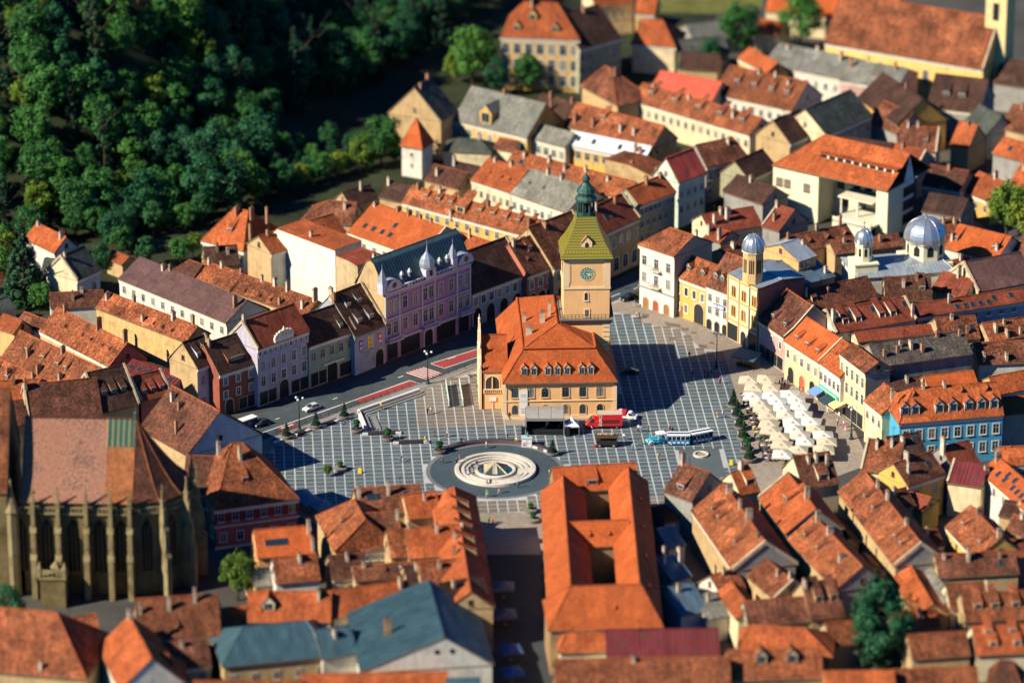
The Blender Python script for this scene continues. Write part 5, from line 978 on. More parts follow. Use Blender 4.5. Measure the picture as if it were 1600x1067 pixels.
# --- blank firewall blocks
def block(label, name, a, b_, z, prof_, depth, wm, rm, cat='house', ztop=None, nwin=None):
    A, B = P(a[0], a[1], z), P(b_[0], b_[1], z); u = (B-A).normalized(); L = (B-A).length
    o = thing(name, label, cat, (A.x, A.y, 0), math.atan2(u.y, u.x)); pts = [(t*L, zz) for t, zz in prof_]
    b = MB(); poly = [(0, 0)]+[(L, 0)]+pts[::-1]
    b.poly([(x, 0, zz) for x, zz in poly], 0); b.poly([(x, depth, zz) for x, zz in poly[::-1]], 0)
    b.poly([(0, 0, 0), (0, 0, pts[0][1]), (0, depth, pts[0][1]), (0, depth, 0)], 0); b.poly([(L, 0, 0), (L, depth, 0), (L, depth, pts[-1][1]), (L, 0, pts[-1][1])], 0)
    b.build('wall', [wm], o)
    r = MB()
    for p, q in zip(pts, pts[1:]):
        r.poly([(p[0], -.15, p[1]+.1), (q[0], -.15, q[1]+.1), (q[0], depth+.1, q[1]+.1), (p[0], depth+.1, p[1]+.1)], 0)
        r.poly([(p[0], -.15, p[1]-.15), (q[0], -.15, q[1]-.15), (q[0], -.15, q[1]+.1), (p[0], -.15, p[1]+.1)], 0)
    r.build('roof', [rm], o); return o, L
WFW = plaster((0.80, 0.75, 0.60), .22)
o, L = block('tall blank white firewall building with stained top behind the shaded row', 'firewall_house', (404, 438), (525, 482), 0, [(0, 9), (.26, 15.6), (1, 15.2)], 9, WFW, ROOF['OO'])
add_window(o, T((.34*L, 0, 6.2)), 1.6, 2.2, 'r', FRAME_B)
put('chimney', chimney_mesh(1, .7, .7, 1.0), o, T((.62*L, 2, 15.8)))
o, L = block('tan brick firewall block with chimney stacks behind the clock tower street', 'firewall_house', (945, 322), (1054, 352), 0, [(0, 13), (.35, 13.2), (.85, 11), (1, 8)], 8, brickwall('tan_brick', (0.56, 0.38, 0.18), (0.45, 0.34, 0.2)), ROOF['OB'])
for t in (.35, .7, .83): put('chimney', chimney_mesh(0, .6, .6, 1.2), o, T((t*L, 1, 12.4)))
o, L = block('narrow tan and grey firewall joining the white one to the palace', 'firewall_house', (526, 486), (560, 500), 0, [(0, 14.6), (.6, 14.6), (1, 14)], 8, plaster((0.50, 0.38, 0.22), .35), ROOF['RD'])
# --- modern pale block
CRW = plaster((0.80, 0.74, 0.50), .1)
A_, B_ = P(1206, 258, 13.5), P(1386, 299, 13.5); 
md = house('modern pale block with smooth orange roof, clerestory strip and terrace', None, None, None, None, 13.5, 34, CRW, 'OO', 'hg', name='modern_block', cat='building', geo=dict(A=A_, B=B_, w=11, zr=20.4, iA=9), ch=[], ov=8.5, win=[('R', 3, 3, 1.5, 12.5)], cor=False, wsz=(1.8, 2.2), fr=FRAME_B, side=plaster((0.72, 0.72, 0.72), .1), verge=.1)
Lm = md['L']; RT = md['root']
b = MB(); b.box(.1, .40*Lm, .6, 8.55, 0, 13.25, 0); b.build('west_wing', [CRW], RT)
b = MB(); b.box(.90*Lm, Lm-.05, .6, 8.55, 0, 13.25, 0); b.build('east_wing', [CRW], RT)
for t in (.06, .13, .30): add_window(RT, T((t*Lm, .6, 8.2)), 1.7, 2.0, 'r', FRAME_B)
for t, z in ((.46, 8), (.6, 8), (.7, 8), (.8, 8), (.5, 3.5), (.65, 3.5), (.8, 3.5)): add_window(RT, T((t*Lm, 8.5, z)), 1.8, 2.6, 'r', FRAME_B)
b = MB(); b.box(.60*Lm, .93*Lm, -3.5, 8.4, 3.6, 4.1); b.box(.56*Lm, .86*Lm, 1.2, 8.4, 8.4, 8.8)
for t in (.58, .72): b.box(t*Lm, t*Lm+.4, 1.4, 1.8, 4.1, 8.4)
b.box(.60*Lm, .93*Lm, -3.5, -3.2, 0, 5.0)
b.build('terrace', [plaster((0.70, 0.66, 0.52), .2)], RT)
b = MB()
for t in range(9): b.box((.34+t*.07)*Lm, (.34+t*.07)*Lm+1.9, 4.9, 5.3, 16.62, 17.5, 0); b.box((.34+t*.07)*Lm+1.9, (.385+t*.07)*Lm+.9, 4.88, 5.3, 16.6, 17.5, 1)
b.box(.33*Lm, Lm, 4.7, 10.8, 17.5, 17.75, 2)
b.build('clerestory', [GLASS, CRW, ROOF['OO']], md['RO'])

# --- courtyard palace in the foreground
cw = (856, 985)
G0 = P(856, 985, 10)
yard = thing('courtyard_palace', 'large orange roofed four-wing palace around a narrow yard in the foreground', 'palace', (G0.x, G0.y, 0), 0)
kw = dict(root=yard, wall=plaster((0.34, 0.22, 0.12), .3), roof='OR', ch=[], cor=False)
house(None, (844, 769), (856.5, 985), (879, 729), (891, 913), 10, 42, k='hh', dor=[('v', .7, [.2, .36, .52, .68, .84], (.9, .55))], **kw)
house(None, (1037, 979), (1013, 753), (1002, 915), (979, 723), 10, 42, k='hh', dor=[('v', .5, [.2, .4, .6, .8], (1, .6))], **kw)
house(None, (856.5, 985.5), (1037, 979.5), (891, 913), (1002, 915), 10.02, 42, k='hh', dor=[('v', .55, [.6], (.8, .6))], **kw)
house(None, (868, 770), (998, 762), (879, 729.5), (979, 723.5), 9.98, 42, k='gg', dor=[('s', .75, [.45], (2.4, 1.2))], **kw)
house(None, (884, 856), (985, 852), (886, 815), (990, 812), 9.96, 42, k='gg', dor=[('v', .6, [.4, .7], (1, .7))], **kw)

# --- striped church with slim tower on the sunny side
STR = brickwall('striped_stone', (0.62, 0.36, 0.12), (0.80, 0.66, 0.40), .2)
A_, B_ = P(1137, 427, 16.5), P(1185, 451, 16.5)
sc_ = house('cream church front with orange arched windows and slim domed tower', None, None, None, None, 16.5, 10, plaster((0.84, 0.66, 0.42), .1), 'ZN', 'gg', name='church', cat='church', geo=dict(A=A_, B=B_, w=7, zr=17.4), side='rose', ch=[], ov=.15)
RT = sc_['root']; Lc = sc_['L']; ORS = plaster((0.78, 0.34, 0.06), .15)
for t in (.2, .53, .86):
    for z in (6.4, 11.4): add_window(RT, T((t*Lc-.42, .15, z)), .62, 2.5, 'a', FRAME_B, ORS); add_window(RT, T((t*Lc+.42, .15, z)), .62, 2.5, 'a', FRAME_B, ORS)
b = MB()
for z in (5.0, 10.4, 15.6): b.box(0, Lc, -.12, .14, z, z+.3, 0)
for t in (.0, .36, .70, .965): b.box(t*Lc, t*Lc+.4, -.06, .14, 0, 16.2, 1 if t == .7 else 2)
b.build('facade_bands', [ORS, plain('teal_tile', (0.08, 0.20, 0.18), .5), plaster((0.60, 0.40, 0.20), .2)], RT)
b = MB()
for t0, t1 in ((.03, .34), (.74, .96)): b.box(t0*Lc, t1*Lc, .02, .12, .2, 4.2, 0)
aw = [(-.95, 0), (.95, 0)]+[(.95*math.cos(math.pi*k/8), 2.6+.95*math.sin(math.pi*k/8)) for k in range(9)]
b.poly([(.53*Lc+x, .02, z+.1) for x, z in aw], 0)
b.build('shop_front', [plain('shop_dark', (0.02, 0.025, 0.03), .25)], RT)
SILV = plain('silver_dome', (0.52, 0.58, 0.64), .28, .75, var=.12, scale=.8)
def cupola(name, root, M, r, zd, zt, striped, n=8, nw=8):
    b = MB(); rot = math.pi/8
    b.lathe([(r, 0), (r, zd)], 0, 0, n, 0, rot); b.lathe([(r*1.1, zd), (r*1.14, zd+.35), (r*1.0, zd+.5)], 0, 0, n, 1, rot)
    for k in range(nw):
        a = 2*math.pi*k/nw; m = RZ(a) @ T((0, -r*math.cos(math.pi/8)-.02, 0))
        for dx in ((-.45, 0, .45) if striped else (0,)):
            ww = (.16 if striped else .42)*(r/2.5)
            pts = [(-ww, zd*.34), (ww, zd*.34), (ww, zd*.78), (0, zd*.78+ww), (-ww, zd*.78)]
            b.poly([tuple(m @ Vector((x+dx*r/2.5, 0, z))) for x, z in pts], 2)
    o = b.build(name, [striped or CRW, TRIM, OPENING_BLACK], root, M)
    d = MB(); K = 9
    d.lathe([(r*1.12*math.cos(math.pi/2*k/K)**.85, zd+.5+(zt-zd-.5)*math.sin(math.pi/2*k/K)) for k in range(K)]+[(.18, zt+.05), (.15, zt+.6)], 0, 0, 16, 0)
    for k in range(n):
        a = 2*math.pi*k/n+rot
        for j in range(K-1):
            q = [(r*1.13*math.cos(math.pi/2*(j+e)/K)**.85, zd+.52+(zt-zd-.5)*math.sin(math.pi/2*(j+e)/K)) for e in (0, 1)]
            d.tube((q[0][0]*math.cos(a), q[0][0]*math.sin(a), q[0][1]), (q[1][0]*math.cos(a), q[1][0]*math.sin(a), q[1][1]), .07, n=4)
    d.build('dome', [SILV], o, None, True)
    c = MB(); c.tube((0, 0, zt+.5), (0, 0, zt+2.0), .07, n=5); c.tube((-.45, 0, zt+1.5), (.45, 0, zt+1.5), .06, n=5); c.lathe([(0, zt+.5), (.22, zt+.7), (0, zt+.9)], 0, 0, 8)
    c.build('cross', [plain('cross_metal', (0.06, 0.07, 0.07), .4, .6)], o); return o
c0 = P(1176, 438, 16.8); lc = RT.matrix_basis.inverted() @ c0
cupola('bell_tower', RT, T((lc.x, lc.y, 16.6)), 2.5, 7.6, 11.8, STR)
h('zinc roofed annex hall behind the striped church tower', (1228, 452), (1306, 432), (1206, 408), (1290, 392), 10.5, 14, 'grey', 'BL', win=[], ch=[(.9, .8, 1.4, 2)], cor=False)
h('raised zinc lantern roof on the church annex', (1250, 409), (1277, 400), (1218, 383), (1247, 372), 14.5, 22, 'orange', 'ZN', win=[('F', 3, 1, 12.5, 14)], ch=[(.95, .3, .8, 1)], cor=False)
# --- domed church
A_, B_ = P(1340, 436, 10), P(1494, 424, 10)
dc = house('pale domed church with big silver dome, small cupola and zinc roofs', None, None, None, None, 10, 14, 'white', 'ZN', 'hh', name='domed_church', cat='church', geo=dict(A=A_, B=B_, w=7.5, zr=12.2, iA=3, iB=3), ch=[], ov=.3)
RT = dc['root']; IV = RT.matrix_basis.inverted()
c0 = IV @ P(1445, 398, 11.5); cupola('drum', RT, T((c0.x, c0.y, 10.8)), 4.7, 4.6, 10.4, None)
c0 = IV @ P(1349, 408, 12.5); b = MB(); b.box(c0.x-2.9, c0.x+2.9, c0.y-2.9, c0.y+2.9, 6, 12.4); b.box(c0.x-3.1, c0.x+3.1, c0.y-3.1, c0.y+3.1, 12.4, 12.8)
b.build('cupola_base', [CRW], RT); cupola('small_cupola', RT, T((c0.x, c0.y, 12.8)), 2.05, 4.2, 8.0, None)
b = MB(); c1 = IV @ P(1445, 398, 11.5); b.box(c1.x-5.6, c1.x+5.6, c1.y-5.4, c1.y+5.4, 9.5, 11.0); b.build('drum_base', [CRW], RT)

# --- gothic church, lower left
STONE = brickwall('church_stone', (0.23, 0.17, 0.075), (0.19, 0.15, 0.08), .55); STONE_L = plaster((0.28, 0.225, 0.115), .6)
ZE = 21.0
A_, B_ = P(34, 783, ZE), P(206, 786, ZE); u = (B_-A_).normalized(); Lk = (B_-A_).length; WK = 10.8; ZR = ZE+14.5
church = thing('gothic_church', 'dark stone gothic church choir with buttresses, pinnacles and huge speckled roof', 'church', (A_.x, A_.y, 0), math.atan2(u.y, u.x))
def speck_mat():
    m, nt, bb = _nodes('church_roof_tiles'); v = uvvec(nt, 1, 1, False)
    f = noise_tex(nt, v, 2.4, 5, .75); g = noise_tex(nt, v, .12, 3, .5)
    base = ramp(nt, g, [(.35, (0.27, 0.115, 0.068)), (.65, (0.38, 0.175, 0.112))])
    mz = N(nt, 'ShaderNodeMath', operation='MULTIPLY_ADD'); nt.links.new(g, mz.inputs[0]); mz.inputs[1].default_value = -.35; nt.links.new(f, mz.inputs[2])
    c = mixc(nt, ramp(nt, mz.outputs[0], [(.27, (1, 1, 1)), (.295, (0, 0, 0))]), base, (0.05, 0.03, 0.025))
    nt.links.new(c, bb.inputs['Base Color']); bb.inputs['Roughness'].default_value = .8; return m
SPK = speck_mat()
apse = [(Lk, 0), (Lk+5.6, 1.6), (Lk+9.6, 5.6), (Lk+11.0, WK), (Lk+9.6, 2*WK-5.6), (Lk+5.6, 2*WK-1.6), (Lk, 2*WK)]
b = MB()
xs = Lk*.75
def bell(p0, p1, n_=5):    # slope with a flared foot
    out = []
    for k in range(n_+1):
        t = k/n_; out.append((p0[0]+(p1[0]-p0[0])*t, p0[1]+(p1[1]-p0[1])*t, p0[2]+(p1[2]-p0[2])*(t**1.22)))
    return out
def plane(x0, x1, y0, y1, z0, z1, mi):
    a, c = bell((x0, y0, z0), (x0, y1, z1)), bell((x1, y0, z0), (x1, y1, z1))
    for i in range(len(a)-1): b.poly([a[i], c[i], c[i+1], a[i+1]], mi)
plane(-.3, xs, -.6, WK, ZE, ZR, 0); plane(Lk, -.3, 2*WK+.6, WK, ZE, ZR, 0)
def plane2(x0, x1, t0, t1, mi):
    lo = lambda x, t: (x, -.6+(WK+.6)*t, ZE+(ZR-ZE)*(t**1.22))
    K = 4
    for i in range(K):
        ta, tb = t0+(t1-t0)*i/K, t0+(t1-t0)*(i+1)/K; b.poly([lo(x0, ta), lo(x1, ta), lo(x1, tb), lo(x0, tb)], mi)
plane2(xs, Lk, 0, .70, 1); plane2(xs, Lk, .70, 1, 2)
for k in range(5): x = xs+(Lk-xs)*k/5; b.tube((x, -.6+(WK+.6)*.7, ZE+(ZR-ZE)*.70**1.22+.1), (x, WK, ZR+.05), .12, n=4, mi=4)
b.poly([(-.3, -.6, ZE), (-.3, WK, ZR), (-.3, 2*WK+.6, ZE)], 3)
RE = (Lk, WK, ZR)
for p, q in zip(apse, apse[1:]):
    a, c = bell((p[0]*1.0, p[1]+(-.6 if p[1] < WK else .6 if p[1] > WK else 0), ZE), RE), bell((q[0], q[1]+(-.6 if q[1] < WK else .6 if q[1] > WK else 0), ZE), RE)
    for i in range(len(a)-1): b.poly([a[i], c[i], c[i+1], a[i+1]] if i < len(a)-2 else [a[i], c[i], a[i+1]], 5)
    for i in range(len(a)-1): b.tube(a[i], a[i+1], .11, n=4, mi=1)
b.tube((-.3, WK, ZR), RE, .25, n=5, mi=5)
PATCH = tile_roof('church_patch_tiles', (0.40, 0.14, 0.05), .45); CGREEN = metal_roof('church_copper', (0.025, 0.085, 0.062), .55)
b.build('roof', [SPK, PATCH, CGREEN, STONE, plain('copper_batten', (0.42, 0.36, 0.16), .5), ROOF['BR']], church)
b = MB(); ring = [(0, 0)]+apse+[(0, 2*WK)]; b.prism(ring, 0, ZE-.1, 0); b.build('wall', [STONE], church)
b = MB(); b.tube((Lk, WK, ZR), (Lk, WK, ZR+3.2), .25, .08, n=6); b.lathe([(.5, ZR), (.35, ZR+.8), (.5, ZR+1.2), (.1, ZR+1.8)], Lk, WK, 8); b.build('ridge_finial', [plain('finial_dark', (0.05, 0.06, 0.05), .6)], church)
edges = [((-1, 0), (Lk, 0))]+[(p, q) for p, q in zip(apse[:4], apse[1:5])]
def buttress(x, y, ang, hi):
    b = MB()
    b.box(-.55, .55, -3.2, .1, 0, 9.0, 0); b.box(-.48, .48, -2.6, .1, 9.0, 15.0, 0); b.box(-.4, .4, -2.0, .1, 15.0, ZE-1.2, 0); b.box(-.52, .52, -2.75, -1.9, 11.5, 14.2, 0)
    for z, y0 in ((9, -3.2), (15, -2.5)): b.poly([(-.66, y0-.05, z), (.66, y0-.05, z), (.66, y0+.75, z+1.3), (-.66, y0+.75, z+1.3)], 1)
    b.box(-.42, .42, -1.75, -.85, ZE-1.2, ZE+.4, 1); b.box(-.55, .55, -1.9, -.7, ZE+.4, ZE+.6, 1)
    b.lathe([(.52, ZE+.6), (.30, ZE+1.8), (.13, ZE+hi), (.26, ZE+hi+.25), (.10, ZE+hi+.6), (.03, ZE+hi+.9)], 0, -1.3, 4, 1, math.pi/4)
    for k in range(3):
        for s in (-1, 1): b.box(s*.36-.08, s*.36+.08, -1.38, -1.22, ZE+.8+k*.7, ZE+1.05+k*.7, 1)
    return b.build('buttress', [STONE_L, STONE_L], church, T((x, y, 0)) @ RZ(ang))
def lancet(x, y, ang, w_):
    b = MB(); pts = [(-w_, 0), (w_, 0), (w_, 9.5), (w_*.75, 10.8), (0, 12.2), (-w_*.75, 10.8), (-w_, 9.5)]
    b.poly([(q[0], -.03, q[1]) for q in pts], 0)
    for k in range(len(pts)):
        p, q = pts[k], pts[(k+1) % len(pts)]; b.poly([(p[0]*1.25, -.06, p[1]), (q[0]*1.25, -.06, q[1]), (q[0], -.06, q[1]), (p[0], -.06, p[1])], 1)
        b.poly([(p[0]*1.25, 0, p[1]), (q[0]*1.25, 0, q[1]), (q[0]*1.25, -.06, q[1]), (p[0]*1.25, -.06, p[1])], 1)
    for s in (-.33, .33): b.box(s*w_-.09, s*w_+.09, -.12, -.04, 0, 10.6, 1)
    return b.build('window', [plain('church_glass', (0.012, 0.014, 0.016), .3), STONE], church, T((x, y, 5.2)) @ RZ(ang))
bx_ = [(52-34)/172*Lk, (91-34)/172*Lk, (135-34)/172*Lk, (173-34)/172*Lk, (203-34)/172*Lk]
for i, x in enumerate(bx_): buttress(x, 0, 0, 4.2 if i in (2,) else 3.4)
for x0_, x1_ in zip([-6]+bx_, bx_): 
    if x1_ > 0: lancet((x0_+x1_)/2 if x0_ > -5 else -.5, 0, 0, 1.25)
angs = []
for i, (p, q) in enumerate(zip(apse[:6], apse[1:])):
    a_ = math.atan2(q[1]-p[1], q[0]-p[0]); lancet((p[0]+q[0])/2, (p[1]+q[1])/2, a_, 1.1)
    if i < 4: buttress(q[0], q[1], a_+.38, 3.4)
b = MB()
for (p, q) in [((-1, -.0), (Lk, -.0))]+[(p, q) for p, q in zip(apse[:4], apse[1:5])]:
    p, q = Vector((p[0], p[1], 0)), Vector((q[0], q[1], 0)); d = (q-p); l_ = d.length; M_ = T(p) @ RZ(math.atan2(d.y, d.x))
    b.obox(M_, 0, l_, -.75, .05, ZE-2.6, ZE-2.2, 0); b.obox(M_, 0, l_, -.75, -.5, ZE-1.2, ZE-.95, 0)
    for k in range(int(l_/.8)): b.obox(M_, k*.8, k*.8+.28, -.7, -.55, ZE-2.2, ZE-1.2, 0)
b.build('gallery_parapet', [STONE_L], church)
b = MB(); x = (85-34)/172*Lk; b.box(x-2.6, x+2.6, -7, -3.3, 0, 6.5, 0); b.box(x-2.9, x+2.9, -7.3, -3.3, 6.5, 7.0, 1)
for k in range(7): b.box(x-2.7+k*.87, x-2.5+k*.87, -7.2, -7.0, 7.0, 8.2, 1)
b.box(x-2.9, x+2.9, -7.3, -6.9, 8.2, 8.5, 1)
for s in (-2.6, 2.6): b.lathe([(.5, 7), (.5, 8.6), (.6, 8.8), (.1, 10.4)], x+s, -6.9, 6, 1)
b.lathe([(1.3, 8.5), (.6, 9.4), (.1, 10)], x+.6, -5.2, 6, 1)
b.build('porch', [STONE, STONE_L], church)
# nave of the same church, cut by the picture edge
A2, B2 = P(-160, 770, 24), P(10, 770, 24)
house(None, None, None, None, None, 24, 50, STONE, 'OB', 'gg', root=church, geo=dict(A=A2, B=B2, w=13.5, zr=42), ch=[], cor=False, side=STONE)
b = MB(); c = church.matrix_basis.inverted() @ P(18, 800, 19); b.lathe([(1.4, 0), (1.4, 19), (1.7, 19.4), (1.1, 21), (.1, 25.5), (.3, 25.8), (.03, 26.6)], c.x, c.y, 8, 0); b.build('stair_turret', [STONE_L], church)
# --- small signs, banners and fronts on the square's houses
RT = r5['root']; L = r5['L']
BC = [((0.10, 0.06, 0.30), (0.7, 0.5, 0.6)), ((0.80, 0.62, 0.05), (0.75, 0.3, 0.05)), ((0.55, 0.05, 0.08), (0.75, 0.7, 0.7))]
for i, t in enumerate((.2, .5, .82)):
    b = MB(); b.box(-.9, .9, -.1, -.02, 0, 3.2, 0); b.box(-.75, .75, -.12, -.10, .2, 3.0, 1); b.lathe([(.0, 0), (.62, 0), (.62, .03), (0, .03)], 0, 0, 14, 2)
    b.box(-.5, .5, -.14, -.12, .5, 1.3, 2); b.box(-.35, .45, -.14, -.12, 1.7, 2.5, 2)
    b.build('hanging_banner', [TRIMW, plain('banner_a%d' % i, BC[i][0], .7), plain('banner_b%d' % i, BC[i][1], .7)], RT, T((t*L, .45, 5.4)))
aw = [(-1.2, 0), (1.2, 0)]+[(1.2*math.cos(math.pi*k/8), 2.6+1.2*math.sin(math.pi*k/8)) for k in range(9)]
DARKSHOP = plain('shop_dark', (0.02, 0.025, 0.03), .25); REVEAL = plaster((0.55, 0.45, 0.30), .2)
def arch_door(info, t, s=1.0, mat=None, z=.05, y=.45, depth=.02):
    b = MB(); b.poly([(x*s, -depth, zz*s) for x, zz in aw], 0)
    for k in range(len(aw)):
        p, q = aw[k], aw[(k+1) % len(aw)]
        if k == 0: continue
        b.poly([(p[0]*s, -.12, p[1]*s), (q[0]*s, -.12, q[1]*s), (q[0]*s*1.16, -.12, q[1]*s*1.1), (p[0]*s*1.16, -.12, p[1]*s*1.1)], 1)
        b.poly([(p[0]*s*1.16, 0, p[1]*s*1.1), (q[0]*s*1.16, 0, q[1]*s*1.1), (q[0]*s*1.16, -.12, q[1]*s*1.1), (p[0]*s*1.16, -.12, p[1]*s*1.1)], 1)
    return b.build('arched_door', [mat or DARKSHOP, REVEAL], info['root'], T((t*info['L'], y, z)))
def shop(info, t0, t1, z1=3.4, mat=None, y=.45):
    b = MB(); L = info['L']; n = max(1, int((t1-t0)*L/2.4)); w_ = (t1-t0)*L/n
    for k in range(n): b.box(t0*L+k*w_+.15, t0*L+(k+1)*w_-.15, y-.10, y-.02, .3, z1, 0); b.box(t0*L+k*w_+.05, t0*L+(k+1)*w_-.05, y-.06, y-.01, .1, z1+.12, 1)
    return b.build('shop_front', [mat or DARKSHOP, REVEAL], info['root'])
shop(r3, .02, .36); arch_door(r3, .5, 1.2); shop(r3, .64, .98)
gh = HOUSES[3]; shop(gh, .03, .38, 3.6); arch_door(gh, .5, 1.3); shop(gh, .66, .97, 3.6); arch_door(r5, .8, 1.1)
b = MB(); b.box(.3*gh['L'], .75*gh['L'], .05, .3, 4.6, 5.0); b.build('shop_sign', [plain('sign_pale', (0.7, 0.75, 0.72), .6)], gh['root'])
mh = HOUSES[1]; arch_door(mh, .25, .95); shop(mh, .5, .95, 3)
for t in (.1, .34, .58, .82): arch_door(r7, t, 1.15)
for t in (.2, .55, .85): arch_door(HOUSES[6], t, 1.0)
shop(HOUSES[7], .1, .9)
for q in HOUSES[2:3]:
    b = MB(); L = q['L']; b.box(.32*L, .68*L, -.1, .5, 14.6, 15.6, 0)
    for k in range(9): a_ = math.pi*k/8; b.box(.5*L-.16*L*math.cos(a_)-.4, .5*L-.16*L*math.cos(a_)+.4, -.1, .4, 15.6, 15.6+1.4*math.sin(a_)+.2, 0)
    b.lathe([(.4, 16.6), (.3, 17.4), (.05, 18)], .5*L, .1, 8, 0); b.build('scroll_pediment', [TRIM], q['root'])
# white corner house: shop doors, balconies; yellow house archway; signs
WOOD = plain('door_wood', (0.30, 0.14, 0.05), .5); 
arch_door(e1, .22, .72, WOOD); arch_door(e1, .5, .72, plain('door_red', (0.34, 0.08, 0.05), .5)); arch_door(e1, .8, .72, WOOD)
L = e1['L']
for z in (6.3, 10.6):
    b = MB(); b.box(.36*L, .64*L, -.75, .45, z, z+.15, 1)
    for k in range(10): xx = .36*L+.28*L*k/9; b.tube((xx, -.7, z+.15), (xx, -.7, z+1.1), .04, n=4)
    b.tube((.36*L, -.7, z+1.1), (.64*L, -.7, z+1.1), .05, n=4); b.tube((.36*L, -.7, z+1.1), (.36*L, .45, z+1.1), .05, n=4); b.tube((.64*L, -.7, z+1.1), (.64*L, .45, z+1.1), .05, n=4); b.build('balcony', [IRON, TRIM], e1['root'])
b = MB(); b.box(0, L, .35, .449, 5.1, 5.5); b.build('string_course', [plain('grey_band', (.25, .22, .2), .7)], e1['root'])
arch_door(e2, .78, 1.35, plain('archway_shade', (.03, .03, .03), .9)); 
b = MB(); L = e2['L']; b.box(.22*L-.6, .22*L+.6, .36, .44, .1, 3.0); b.build('door', [WOOD], e2['root'])
for t in (.15, .5, .85): arch_door(e3, t, .7)
b = MB(); L = e3['L']; b.box(.35*L, .85*L, .15, .4, 6.3, 7.3, 0); b.box(.55*L, .80*L, .12, .15, 6.5, 7.1, 1); b.box(.37*L, .5*L, .12, .15, 6.5, 7.1, 1)
b.build('shop_sign', [plain('sign_blue', (.03, .06, .28), .5), plain('sign_white', (.8, .8, .8), .6)], e3['root'])
shop(e5, .05, .95, 3.3)
arch_door(e6, .2, 1.0); arch_door(e6, .52, .9, plain('door_redbrown', (.45, .12, .06), .5)); arch_door(e6, .82, 1.0)
shop(e7, .05, .95, 3.2)
b = MB(); L = e7['L']; b.box(.05*L, .95*L, .2, .42, 3.5, 4.4, 0)
for k in range(12): b.box((.1+k*.065)*L, (.1+k*.065)*L+.3, .17, .2, 3.75, 4.15, 1)
b.build('shop_sign', [plain('sign_green', (0.02, 0.45, 0.22), .5), plain('sign_white', (.8, .8, .8), .6)], e7['root'])
shop(e8, .05, .95, 3.6)
# shutters and bands on the brick red house
L = f3['L']; b = MB(); b.box(-.02, L+.02, .3, .448, 5.0, 5.4); b.box(-.02, L+.02, .3, .448, 8.6, 9.2); b.box(-.02, L+.02, .33, .448, 0, .6); b.build('white_band', [TRIMW], f3['root'])
b = MB(); b.box(-.38, .38, .28, .44, 6.35, 8.3); shm = b.mesh('shutter', [plain('shutter_red', (.22, .03, .03), .6)])
for k in range(6):
    for s in (-1, 1): put('shutter', shm, f3['root'], T(((k+.5)/6*L+s*1.15, 0, 0)))
# round vents in the white gable of the teal house
b = MB()
for s in (-1.4, 1.6): b.lathe([(0, 0), (.55, 0), (.55, .05), (0, .05)], 0, s, 14)
bt = MB(); bt.add(b, Matrix.Rotation(math.pi/2, 4, 'Y')); bt.build('round_vent', [OPENING_BLACK], f9['root'], T((f9['L']+.0, f9['w'], f9['zr']-3.2)))
# ------------------------------------------------------------------ square, street, fountain
def poly_sheet(name, px, z, mat, kind='structure', parent=None):
    b = MB(); b.poly([tuple(P(x, y, 0)+Vector((0, 0, z))) for x, y in px][::-1], 0)
    me = b.mesh(name, [mat])
    if me.polygons[0].normal.z < 0: me.flip_normals()
    o = put(name, me, parent)
    if kind and not parent: o['kind'] = kind
    return o
def paving(name, c, var=.25, scale=.35, bands=0):
    m, nt, b = _nodes(name); tc = N(nt, 'ShaderNodeTexCoord')
    f = noise_tex(nt, tc.outputs['Object'], scale, 8, .7)
    cc = ramp(nt, f, [(.3, tuple(x*(1-var) for x in c)), (.7, tuple(x*(1+var) for x in c))])
    g = noise_tex(nt, tc.outputs['Object'], .05, 4, .6)
    cc = mixc(nt, 1.0, cc, ramp(nt, g, [(.35, (.82, .82, .82)), (.65, (1.1, 1.1, 1.1))]), 'MULTIPLY')
    nt.links.new(cc, b.inputs['Base Color']); b.inputs['Roughness'].default_value = .85; b.inputs['Specular IOR Level'].default_value = .2; MATS[name] = m; return m
ASPH = paving('road_asphalt', (.060, .075, .085)); STONE_P = paving('plaza_stone', (.42, .36, .31), .12); BEIGE = paving('beige_setts', (.30, .25, .205), .22, .8)
PAVE = paving('promenade_paving', (.24, .23, .22), .2, .6)
poly_sheet('plaza', [(400, 705), (560, 640), (700, 582), (764, 556), (884, 498), (958, 462), (1000, 474), (1056, 490), (1186, 550), (1330, 660), (1360, 725), (1180, 790), (1040, 830), (900, 860), (860, 870), (738, 870), (640, 850), (520, 830), (430, 790), (390, 740)], .004, BEIGE)
poly_sheet('road', [(330, 720), (420, 684), (560, 632), (700, 584), (764, 560), (900, 500), (960, 470), (1010, 450), (1012, 432), (990, 424), (960, 438), (868, 474), (740, 520), (607, 573), (487, 617), (408, 645), (340, 660), (300, 690)], .012, ASPH)
poly_sheet('pavement', [(405, 704), (560, 647), (700, 592), (764, 566), (762, 560), (700, 584), (560, 633), (400, 692)], .10, PAVE)
poly_sheet('street', [(738, 866), (862, 866), (866, 1120), (735, 1120)], .006, paving('street_setts', (.055, .06, .065), .2, .6))
WHITEP = paving('road_paint_white', (.62, .62, .60), .12, 2); REDP = paving('road_paint_red', (.34, .055, .055), .18, 1.2)
def strip_px(p, q, wpx, z, mat, name='lane_line'):
    A, B = P(*p), P(*q); d = (B-A).normalized(); n = Vector((-d.y, d.x, 0))*wpx/2
    b = MB(); b.poly([tuple(A-n+Vector((0, 0, z))), tuple(B-n+Vector((0, 0, z))), tuple(B+n+Vector((0, 0, z))), tuple(A+n+Vector((0, 0, z)))]); o = b.build(name, [mat]); o['kind'] = 'structure'; return o
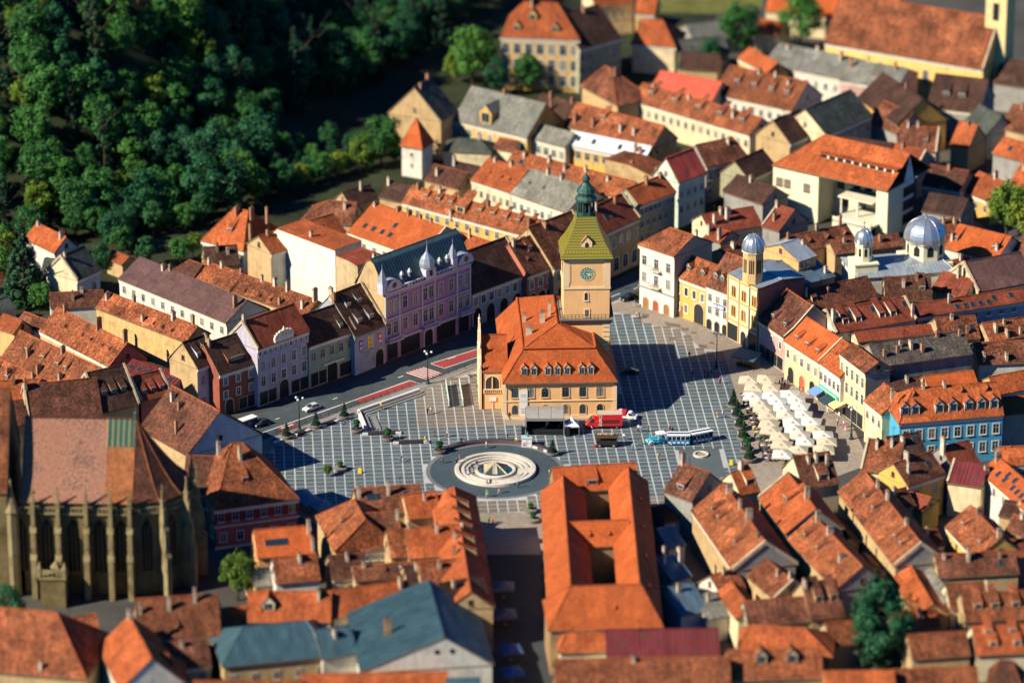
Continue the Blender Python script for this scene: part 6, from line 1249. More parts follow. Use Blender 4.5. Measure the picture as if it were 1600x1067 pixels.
strip_px((404, 678), (640, 594.6), .32, .020, WHITEP); strip_px((672, 568.4), (760, 541), .28, .024, WHITEP); strip_px((694, 575.5), (752, 556), .28, .024, WHITEP); strip_px((672, 568), (694, 575.3), .25, .024, WHITEP); strip_px((640, 594.4), (655, 599.2), .25, .024, WHITEP)
for a_, b_ in (((430, 655), (437, 653)), ((520, 624), (527, 621)), ((622, 590), (630, 587)), ((700, 561), (712, 557)), ((955, 464), (969, 458.5)), ((956, 474), (972, 468.5)), ((990, 452), (997, 449))): strip_px(a_, b_, .3, .020, WHITEP, 'road_dash')
for px in ([(554, 625.5), (639, 595.5), (652, 599.3), (563, 629.3)], [(674, 568.6), (752, 544), (762, 549), (695, 574.6)], [(433, 669), (460, 660), (466, 664), (441, 672.5)], [(632, 582.5), (662, 573.3), (692, 583), (666, 594)]): poly_sheet('red_lane', px, .018, REDP)
for k in range(6):
    t = (k+.5)/6; a_ = (632+(662-632)*t, 582.5+(573.3-582.5)*t); c_ = (666+(692-666)*t, 594+(583-594)*t)
    strip_px((a_[0]+1, a_[1]+.3), (c_[0]-1, c_[1]-.3), .45, .024, WHITEP, 'crossing_stripe')
strip_px((439, 669), (458, 663), .5, .024, WHITEP, 'lane_arrow')
# slabs of the square: light bands left between dark panels; each panel its own slab
gu = Vector((.9978, .0656, 0)); gv = Vector((-.0656, .9978, 0)); G_O = P(777, 737)
def inpoly(x, y, pg):
    r = False; j = len(pg)-1
    for i in range(len(pg)):
        if (pg[i][1] > y) != (pg[j][1] > y) and x < (pg[j][0]-pg[i][0])*(y-pg[i][1])/(pg[j][1]-pg[i][1])+pg[i][0]: r = not r
        j = i
    return r
GRID_L = [(425, 702), (560, 648), (660, 612), (748, 578), (775, 600), (790, 665), (965, 662), (965, 560), (950, 495), (958, 488), (1000, 494), (1000, 505), (1062, 515), (1096, 545), (1128, 548), (1135, 580), (1148, 630), (1166, 735), (1120, 790), (860, 840), (845, 800), (745, 800), (700, 790), (450, 790), (400, 745)]
FC = P(774, 735.5); FR = 14.6
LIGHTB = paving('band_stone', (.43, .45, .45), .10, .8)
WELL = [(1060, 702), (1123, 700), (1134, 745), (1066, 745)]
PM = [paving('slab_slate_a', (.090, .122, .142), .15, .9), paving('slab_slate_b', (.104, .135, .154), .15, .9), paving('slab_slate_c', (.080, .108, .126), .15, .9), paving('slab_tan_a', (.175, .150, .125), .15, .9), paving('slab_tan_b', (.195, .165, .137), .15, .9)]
cells = []; CS, RS, GAP, GAPR = 2.2, 2.1, .33, .25
crng = random.Random(5)
for i in range(-40, 48):
    for j in range(-14, 60):
        c = G_O+gu*(i*CS)+gv*(j*RS)
        x, y = proj(c)
        if not inpoly(x, y, GRID_L) or (c-FC).length < FR+1.4 or inpoly(x, y, WELL): continue
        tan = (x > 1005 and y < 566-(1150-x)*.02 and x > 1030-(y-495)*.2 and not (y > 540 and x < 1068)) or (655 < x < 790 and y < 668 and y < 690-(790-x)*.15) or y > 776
        cells.append((y, c, tan))
cells.sort(key=lambda q: -q[0])
b = MB()
for px in [GRID_L]: b.poly([tuple(P(x, y, 0)+Vector((0, 0, .009))) for x, y in px][::-1], 0)
me = b.mesh('plaza_bands', [LIGHTB])
if me.polygons[0].normal.z < 0: me.flip_normals()
bands = put('plaza_bands', me); bands['kind'] = 'structure'
SLAB = []
for m in PM:
    q = MB(); q.box(-(CS-GAP)/2, (CS-GAP)/2, -(RS-GAPR)/2, (RS-GAPR)/2, 0, .03); SLAB.append(q.mesh('paving_slab', [m]))
ga = math.atan2(gu.y, gu.x); rest = MB(); nsl = 0
vis_cells = [c for c in cells if c[0] < 762]
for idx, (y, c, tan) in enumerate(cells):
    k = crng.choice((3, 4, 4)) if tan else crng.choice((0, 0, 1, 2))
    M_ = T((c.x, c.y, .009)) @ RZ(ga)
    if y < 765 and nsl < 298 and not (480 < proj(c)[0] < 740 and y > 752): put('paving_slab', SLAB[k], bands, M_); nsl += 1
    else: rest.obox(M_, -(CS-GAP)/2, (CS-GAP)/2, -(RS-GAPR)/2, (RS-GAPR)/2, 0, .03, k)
o = rest.build('paving_slabs', PM, bands); o['kind'] = 'stuff'
for px in ([(1038, 503), (1062, 507), (1064, 512), (1042, 509)], [(1064, 512), (1075, 513), (1077, 516), (1066, 516)], [(1079, 518), (1088, 519), (1089, 522), (1080, 521)], [(1003, 490), (1014, 491), (1013, 495), (1003, 494)], [(1091, 538), (1104, 540), (1105, 544), (1092, 543)], [(1108, 534), (1116, 535), (1116, 538), (1109, 537)], [(1044, 527), (1056, 527), (1057, 531), (1045, 531)]): poly_sheet('paving_patch', px, .05, paving('patch_setts', (.16, .13, .115), .2, 1.2) if 'patch_setts' not in MATS else MATS['patch_setts'])
# fountain
fo = thing('fountain', 'round stepped white stone fountain with glass pyramid in a dark disc', 'fountain', FC)
b = MB(); b.lathe([(FR, 0.01), (FR, .05)], 0, 0, 64); b.build('asphalt_disc', [paving('disc_asphalt', (.055, .080, .100), .12, .5)], fo)
b = MB()
for k in range(64):
    a, c = 2*math.pi*k/64, 2*math.pi*(k+1)/64
    b.poly([(FR*math.cos(a), FR*math.sin(a), .055), (FR*math.cos(c), FR*math.sin(c), .055), ((FR+.9)*math.cos(c), (FR+.9)*math.sin(c), .055), ((FR+.9)*math.cos(a), (FR+.9)*math.sin(a), .055)])
b.build('kerb_ring', [paving('kerb_grey', (.16, .17, .18), .1)], fo)
WST = paving('fountain_stone', (.58, .54, .47), .14, .8)
for r0, r1, z0, z1 in ((8.1, 9.1, .05, .75), (6.9, 7.6, .05, .55), (5.9, 6.5, .05, .42), (3.9, 4.6, .05, .55)):
    b = MB(); b.lathe([(r0, z0), (r1, z0), (r1, z1-.08), (r1-.08, z1), (r0+.08, z1), (r0, z1-.08), (r0, z0)], 0, 0, 56); b.build('stone_ring', [WST], fo)
b = MB(); b.lathe([(8.2, .055), (8.2, .09)], 0, 0, 48); b.build('basin_floor', [paving('basin', (.30, .27, .23), .2, .8)], fo)
b = MB(); b.lathe([(4.0, .1), (4.0, .2)], 0, 0, 40); b.build('water', [plain('fountain_water', (.01, .06, .09), .08, spec=.6)], fo)
b = MB(); R_ = 3.6; ap = (0, 0, 2.0)
sq = [(R_*math.cos(math.radians(q)), R_*math.sin(math.radians(q)), .3) for q in (225, 315, 45, 135)]
GREENG = plain('pyramid_glass', (.05, .085, .075), .15, spec=.5); YST = paving('pyramid_stone', (.46, .39, .24), .15)
b.poly([sq[0], sq[1], ap], 0); b.poly([sq[1], sq[2], ap], 1); b.poly([sq[2], sq[3], ap], 1); b.poly([sq[3], sq[0], ap], 1)
b.build('pyramid', [GREENG, YST], fo)
b = MB()
for s in sq: b.tube(s, ap, .22, .18, n=4)
b.tube(((sq[0][0]+sq[1][0])/2-.45, sq[0][1]-.05, .32), (-.25, -.1, 2.0), .16, n=4); b.tube(((sq[0][0]+sq[1][0])/2+.45, sq[0][1]-.05, .32), (.25, -.1, 2.0), .16, n=4)
b.poly([(-.45, sq[0][1]-.12, .36), (.45, sq[0][1]-.12, .36), (.22, -.2, 2.02), (-.22, -.2, 2.02)], 1)
b.build('pyramid_ribs', [YST, paving('chute', (.36, .36, .38), .1)], fo)
b = MB()
for k in range(5): b.box(-.6, .6, -.25+0, .25, 0, .001)
st = MB()
for k, r in enumerate((8.6, 7.7, 6.8, 5.9)):
    st.obox(RZ(math.radians(-5)), r-.9, r, -1.3, 1.3, .06, .72-k*.12)
st.build('steps', [WST], fo)
# curved flower bench behind the fountain
cb = thing('curved_bench', 'long curved low bench with dark flower bed behind the fountain', 'bench', FC)
def arc_box(r0, r1, a0, a1, z0, z1, n, mi=0):
    b = MB()
    for k in range(n):
        a, c = math.radians(a0+(a1-a0)*k/n), math.radians(a0+(a1-a0)*(k+1)/n)
        q = [(r0*math.cos(a), r0*math.sin(a)), (r1*math.cos(a), r1*math.sin(a)), (r1*math.cos(c), r1*math.sin(c)), (r0*math.cos(c), r0*math.sin(c))]
        b.prism(q, z0, z1, mi)
    return b
SOIL = plain('flower_bed', (.05, .035, .05), .95, var=.6, scale=3); WBN = paving('bench_stone', (.62, .62, .62), .08, 1.5)
arc_box(FR+.9, FR+1.1, 40, 144, 0, .75, 30).build('kerb', [paving('bench_brown', (.12, .08, .08), .2, 2)], cb); arc_box(FR+1.1, FR+2.3, 40, 144, 0, .65, 30).build('flower_bed', [SOIL], cb)
for a in (34, 40, 52): arc_box(FR+.7, FR+1.3, a, a+5, .0, .55, 3).build('seat', [WBN], cb)
# ------------------------------------------------------------------ plants: leaf clumps on trunks
def leaf_mat(name, c, var=.5):
    m, nt, b = _nodes(name); oi = N(nt, 'ShaderNodeObjectInfo'); g = N(nt, 'ShaderNodeNewGeometry')
    ad = N(nt, 'ShaderNodeMath', operation='ADD'); ml = N(nt, 'ShaderNodeMath', operation='MULTIPLY'); nt.links.new(oi.outputs['Random'], ml.inputs[0]); ml.inputs[1].default_value = .7
    m2 = N(nt, 'ShaderNodeMath', operation='MULTIPLY'); nt.links.new(g.outputs['Random Per Island'], m2.inputs[0]); m2.inputs[1].default_value = .45
    nt.links.new(ml.outputs[0], ad.inputs[0]); nt.links.new(m2.outputs[0], ad.inputs[1])
    cc = ramp(nt, ad.outputs[0], [(0, tuple(x*(1-var) for x in c)), (.55, c), (.95, (c[0]*1.6, c[1]*1.3, c[2]*.9)), (1.0, (c[0]*2.4, c[1]*1.3, c[2]*.8))])
    nt.links.new(cc, b.inputs['Base Color']); b.inputs['Roughness'].default_value = .6; b.inputs['Specular IOR Level'].default_value = .2
    b.inputs['Subsurface Weight'].default_value = 0.0
    MATS[name] = m; return m
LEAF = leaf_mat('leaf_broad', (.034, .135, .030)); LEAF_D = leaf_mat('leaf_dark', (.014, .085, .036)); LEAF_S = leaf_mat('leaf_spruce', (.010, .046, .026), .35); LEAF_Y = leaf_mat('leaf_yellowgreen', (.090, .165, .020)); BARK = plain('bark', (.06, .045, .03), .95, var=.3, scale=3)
TRN = random.Random(77)
def crown_mesh(name, mat, r, hgt, z0, nclump, nleaf, ls, shape='round', seed=1):
    R = random.Random(seed); v, f = [], []
    cl = []
    for k in range(nclump):
        while True:
            x, y, z = R.uniform(-1, 1), R.uniform(-1, 1), R.uniform(-1, 1)
            if .35 < x*x+y*y+z*z < 1: break
        if shape == 'cone':
            t = R.random()**1.5; a = R.uniform(0, 6.283); rr = (1-t)*(.75+.35*R.random()); cl.append((rr*r*math.cos(a), rr*r*math.sin(a), z0+hgt*t, r*.22*(1.2-t)+.1))
        else: cl.append((x*r*.8, y*r*.8, z0+hgt*(.5+z*.42), r*R.uniform(.24, .42)))
    for cx, cy, cz, cr in cl:
        for _ in range(nleaf):
            while True:
                x, y, z = R.uniform(-1, 1), R.uniform(-1, 1), R.uniform(-1, 1); q = x*x+y*y+z*z
                if .2 < q < 1: break
            s = math.sqrt(q); nrm = Vector((x/s, y/s, z/s+.35)).normalized()
            u = nrm.orthogonal().normalized(); u.rotate(__import__('mathutils').Quaternion(nrm, R.uniform(0, 6.283))); w = nrm.cross(u); l = ls*R.uniform(.6, 1.4)
            c = Vector((cx+x*cr, cy+y*cr, cz+z*cr*.85)); i = len(v)
            for p in (c-u*l, c-w*l*.6+nrm*l*.15, c+u*l, c+w*l*.6-nrm*l*.1): v.append(tuple(p))
            f.append((i, i+1, i+2, i+3))
    me = bpy.data.meshes.new(name); me.from_pydata(v, [], f); me.materials.append(mat); return me
def trunk_mesh(h, r, seed=0):
    R = random.Random(seed); b = MB(); b.tube((0, 0, -.3), (0, 0, h*.5), r, r*.75, 7); b.tube((0, 0, h*.5), (R.uniform(-.3, .3), R.uniform(-.3, .3), h), r*.75, r*.4, 7)
    for k in range(5): a = 6.283*k/5+R.random(); z = h*R.uniform(.45, .8); b.tube((0, 0, z), (math.cos(a)*h*.3, math.sin(a)*h*.3, z+h*.3), r*.4, r*.12, 5)
    return b.mesh('trunk', [BARK])
TREES = {}
def tree_kind(key, mat, r, hgt, z0, nc, nl, ls, shape='round', seed=1, tr=.3):
    TREES[key] = (crown_mesh('crown', mat, r, hgt, z0, nc, nl, ls, shape, seed), trunk_mesh(z0+hgt*(.9 if shape == 'cone' else .5), tr, seed))
tree_kind('a', LEAF, 5.0, 10, 2.5, 46, 80, .30, seed=1); tree_kind('b', LEAF_D, 4.6, 12, 2.5, 46, 80, .30, seed=2); tree_kind('c', LEAF_Y, 4.2, 9, 2.2, 40, 75, .28, seed=3); tree_kind('d', LEAF, 5.6, 12, 3, 54, 85, .32, seed=4); tree_kind('e', LEAF_D, 5.2, 14, 2, 52, 85, .30, seed=14); tree_kind('f', LEAF, 4.0, 13, 2, 44, 80, .28, seed=15)
tree_kind('s', LEAF_S, 3.2, 16, 1.2, 130, 26, .36, 'cone', 5, .35); tree_kind('p', LEAF_S, 2.6, 20, 1.0, 110, 26, .36, 'cone', 6, .3)
tree_kind('k', LEAF_S, 4.6, 17, 1.0, 130, 40, .42, 'cone', 8, .4)
def tree(key, label, loc, s=1.0, cat='tree', name='tree', group=None, sz=None):
    o = thing(name, label, cat, loc, TRN.uniform(0, 6.28), group); o.scale = (s, s, sz or s)
    c, t = TREES[key]; put('trunk', t, o); put('crown', c, o); return o
# ------------------------------------------------------------------ wooded hill and trees
def hill_h(x, y):
    """spur on the left with a steep right flank, low saddle behind the town walls"""
    edge = -84+6*math.sin(y*.03)                         # right rim of the spur
    base = 232-.30*(x+80)                                 # foot of the slope, further back towards the left
    base = 148+max(0, (x+118))*.75
    s = max(0.0, y-base)
    up = .85*min(s, 42)+.40*max(0, s-42)+.0008*max(0, s-42)**2
    t = (edge-x)/26.0; k = 1/(1+math.exp(-max(-30, min(30, t*2.2))))
    low = max(0, y-300)*.10 if x < 20 else 0
    fade = 1/(1+math.exp(max(-30, min(30, (x-0)/12))))
    return up*k+low*fade*(1-k)+1.4*noise.noise(Vector((x*.04, y*.04, 0)))*min(1, s/20)*k
b = MB(); n1, n2 = 70, 90; X0, X1, Y0, Y1 = -330, 60, 95, 640
V = [[(X0+(X1-X0)*i/n1, Y0+(Y1-Y0)*j/n2) for j in range(n2+1)] for i in range(n1+1)]
b.v = [(x, y, hill_h(x, y)-.02) for col in V for x, y in col]
for i in range(n1):
    for j in range(n2): q = i*(n2+1)+j; b.f.append((q, q+n2+1, q+n2+2, q+1)); b.m.append(0)
o = b.build('hill', [plain('forest_floor', (.022, .030, .012), .95, var=.5, scale=.1)], None, None, True); o['kind'] = 'structure'
HR = random.Random(21); spots = []
def try_tree(x, y, d):
    for q in spots:
        if (q[0]-x)**2+(q[1]-y)**2 < d*d: return False
    spots.append((x, y)); return True
nt_ = 0
WOODG = 'trees of the wood on the hillside'
for _ in range(60000):
    if nt_ >= 285: break
    x, y = HR.uniform(-300, 30), HR.uniform(110, 560); z = hill_h(x, y); q = proj((x, y, z+7))
    if not (-25 < q[0] < 800 and -40 < q[1] < 470): continue
    if x > -62-(230-y)*.12 and y < 225+(x+62)*1.9: continue    # town side
    if q[1] > 335-q[0]*.09 and q[0] > 70: continue
    if q[1] > 352 and q[0] > 20: continue
    if not try_tree(x, y, 5.9 if x < -70 else 6.6): continue
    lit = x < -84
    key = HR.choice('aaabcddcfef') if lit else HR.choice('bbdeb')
    if HR.random() < .10: key = 'p'
    kind_l = {'a': 'mid green leafy tree in the wooded hillside', 'b': 'dark green leafy tree in the wooded hillside', 'c': 'yellow-green leafy tree in the wooded hillside', 'd': 'large mid green leafy tree in the wooded hillside', 'e': 'tall dark green leafy tree in the wooded hillside', 'f': 'tall mid green leafy tree in the wooded hillside', 'p': 'slender dark conifer in the wooded hillside'}[key]
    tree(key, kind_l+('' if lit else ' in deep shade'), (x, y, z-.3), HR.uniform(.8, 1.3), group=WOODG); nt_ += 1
# single trees
def at_tree(key, label, px, py, s, cat='tree', sz=None, z=0): g = P(px, py, z); return tree(key, label, (g.x, g.y, z), s, cat, sz=sz)
at_tree('k', 'tall dark spruce beside the white gabled house at the forest edge', 38, 474, 1.15)
at_tree('a', 'bright green bush beside the spruce at the forest edge', 62, 486, .62); at_tree('b', 'dark shrub behind the white parapet at the picture edge', 18, 470, .5)
at_tree('c', 'yellow-green garden tree left of the orange villa', 302, 402, .62); at_tree('a', 'round green garden tree behind the orange villa garden', 282, 412, .6); at_tree('b', 'dark low garden tree beside the orange lean-to', 228, 418, .6); at_tree('b', 'dark garden tree below the small lean-to roof', 160, 428, .6)
at_tree('a', 'sunlit green tree at the foot of the white gate tower', 596, 262, 1.25); at_tree('c', 'sunlit tree on the wood edge left of the gate tower', 566, 266, .9); at_tree('a', 'small sunlit tree along the old wall path', 500, 286, .75); at_tree('c', 'bright bush along the old wall path', 470, 296, .7); at_tree('a', 'sunlit bush at the near end of the wall path', 400, 318, .8); at_tree('b', 'sunlit dark bush in the middle of the wall path', 440, 306, .7); at_tree('c', 'sunlit bush below the big tan gable', 530, 278, .7)
at_tree('d', 'wide green tree beside the yellow school', 738, 138, 1.25); at_tree('a', 'round tree leaning on the wall of the yellow school', 824, 146, .95); at_tree('c', 'bright tree behind the long grey school roof', 710, 132, .9); at_tree('b', 'dark tree between the two school trees', 775, 150, .8)
at_tree('d', 'dark green park tree above the brown terraces', 1158, 92, 1.15); at_tree('b', 'small dark park tree beside the red metal roof', 1112, 118, .8); at_tree('a', 'green shrub tree beside the cream hall', 1068, 118, .6)
at_tree('d', 'broad park tree in front of the bright orange roofs', 1250, 78, 1.2)
at_tree('c', 'big yellow-green leafy tree at the right edge', 1572, 372, 1.45); at_tree('c', 'second yellow-green tree overlapping the big one at the right edge', 1600, 380, 1.2)
at_tree('c', 'yellow-green tree between the church and the teal hip roof', 372, 938, 1.05)
at_tree('e', 'massive dark spreading tree in the lower right yards', 1374, 1050, 1.35); at_tree('s', 'pointed dark conifer rising from the massive dark tree', 1364, 1040, 1.25)
at_tree('b', 'dark tree in the church shadow at the left edge', 12, 1000, .9)
at_tree('c', 'small bright bush in the shaded corner of the square', 512, 744, .28)
poly_sheet('lawn', [(1028, -30), (1200, -30), (1190, 14), (1110, 22), (1030, 20)], .01, paving('park_grass', (.13, .135, .035), .25, .2))

# low scrub along the old wall path at the wood's foot
SR = random.Random(8)
for _ in range(4000):
    x, y = SR.uniform(-100, -15), SR.uniform(140, 240); q = proj((x, y, 2))
    if not (260 < q[0] < 620) or q[1] > 352-(q[0]-260)*.30 or q[1] < 225: continue
    if q[0] > 300 and q[0] < 440 and q[1] > 315: continue
    if not try_tree(x, y, 5.0): continue
    tree(SR.choice('beab'), 'dark scrub tree along the old wall path below the wood', (x, y, hill_h(x, y)-.2), SR.uniform(.35, .6), group='scrub along the old wall path')

for _ in range(3000):
    px, py = SR.uniform(110, 330), SR.uniform(338, 400)
    if py > 352+(330-px)*.12+8 and px > 200: continue
    if 40 < px < 170 and py > 372: continue
    g = P(px, py)
    if hill_h(g.x, g.y) > 3 or not try_tree(g.x, g.y, 4.2): continue
    tree(SR.choice('beab'), 'dark scrub tree in the gardens between the wood and the mauve roof', (g.x, g.y, 0), SR.uniform(.45, .75), group='garden scrub under the wood')
# ------------------------------------------------------------------ things on the square
def ang(p, q): d = P(*q)-P(*p); return math.atan2(d.y, d.x)
POTM = plaster((.22, .20, .17), .3); 
tree_kind('cone', LEAF_S, .62, 2.3, .75, 60, 14, .13, 'cone', 31, .08); tree_kind('egg', LEAF_D, .75, 1.9, .8, 34, 26, .13, 'round', 32, .08)
def planter(px, py, key, label, s=1.0, group='clipped evergreens in round planters'):
    g = P(px, py); o = thing('planter', label, 'planter', g, 0, group); o.scale = (s, s, s)
    b = MB(); b.lathe([(.75, 0), (1.05, .35), (1.1, .7), (.95, .7), (.9, .6)], 0, 0, 14); b.build('pot', [POTM], o); b = MB(); b.lathe([(.92, .6), (.92, .64)], 0, 0, 12); b.build('soil', [SOIL], o)
    put('crown', TREES[key][0], o); put('trunk', TREES[key][1], o)
for px, py, k, l in ((448, 684.5, 'cone', 'clipped cone evergreen planter nearest the blue-grey roof by the kerb'), (494, 668, 'cone', 'clipped cone evergreen planter between two dark benches by the kerb'), (538, 654, 'cone', 'clipped cone evergreen planter by the end of the white parapet'), (557.5, 675, 'egg', 'dark squat evergreen planter at the foot of the parapet steps'), (606, 688, 'egg', 'dark squat evergreen planter between the two flower benches'), (687, 708, 'egg', 'round evergreen planter at the left end of the curved bench'), (863, 711, 'cone', 'pointed evergreen planter at the right end of the curved bench')): planter(px, py, k, l, 1.25)
for i, (px, py) in enumerate(((1146, 637), (1152, 654), (1157, 670.5), (1162, 688), (1167, 707), (1171, 721))):
    planter(px, py, 'cone' if i != 4 else 'egg', ('dark cone evergreen, %s of the file bordering the café tables' % ('farthest', 'second farthest', 'third farthest', 'third nearest', 'plump second nearest', 'nearest')[i]), 1.5)
# lamps
GLOBE = plain('lamp_globe', (.85, .86, .88), .3); LAMPM = plain('lamp_green_iron', (.015, .05, .05), .5, .5)
def lamp(px, py, hgt, label):
    o = thing('street_lamp', label, 'street lamp', P(px, py), .3, 'iron street lamps of the square')
    b = MB(); b.lathe([(.55, 0), (.5, .4), (.3, .7), (.24, 1.6), (.14, 1.8), (.09, hgt), (.05, hgt+.4)], 0, 0, 10); b.build('post', [LAMPM], o)
    b = MB()
    for k in range(3): a = 2.094*k; b.tube((0, 0, hgt-.3), (math.cos(a)*.9, math.sin(a)*.9, hgt), .05, n=5); b.tube((math.cos(a)*.9, math.sin(a)*.9, hgt), (math.cos(a)*.9, math.sin(a)*.9, hgt-.15), .05, n=5)
    b.build('arms', [LAMPM], o)
    for k in range(3):
        a = 2.094*k; b = MB(); b.lathe([(.0, -.28), (.2, -.2), (.28, 0), (.2, .2), (0, .28)], 0, 0, 10); b.build('globe', [GLOBE], o, T((math.cos(a)*.9, math.sin(a)*.9, hgt-.3)), True)
lamp(468, 673, 8.3, 'iron street lamp by the kerb above the white car'); lamp(668.5, 600, 8.3, 'iron street lamp beside the red and white crossing'); lamp(1119.5, 574, 8.6, 'iron street lamp in front of the sunny white house'); lamp(1330, 686, 8.0, 'dark street lamp beside the beige awning')
# parapet, benches, flower benches
def wall_bar(name, label, p, q, w, h_, mat, cat, z=.1):
    A, B = P(*p), P(*q); d = B-A; o = thing(name, label, cat, A, math.atan2(d.y, d.x)); L = d.length
    b = MB(); b.box(0, L, -w/2, w/2, 0, h_); b.build('body', [mat], o); return o, L
o, L = wall_bar('parapet', 'long white stone parapet with bench steps along the promenade', (560, 646), (655, 613), .7, 1.0, WBN, 'parapet')
b = MB(); b.box(0, L, -1.3, -.36, 0, .45); b.build('bench_step', [paving('step_grey', (.20, .20, .20), .1, 1.5)], o)
b = MB(); b.box(0, L, -2.2, -1.31, 0, .22); b.build('bench_step', [paving('step_grey', (.20, .20, .20), .1, 1.5)], o)
b = MB(); b.box(-.35, .35, -10.5, -.36, 0, 1.0); b.build('return_wall', [WBN], o, RZ(-.55)); b = MB(); b.box(.5, 1.6, -10.5, -2, 0, .4); b.box(2.6, 3.6, -10.3, -2.5, 0, .25); b.build('return_step', [paving('step_grey', (.20, .20, .20), .1, 1.5)], o, RZ(-.55))
def flower_bench(p, q, label):
    A, B = P(*p), P(*q); d = B-A; L = d.length; o = thing('bench', label, 'bench', A, math.atan2(d.y, d.x), 'low stone benches of the square')
    for x in (0, L-1.3): b = MB(); b.box(x, x+1.3, -.35, .35, 0, .5); b.build('end_block', [WBN], o)
    b = MB(); b.box(1.3, L-1.3, -.3, .3, .12, .46); b.build('seat', [plain('bench_wood', (.035, .03, .035), .6)], o)
    b = MB(); b.box(.2, L-.2, .38, 1.1, 0, .55); b.build('flower_bed', [SOIL], o); return o
for p, q, l in (((427, 693), (441, 689), 'short dark bench nearest the blue-grey roof'), ((456, 684), (484, 673), 'dark kerbside bench beside the first street lamp'), ((502, 668), (530, 658), 'dark kerbside bench between two cone planters'), ((566, 680), (627, 678), 'flower bench below the parapet steps'), ((614, 694), (671, 692), 'flower bench nearest the fountain with yellow blooms'), ((543, 653), (558, 650), 'short white bench touching the parapet')): flower_bench(p, q, l)
for nm, pts in (('railing', [(420, 684), (490, 658.5), (560, 633.5), (640, 605), (700, 584.5), (752, 566)]), ):
    o = thing('railing', 'thin black railing along the kerb of the shaded street', 'railing', P(*pts[0])); b = MB(); O = P(*pts[0])
    for p, q in zip(pts, pts[1:]):
        A, B = P(*p)-O, P(*q)-O; n = max(2, int((B-A).length/2.2))
        for k in range(n): c = A.lerp(B, k/n); b.tube((c.x, c.y, 0), (c.x, c.y, 1.0), .05, n=4)
        for z in (.55, 1.0): b.tube((A.x, A.y, z), (B.x, B.y, z), .035, n=4)
    b.build('rails', [IRON], o)
strip_px((1136, 600), (1172, 742), .35, .03, paving('drain', (.03, .04, .05), .1), 'drain_channel')
# display boards
for i, (p, q) in enumerate((((696.5, 603), (701.5, 637)), ((717.5, 602), (723.5, 636)))):
    A, B = P(*q), P(*p); d = B-A; o = thing('display_board', ('long pale exhibition board standing farther from the council house', 'long pale exhibition board standing closer to the council house')[i], 'display board', A, math.atan2(d.y, d.x))
    L = d.length; b = MB(); b.box(0, L, -.06, .06, .25, 1.95, 0)
    for k in range(6): b.box(L*k/6+.2, L*(k+1)/6-.2, .06, .08, .4, 1.8, 1); b.box(L*k/6+.2, L*(k+1)/6-.2, -.08, -.06, .4, 1.8, 1)
    b.build('panel', [plain('board_pale', (.62, .72, .70), .5), plain('board_print', (.45, .55, .52), .5, var=.3, scale=.9)], o)
    b = MB()
    for k in range(4): b.box(L*k/3-.1 if k else 0, L*k/3+.1, -.3, .3, 0, .25)
    b.build('foot', [IRON], o)
# round well
o = thing('well', 'low round stone well ring on a grey patch', 'well', P(1095, 711)); b = MB(); b.lathe([(1.3, 0), (1.75, 0), (1.75, .4), (1.3, .4), (1.3, 0)], 0, 0, 24); b.build('ring', [WST], o); b = MB(); b.lathe([(1.32, .05), (1.32, .1)], 0, 0, 20); b.build('cover', [BEIGE], o)
poly_sheet('asphalt_patch', WELL, .016, paving('patch_grey', (.10, .125, .135), .08))
# ------------------------------------------------------------------ vehicles
TYRE = plain('tyre', (.015, .015, .017), .8); RIM = plain('wheel_rim', (.45, .46, .48), .35, .7); LAMPW = plain('headlight', (.8, .82, .85), .2); LAMPR = plain('tail_light', (.5, .02, .02), .3); DARKP = plain('black_plastic', (.02, .02, .022), .6)
def wheel(root, x, y, r, w=.22):
    b = MB(); b.lathe([(r, -w/2), (r, w/2)], 0, 0, 14); m = Matrix.Rotation(math.pi/2, 4, 'X'); q = MB(); q.add(b, m); o = q.build('wheel', [TYRE], root, T((x, y, r)))
    s = -1 if y < 0 else 1; b = MB(); b.lathe([(r*.6, 0), (r*.5, .03), (r*.15, .02)], 0, 0, 10); q = MB(); q.add(b, Matrix.Rotation(-s*math.pi/2, 4, 'X')); q.build('rim', [RIM], o, T((0, s*w/2, 0)))
def loft(prof, hw, mats, name, root, M=None, smooth=True):
    """side outline (x,z) with a half width for every point, closed left to right"""
    b = MB(); n = len(prof)
    L_ = [(x, -w, z) for (x, z), w in zip(prof, hw)]; R_ = [(x, w, z) for (x, z), w in zip(prof, hw)]
    for k in range(n):
        j = (k+1) % n; b.poly([R_[k], R_[j], L_[j], L_[k]], 0)
    b.poly(L_, 0); b.poly(R_[::-1], 0); return b.build(name, mats, root, M)
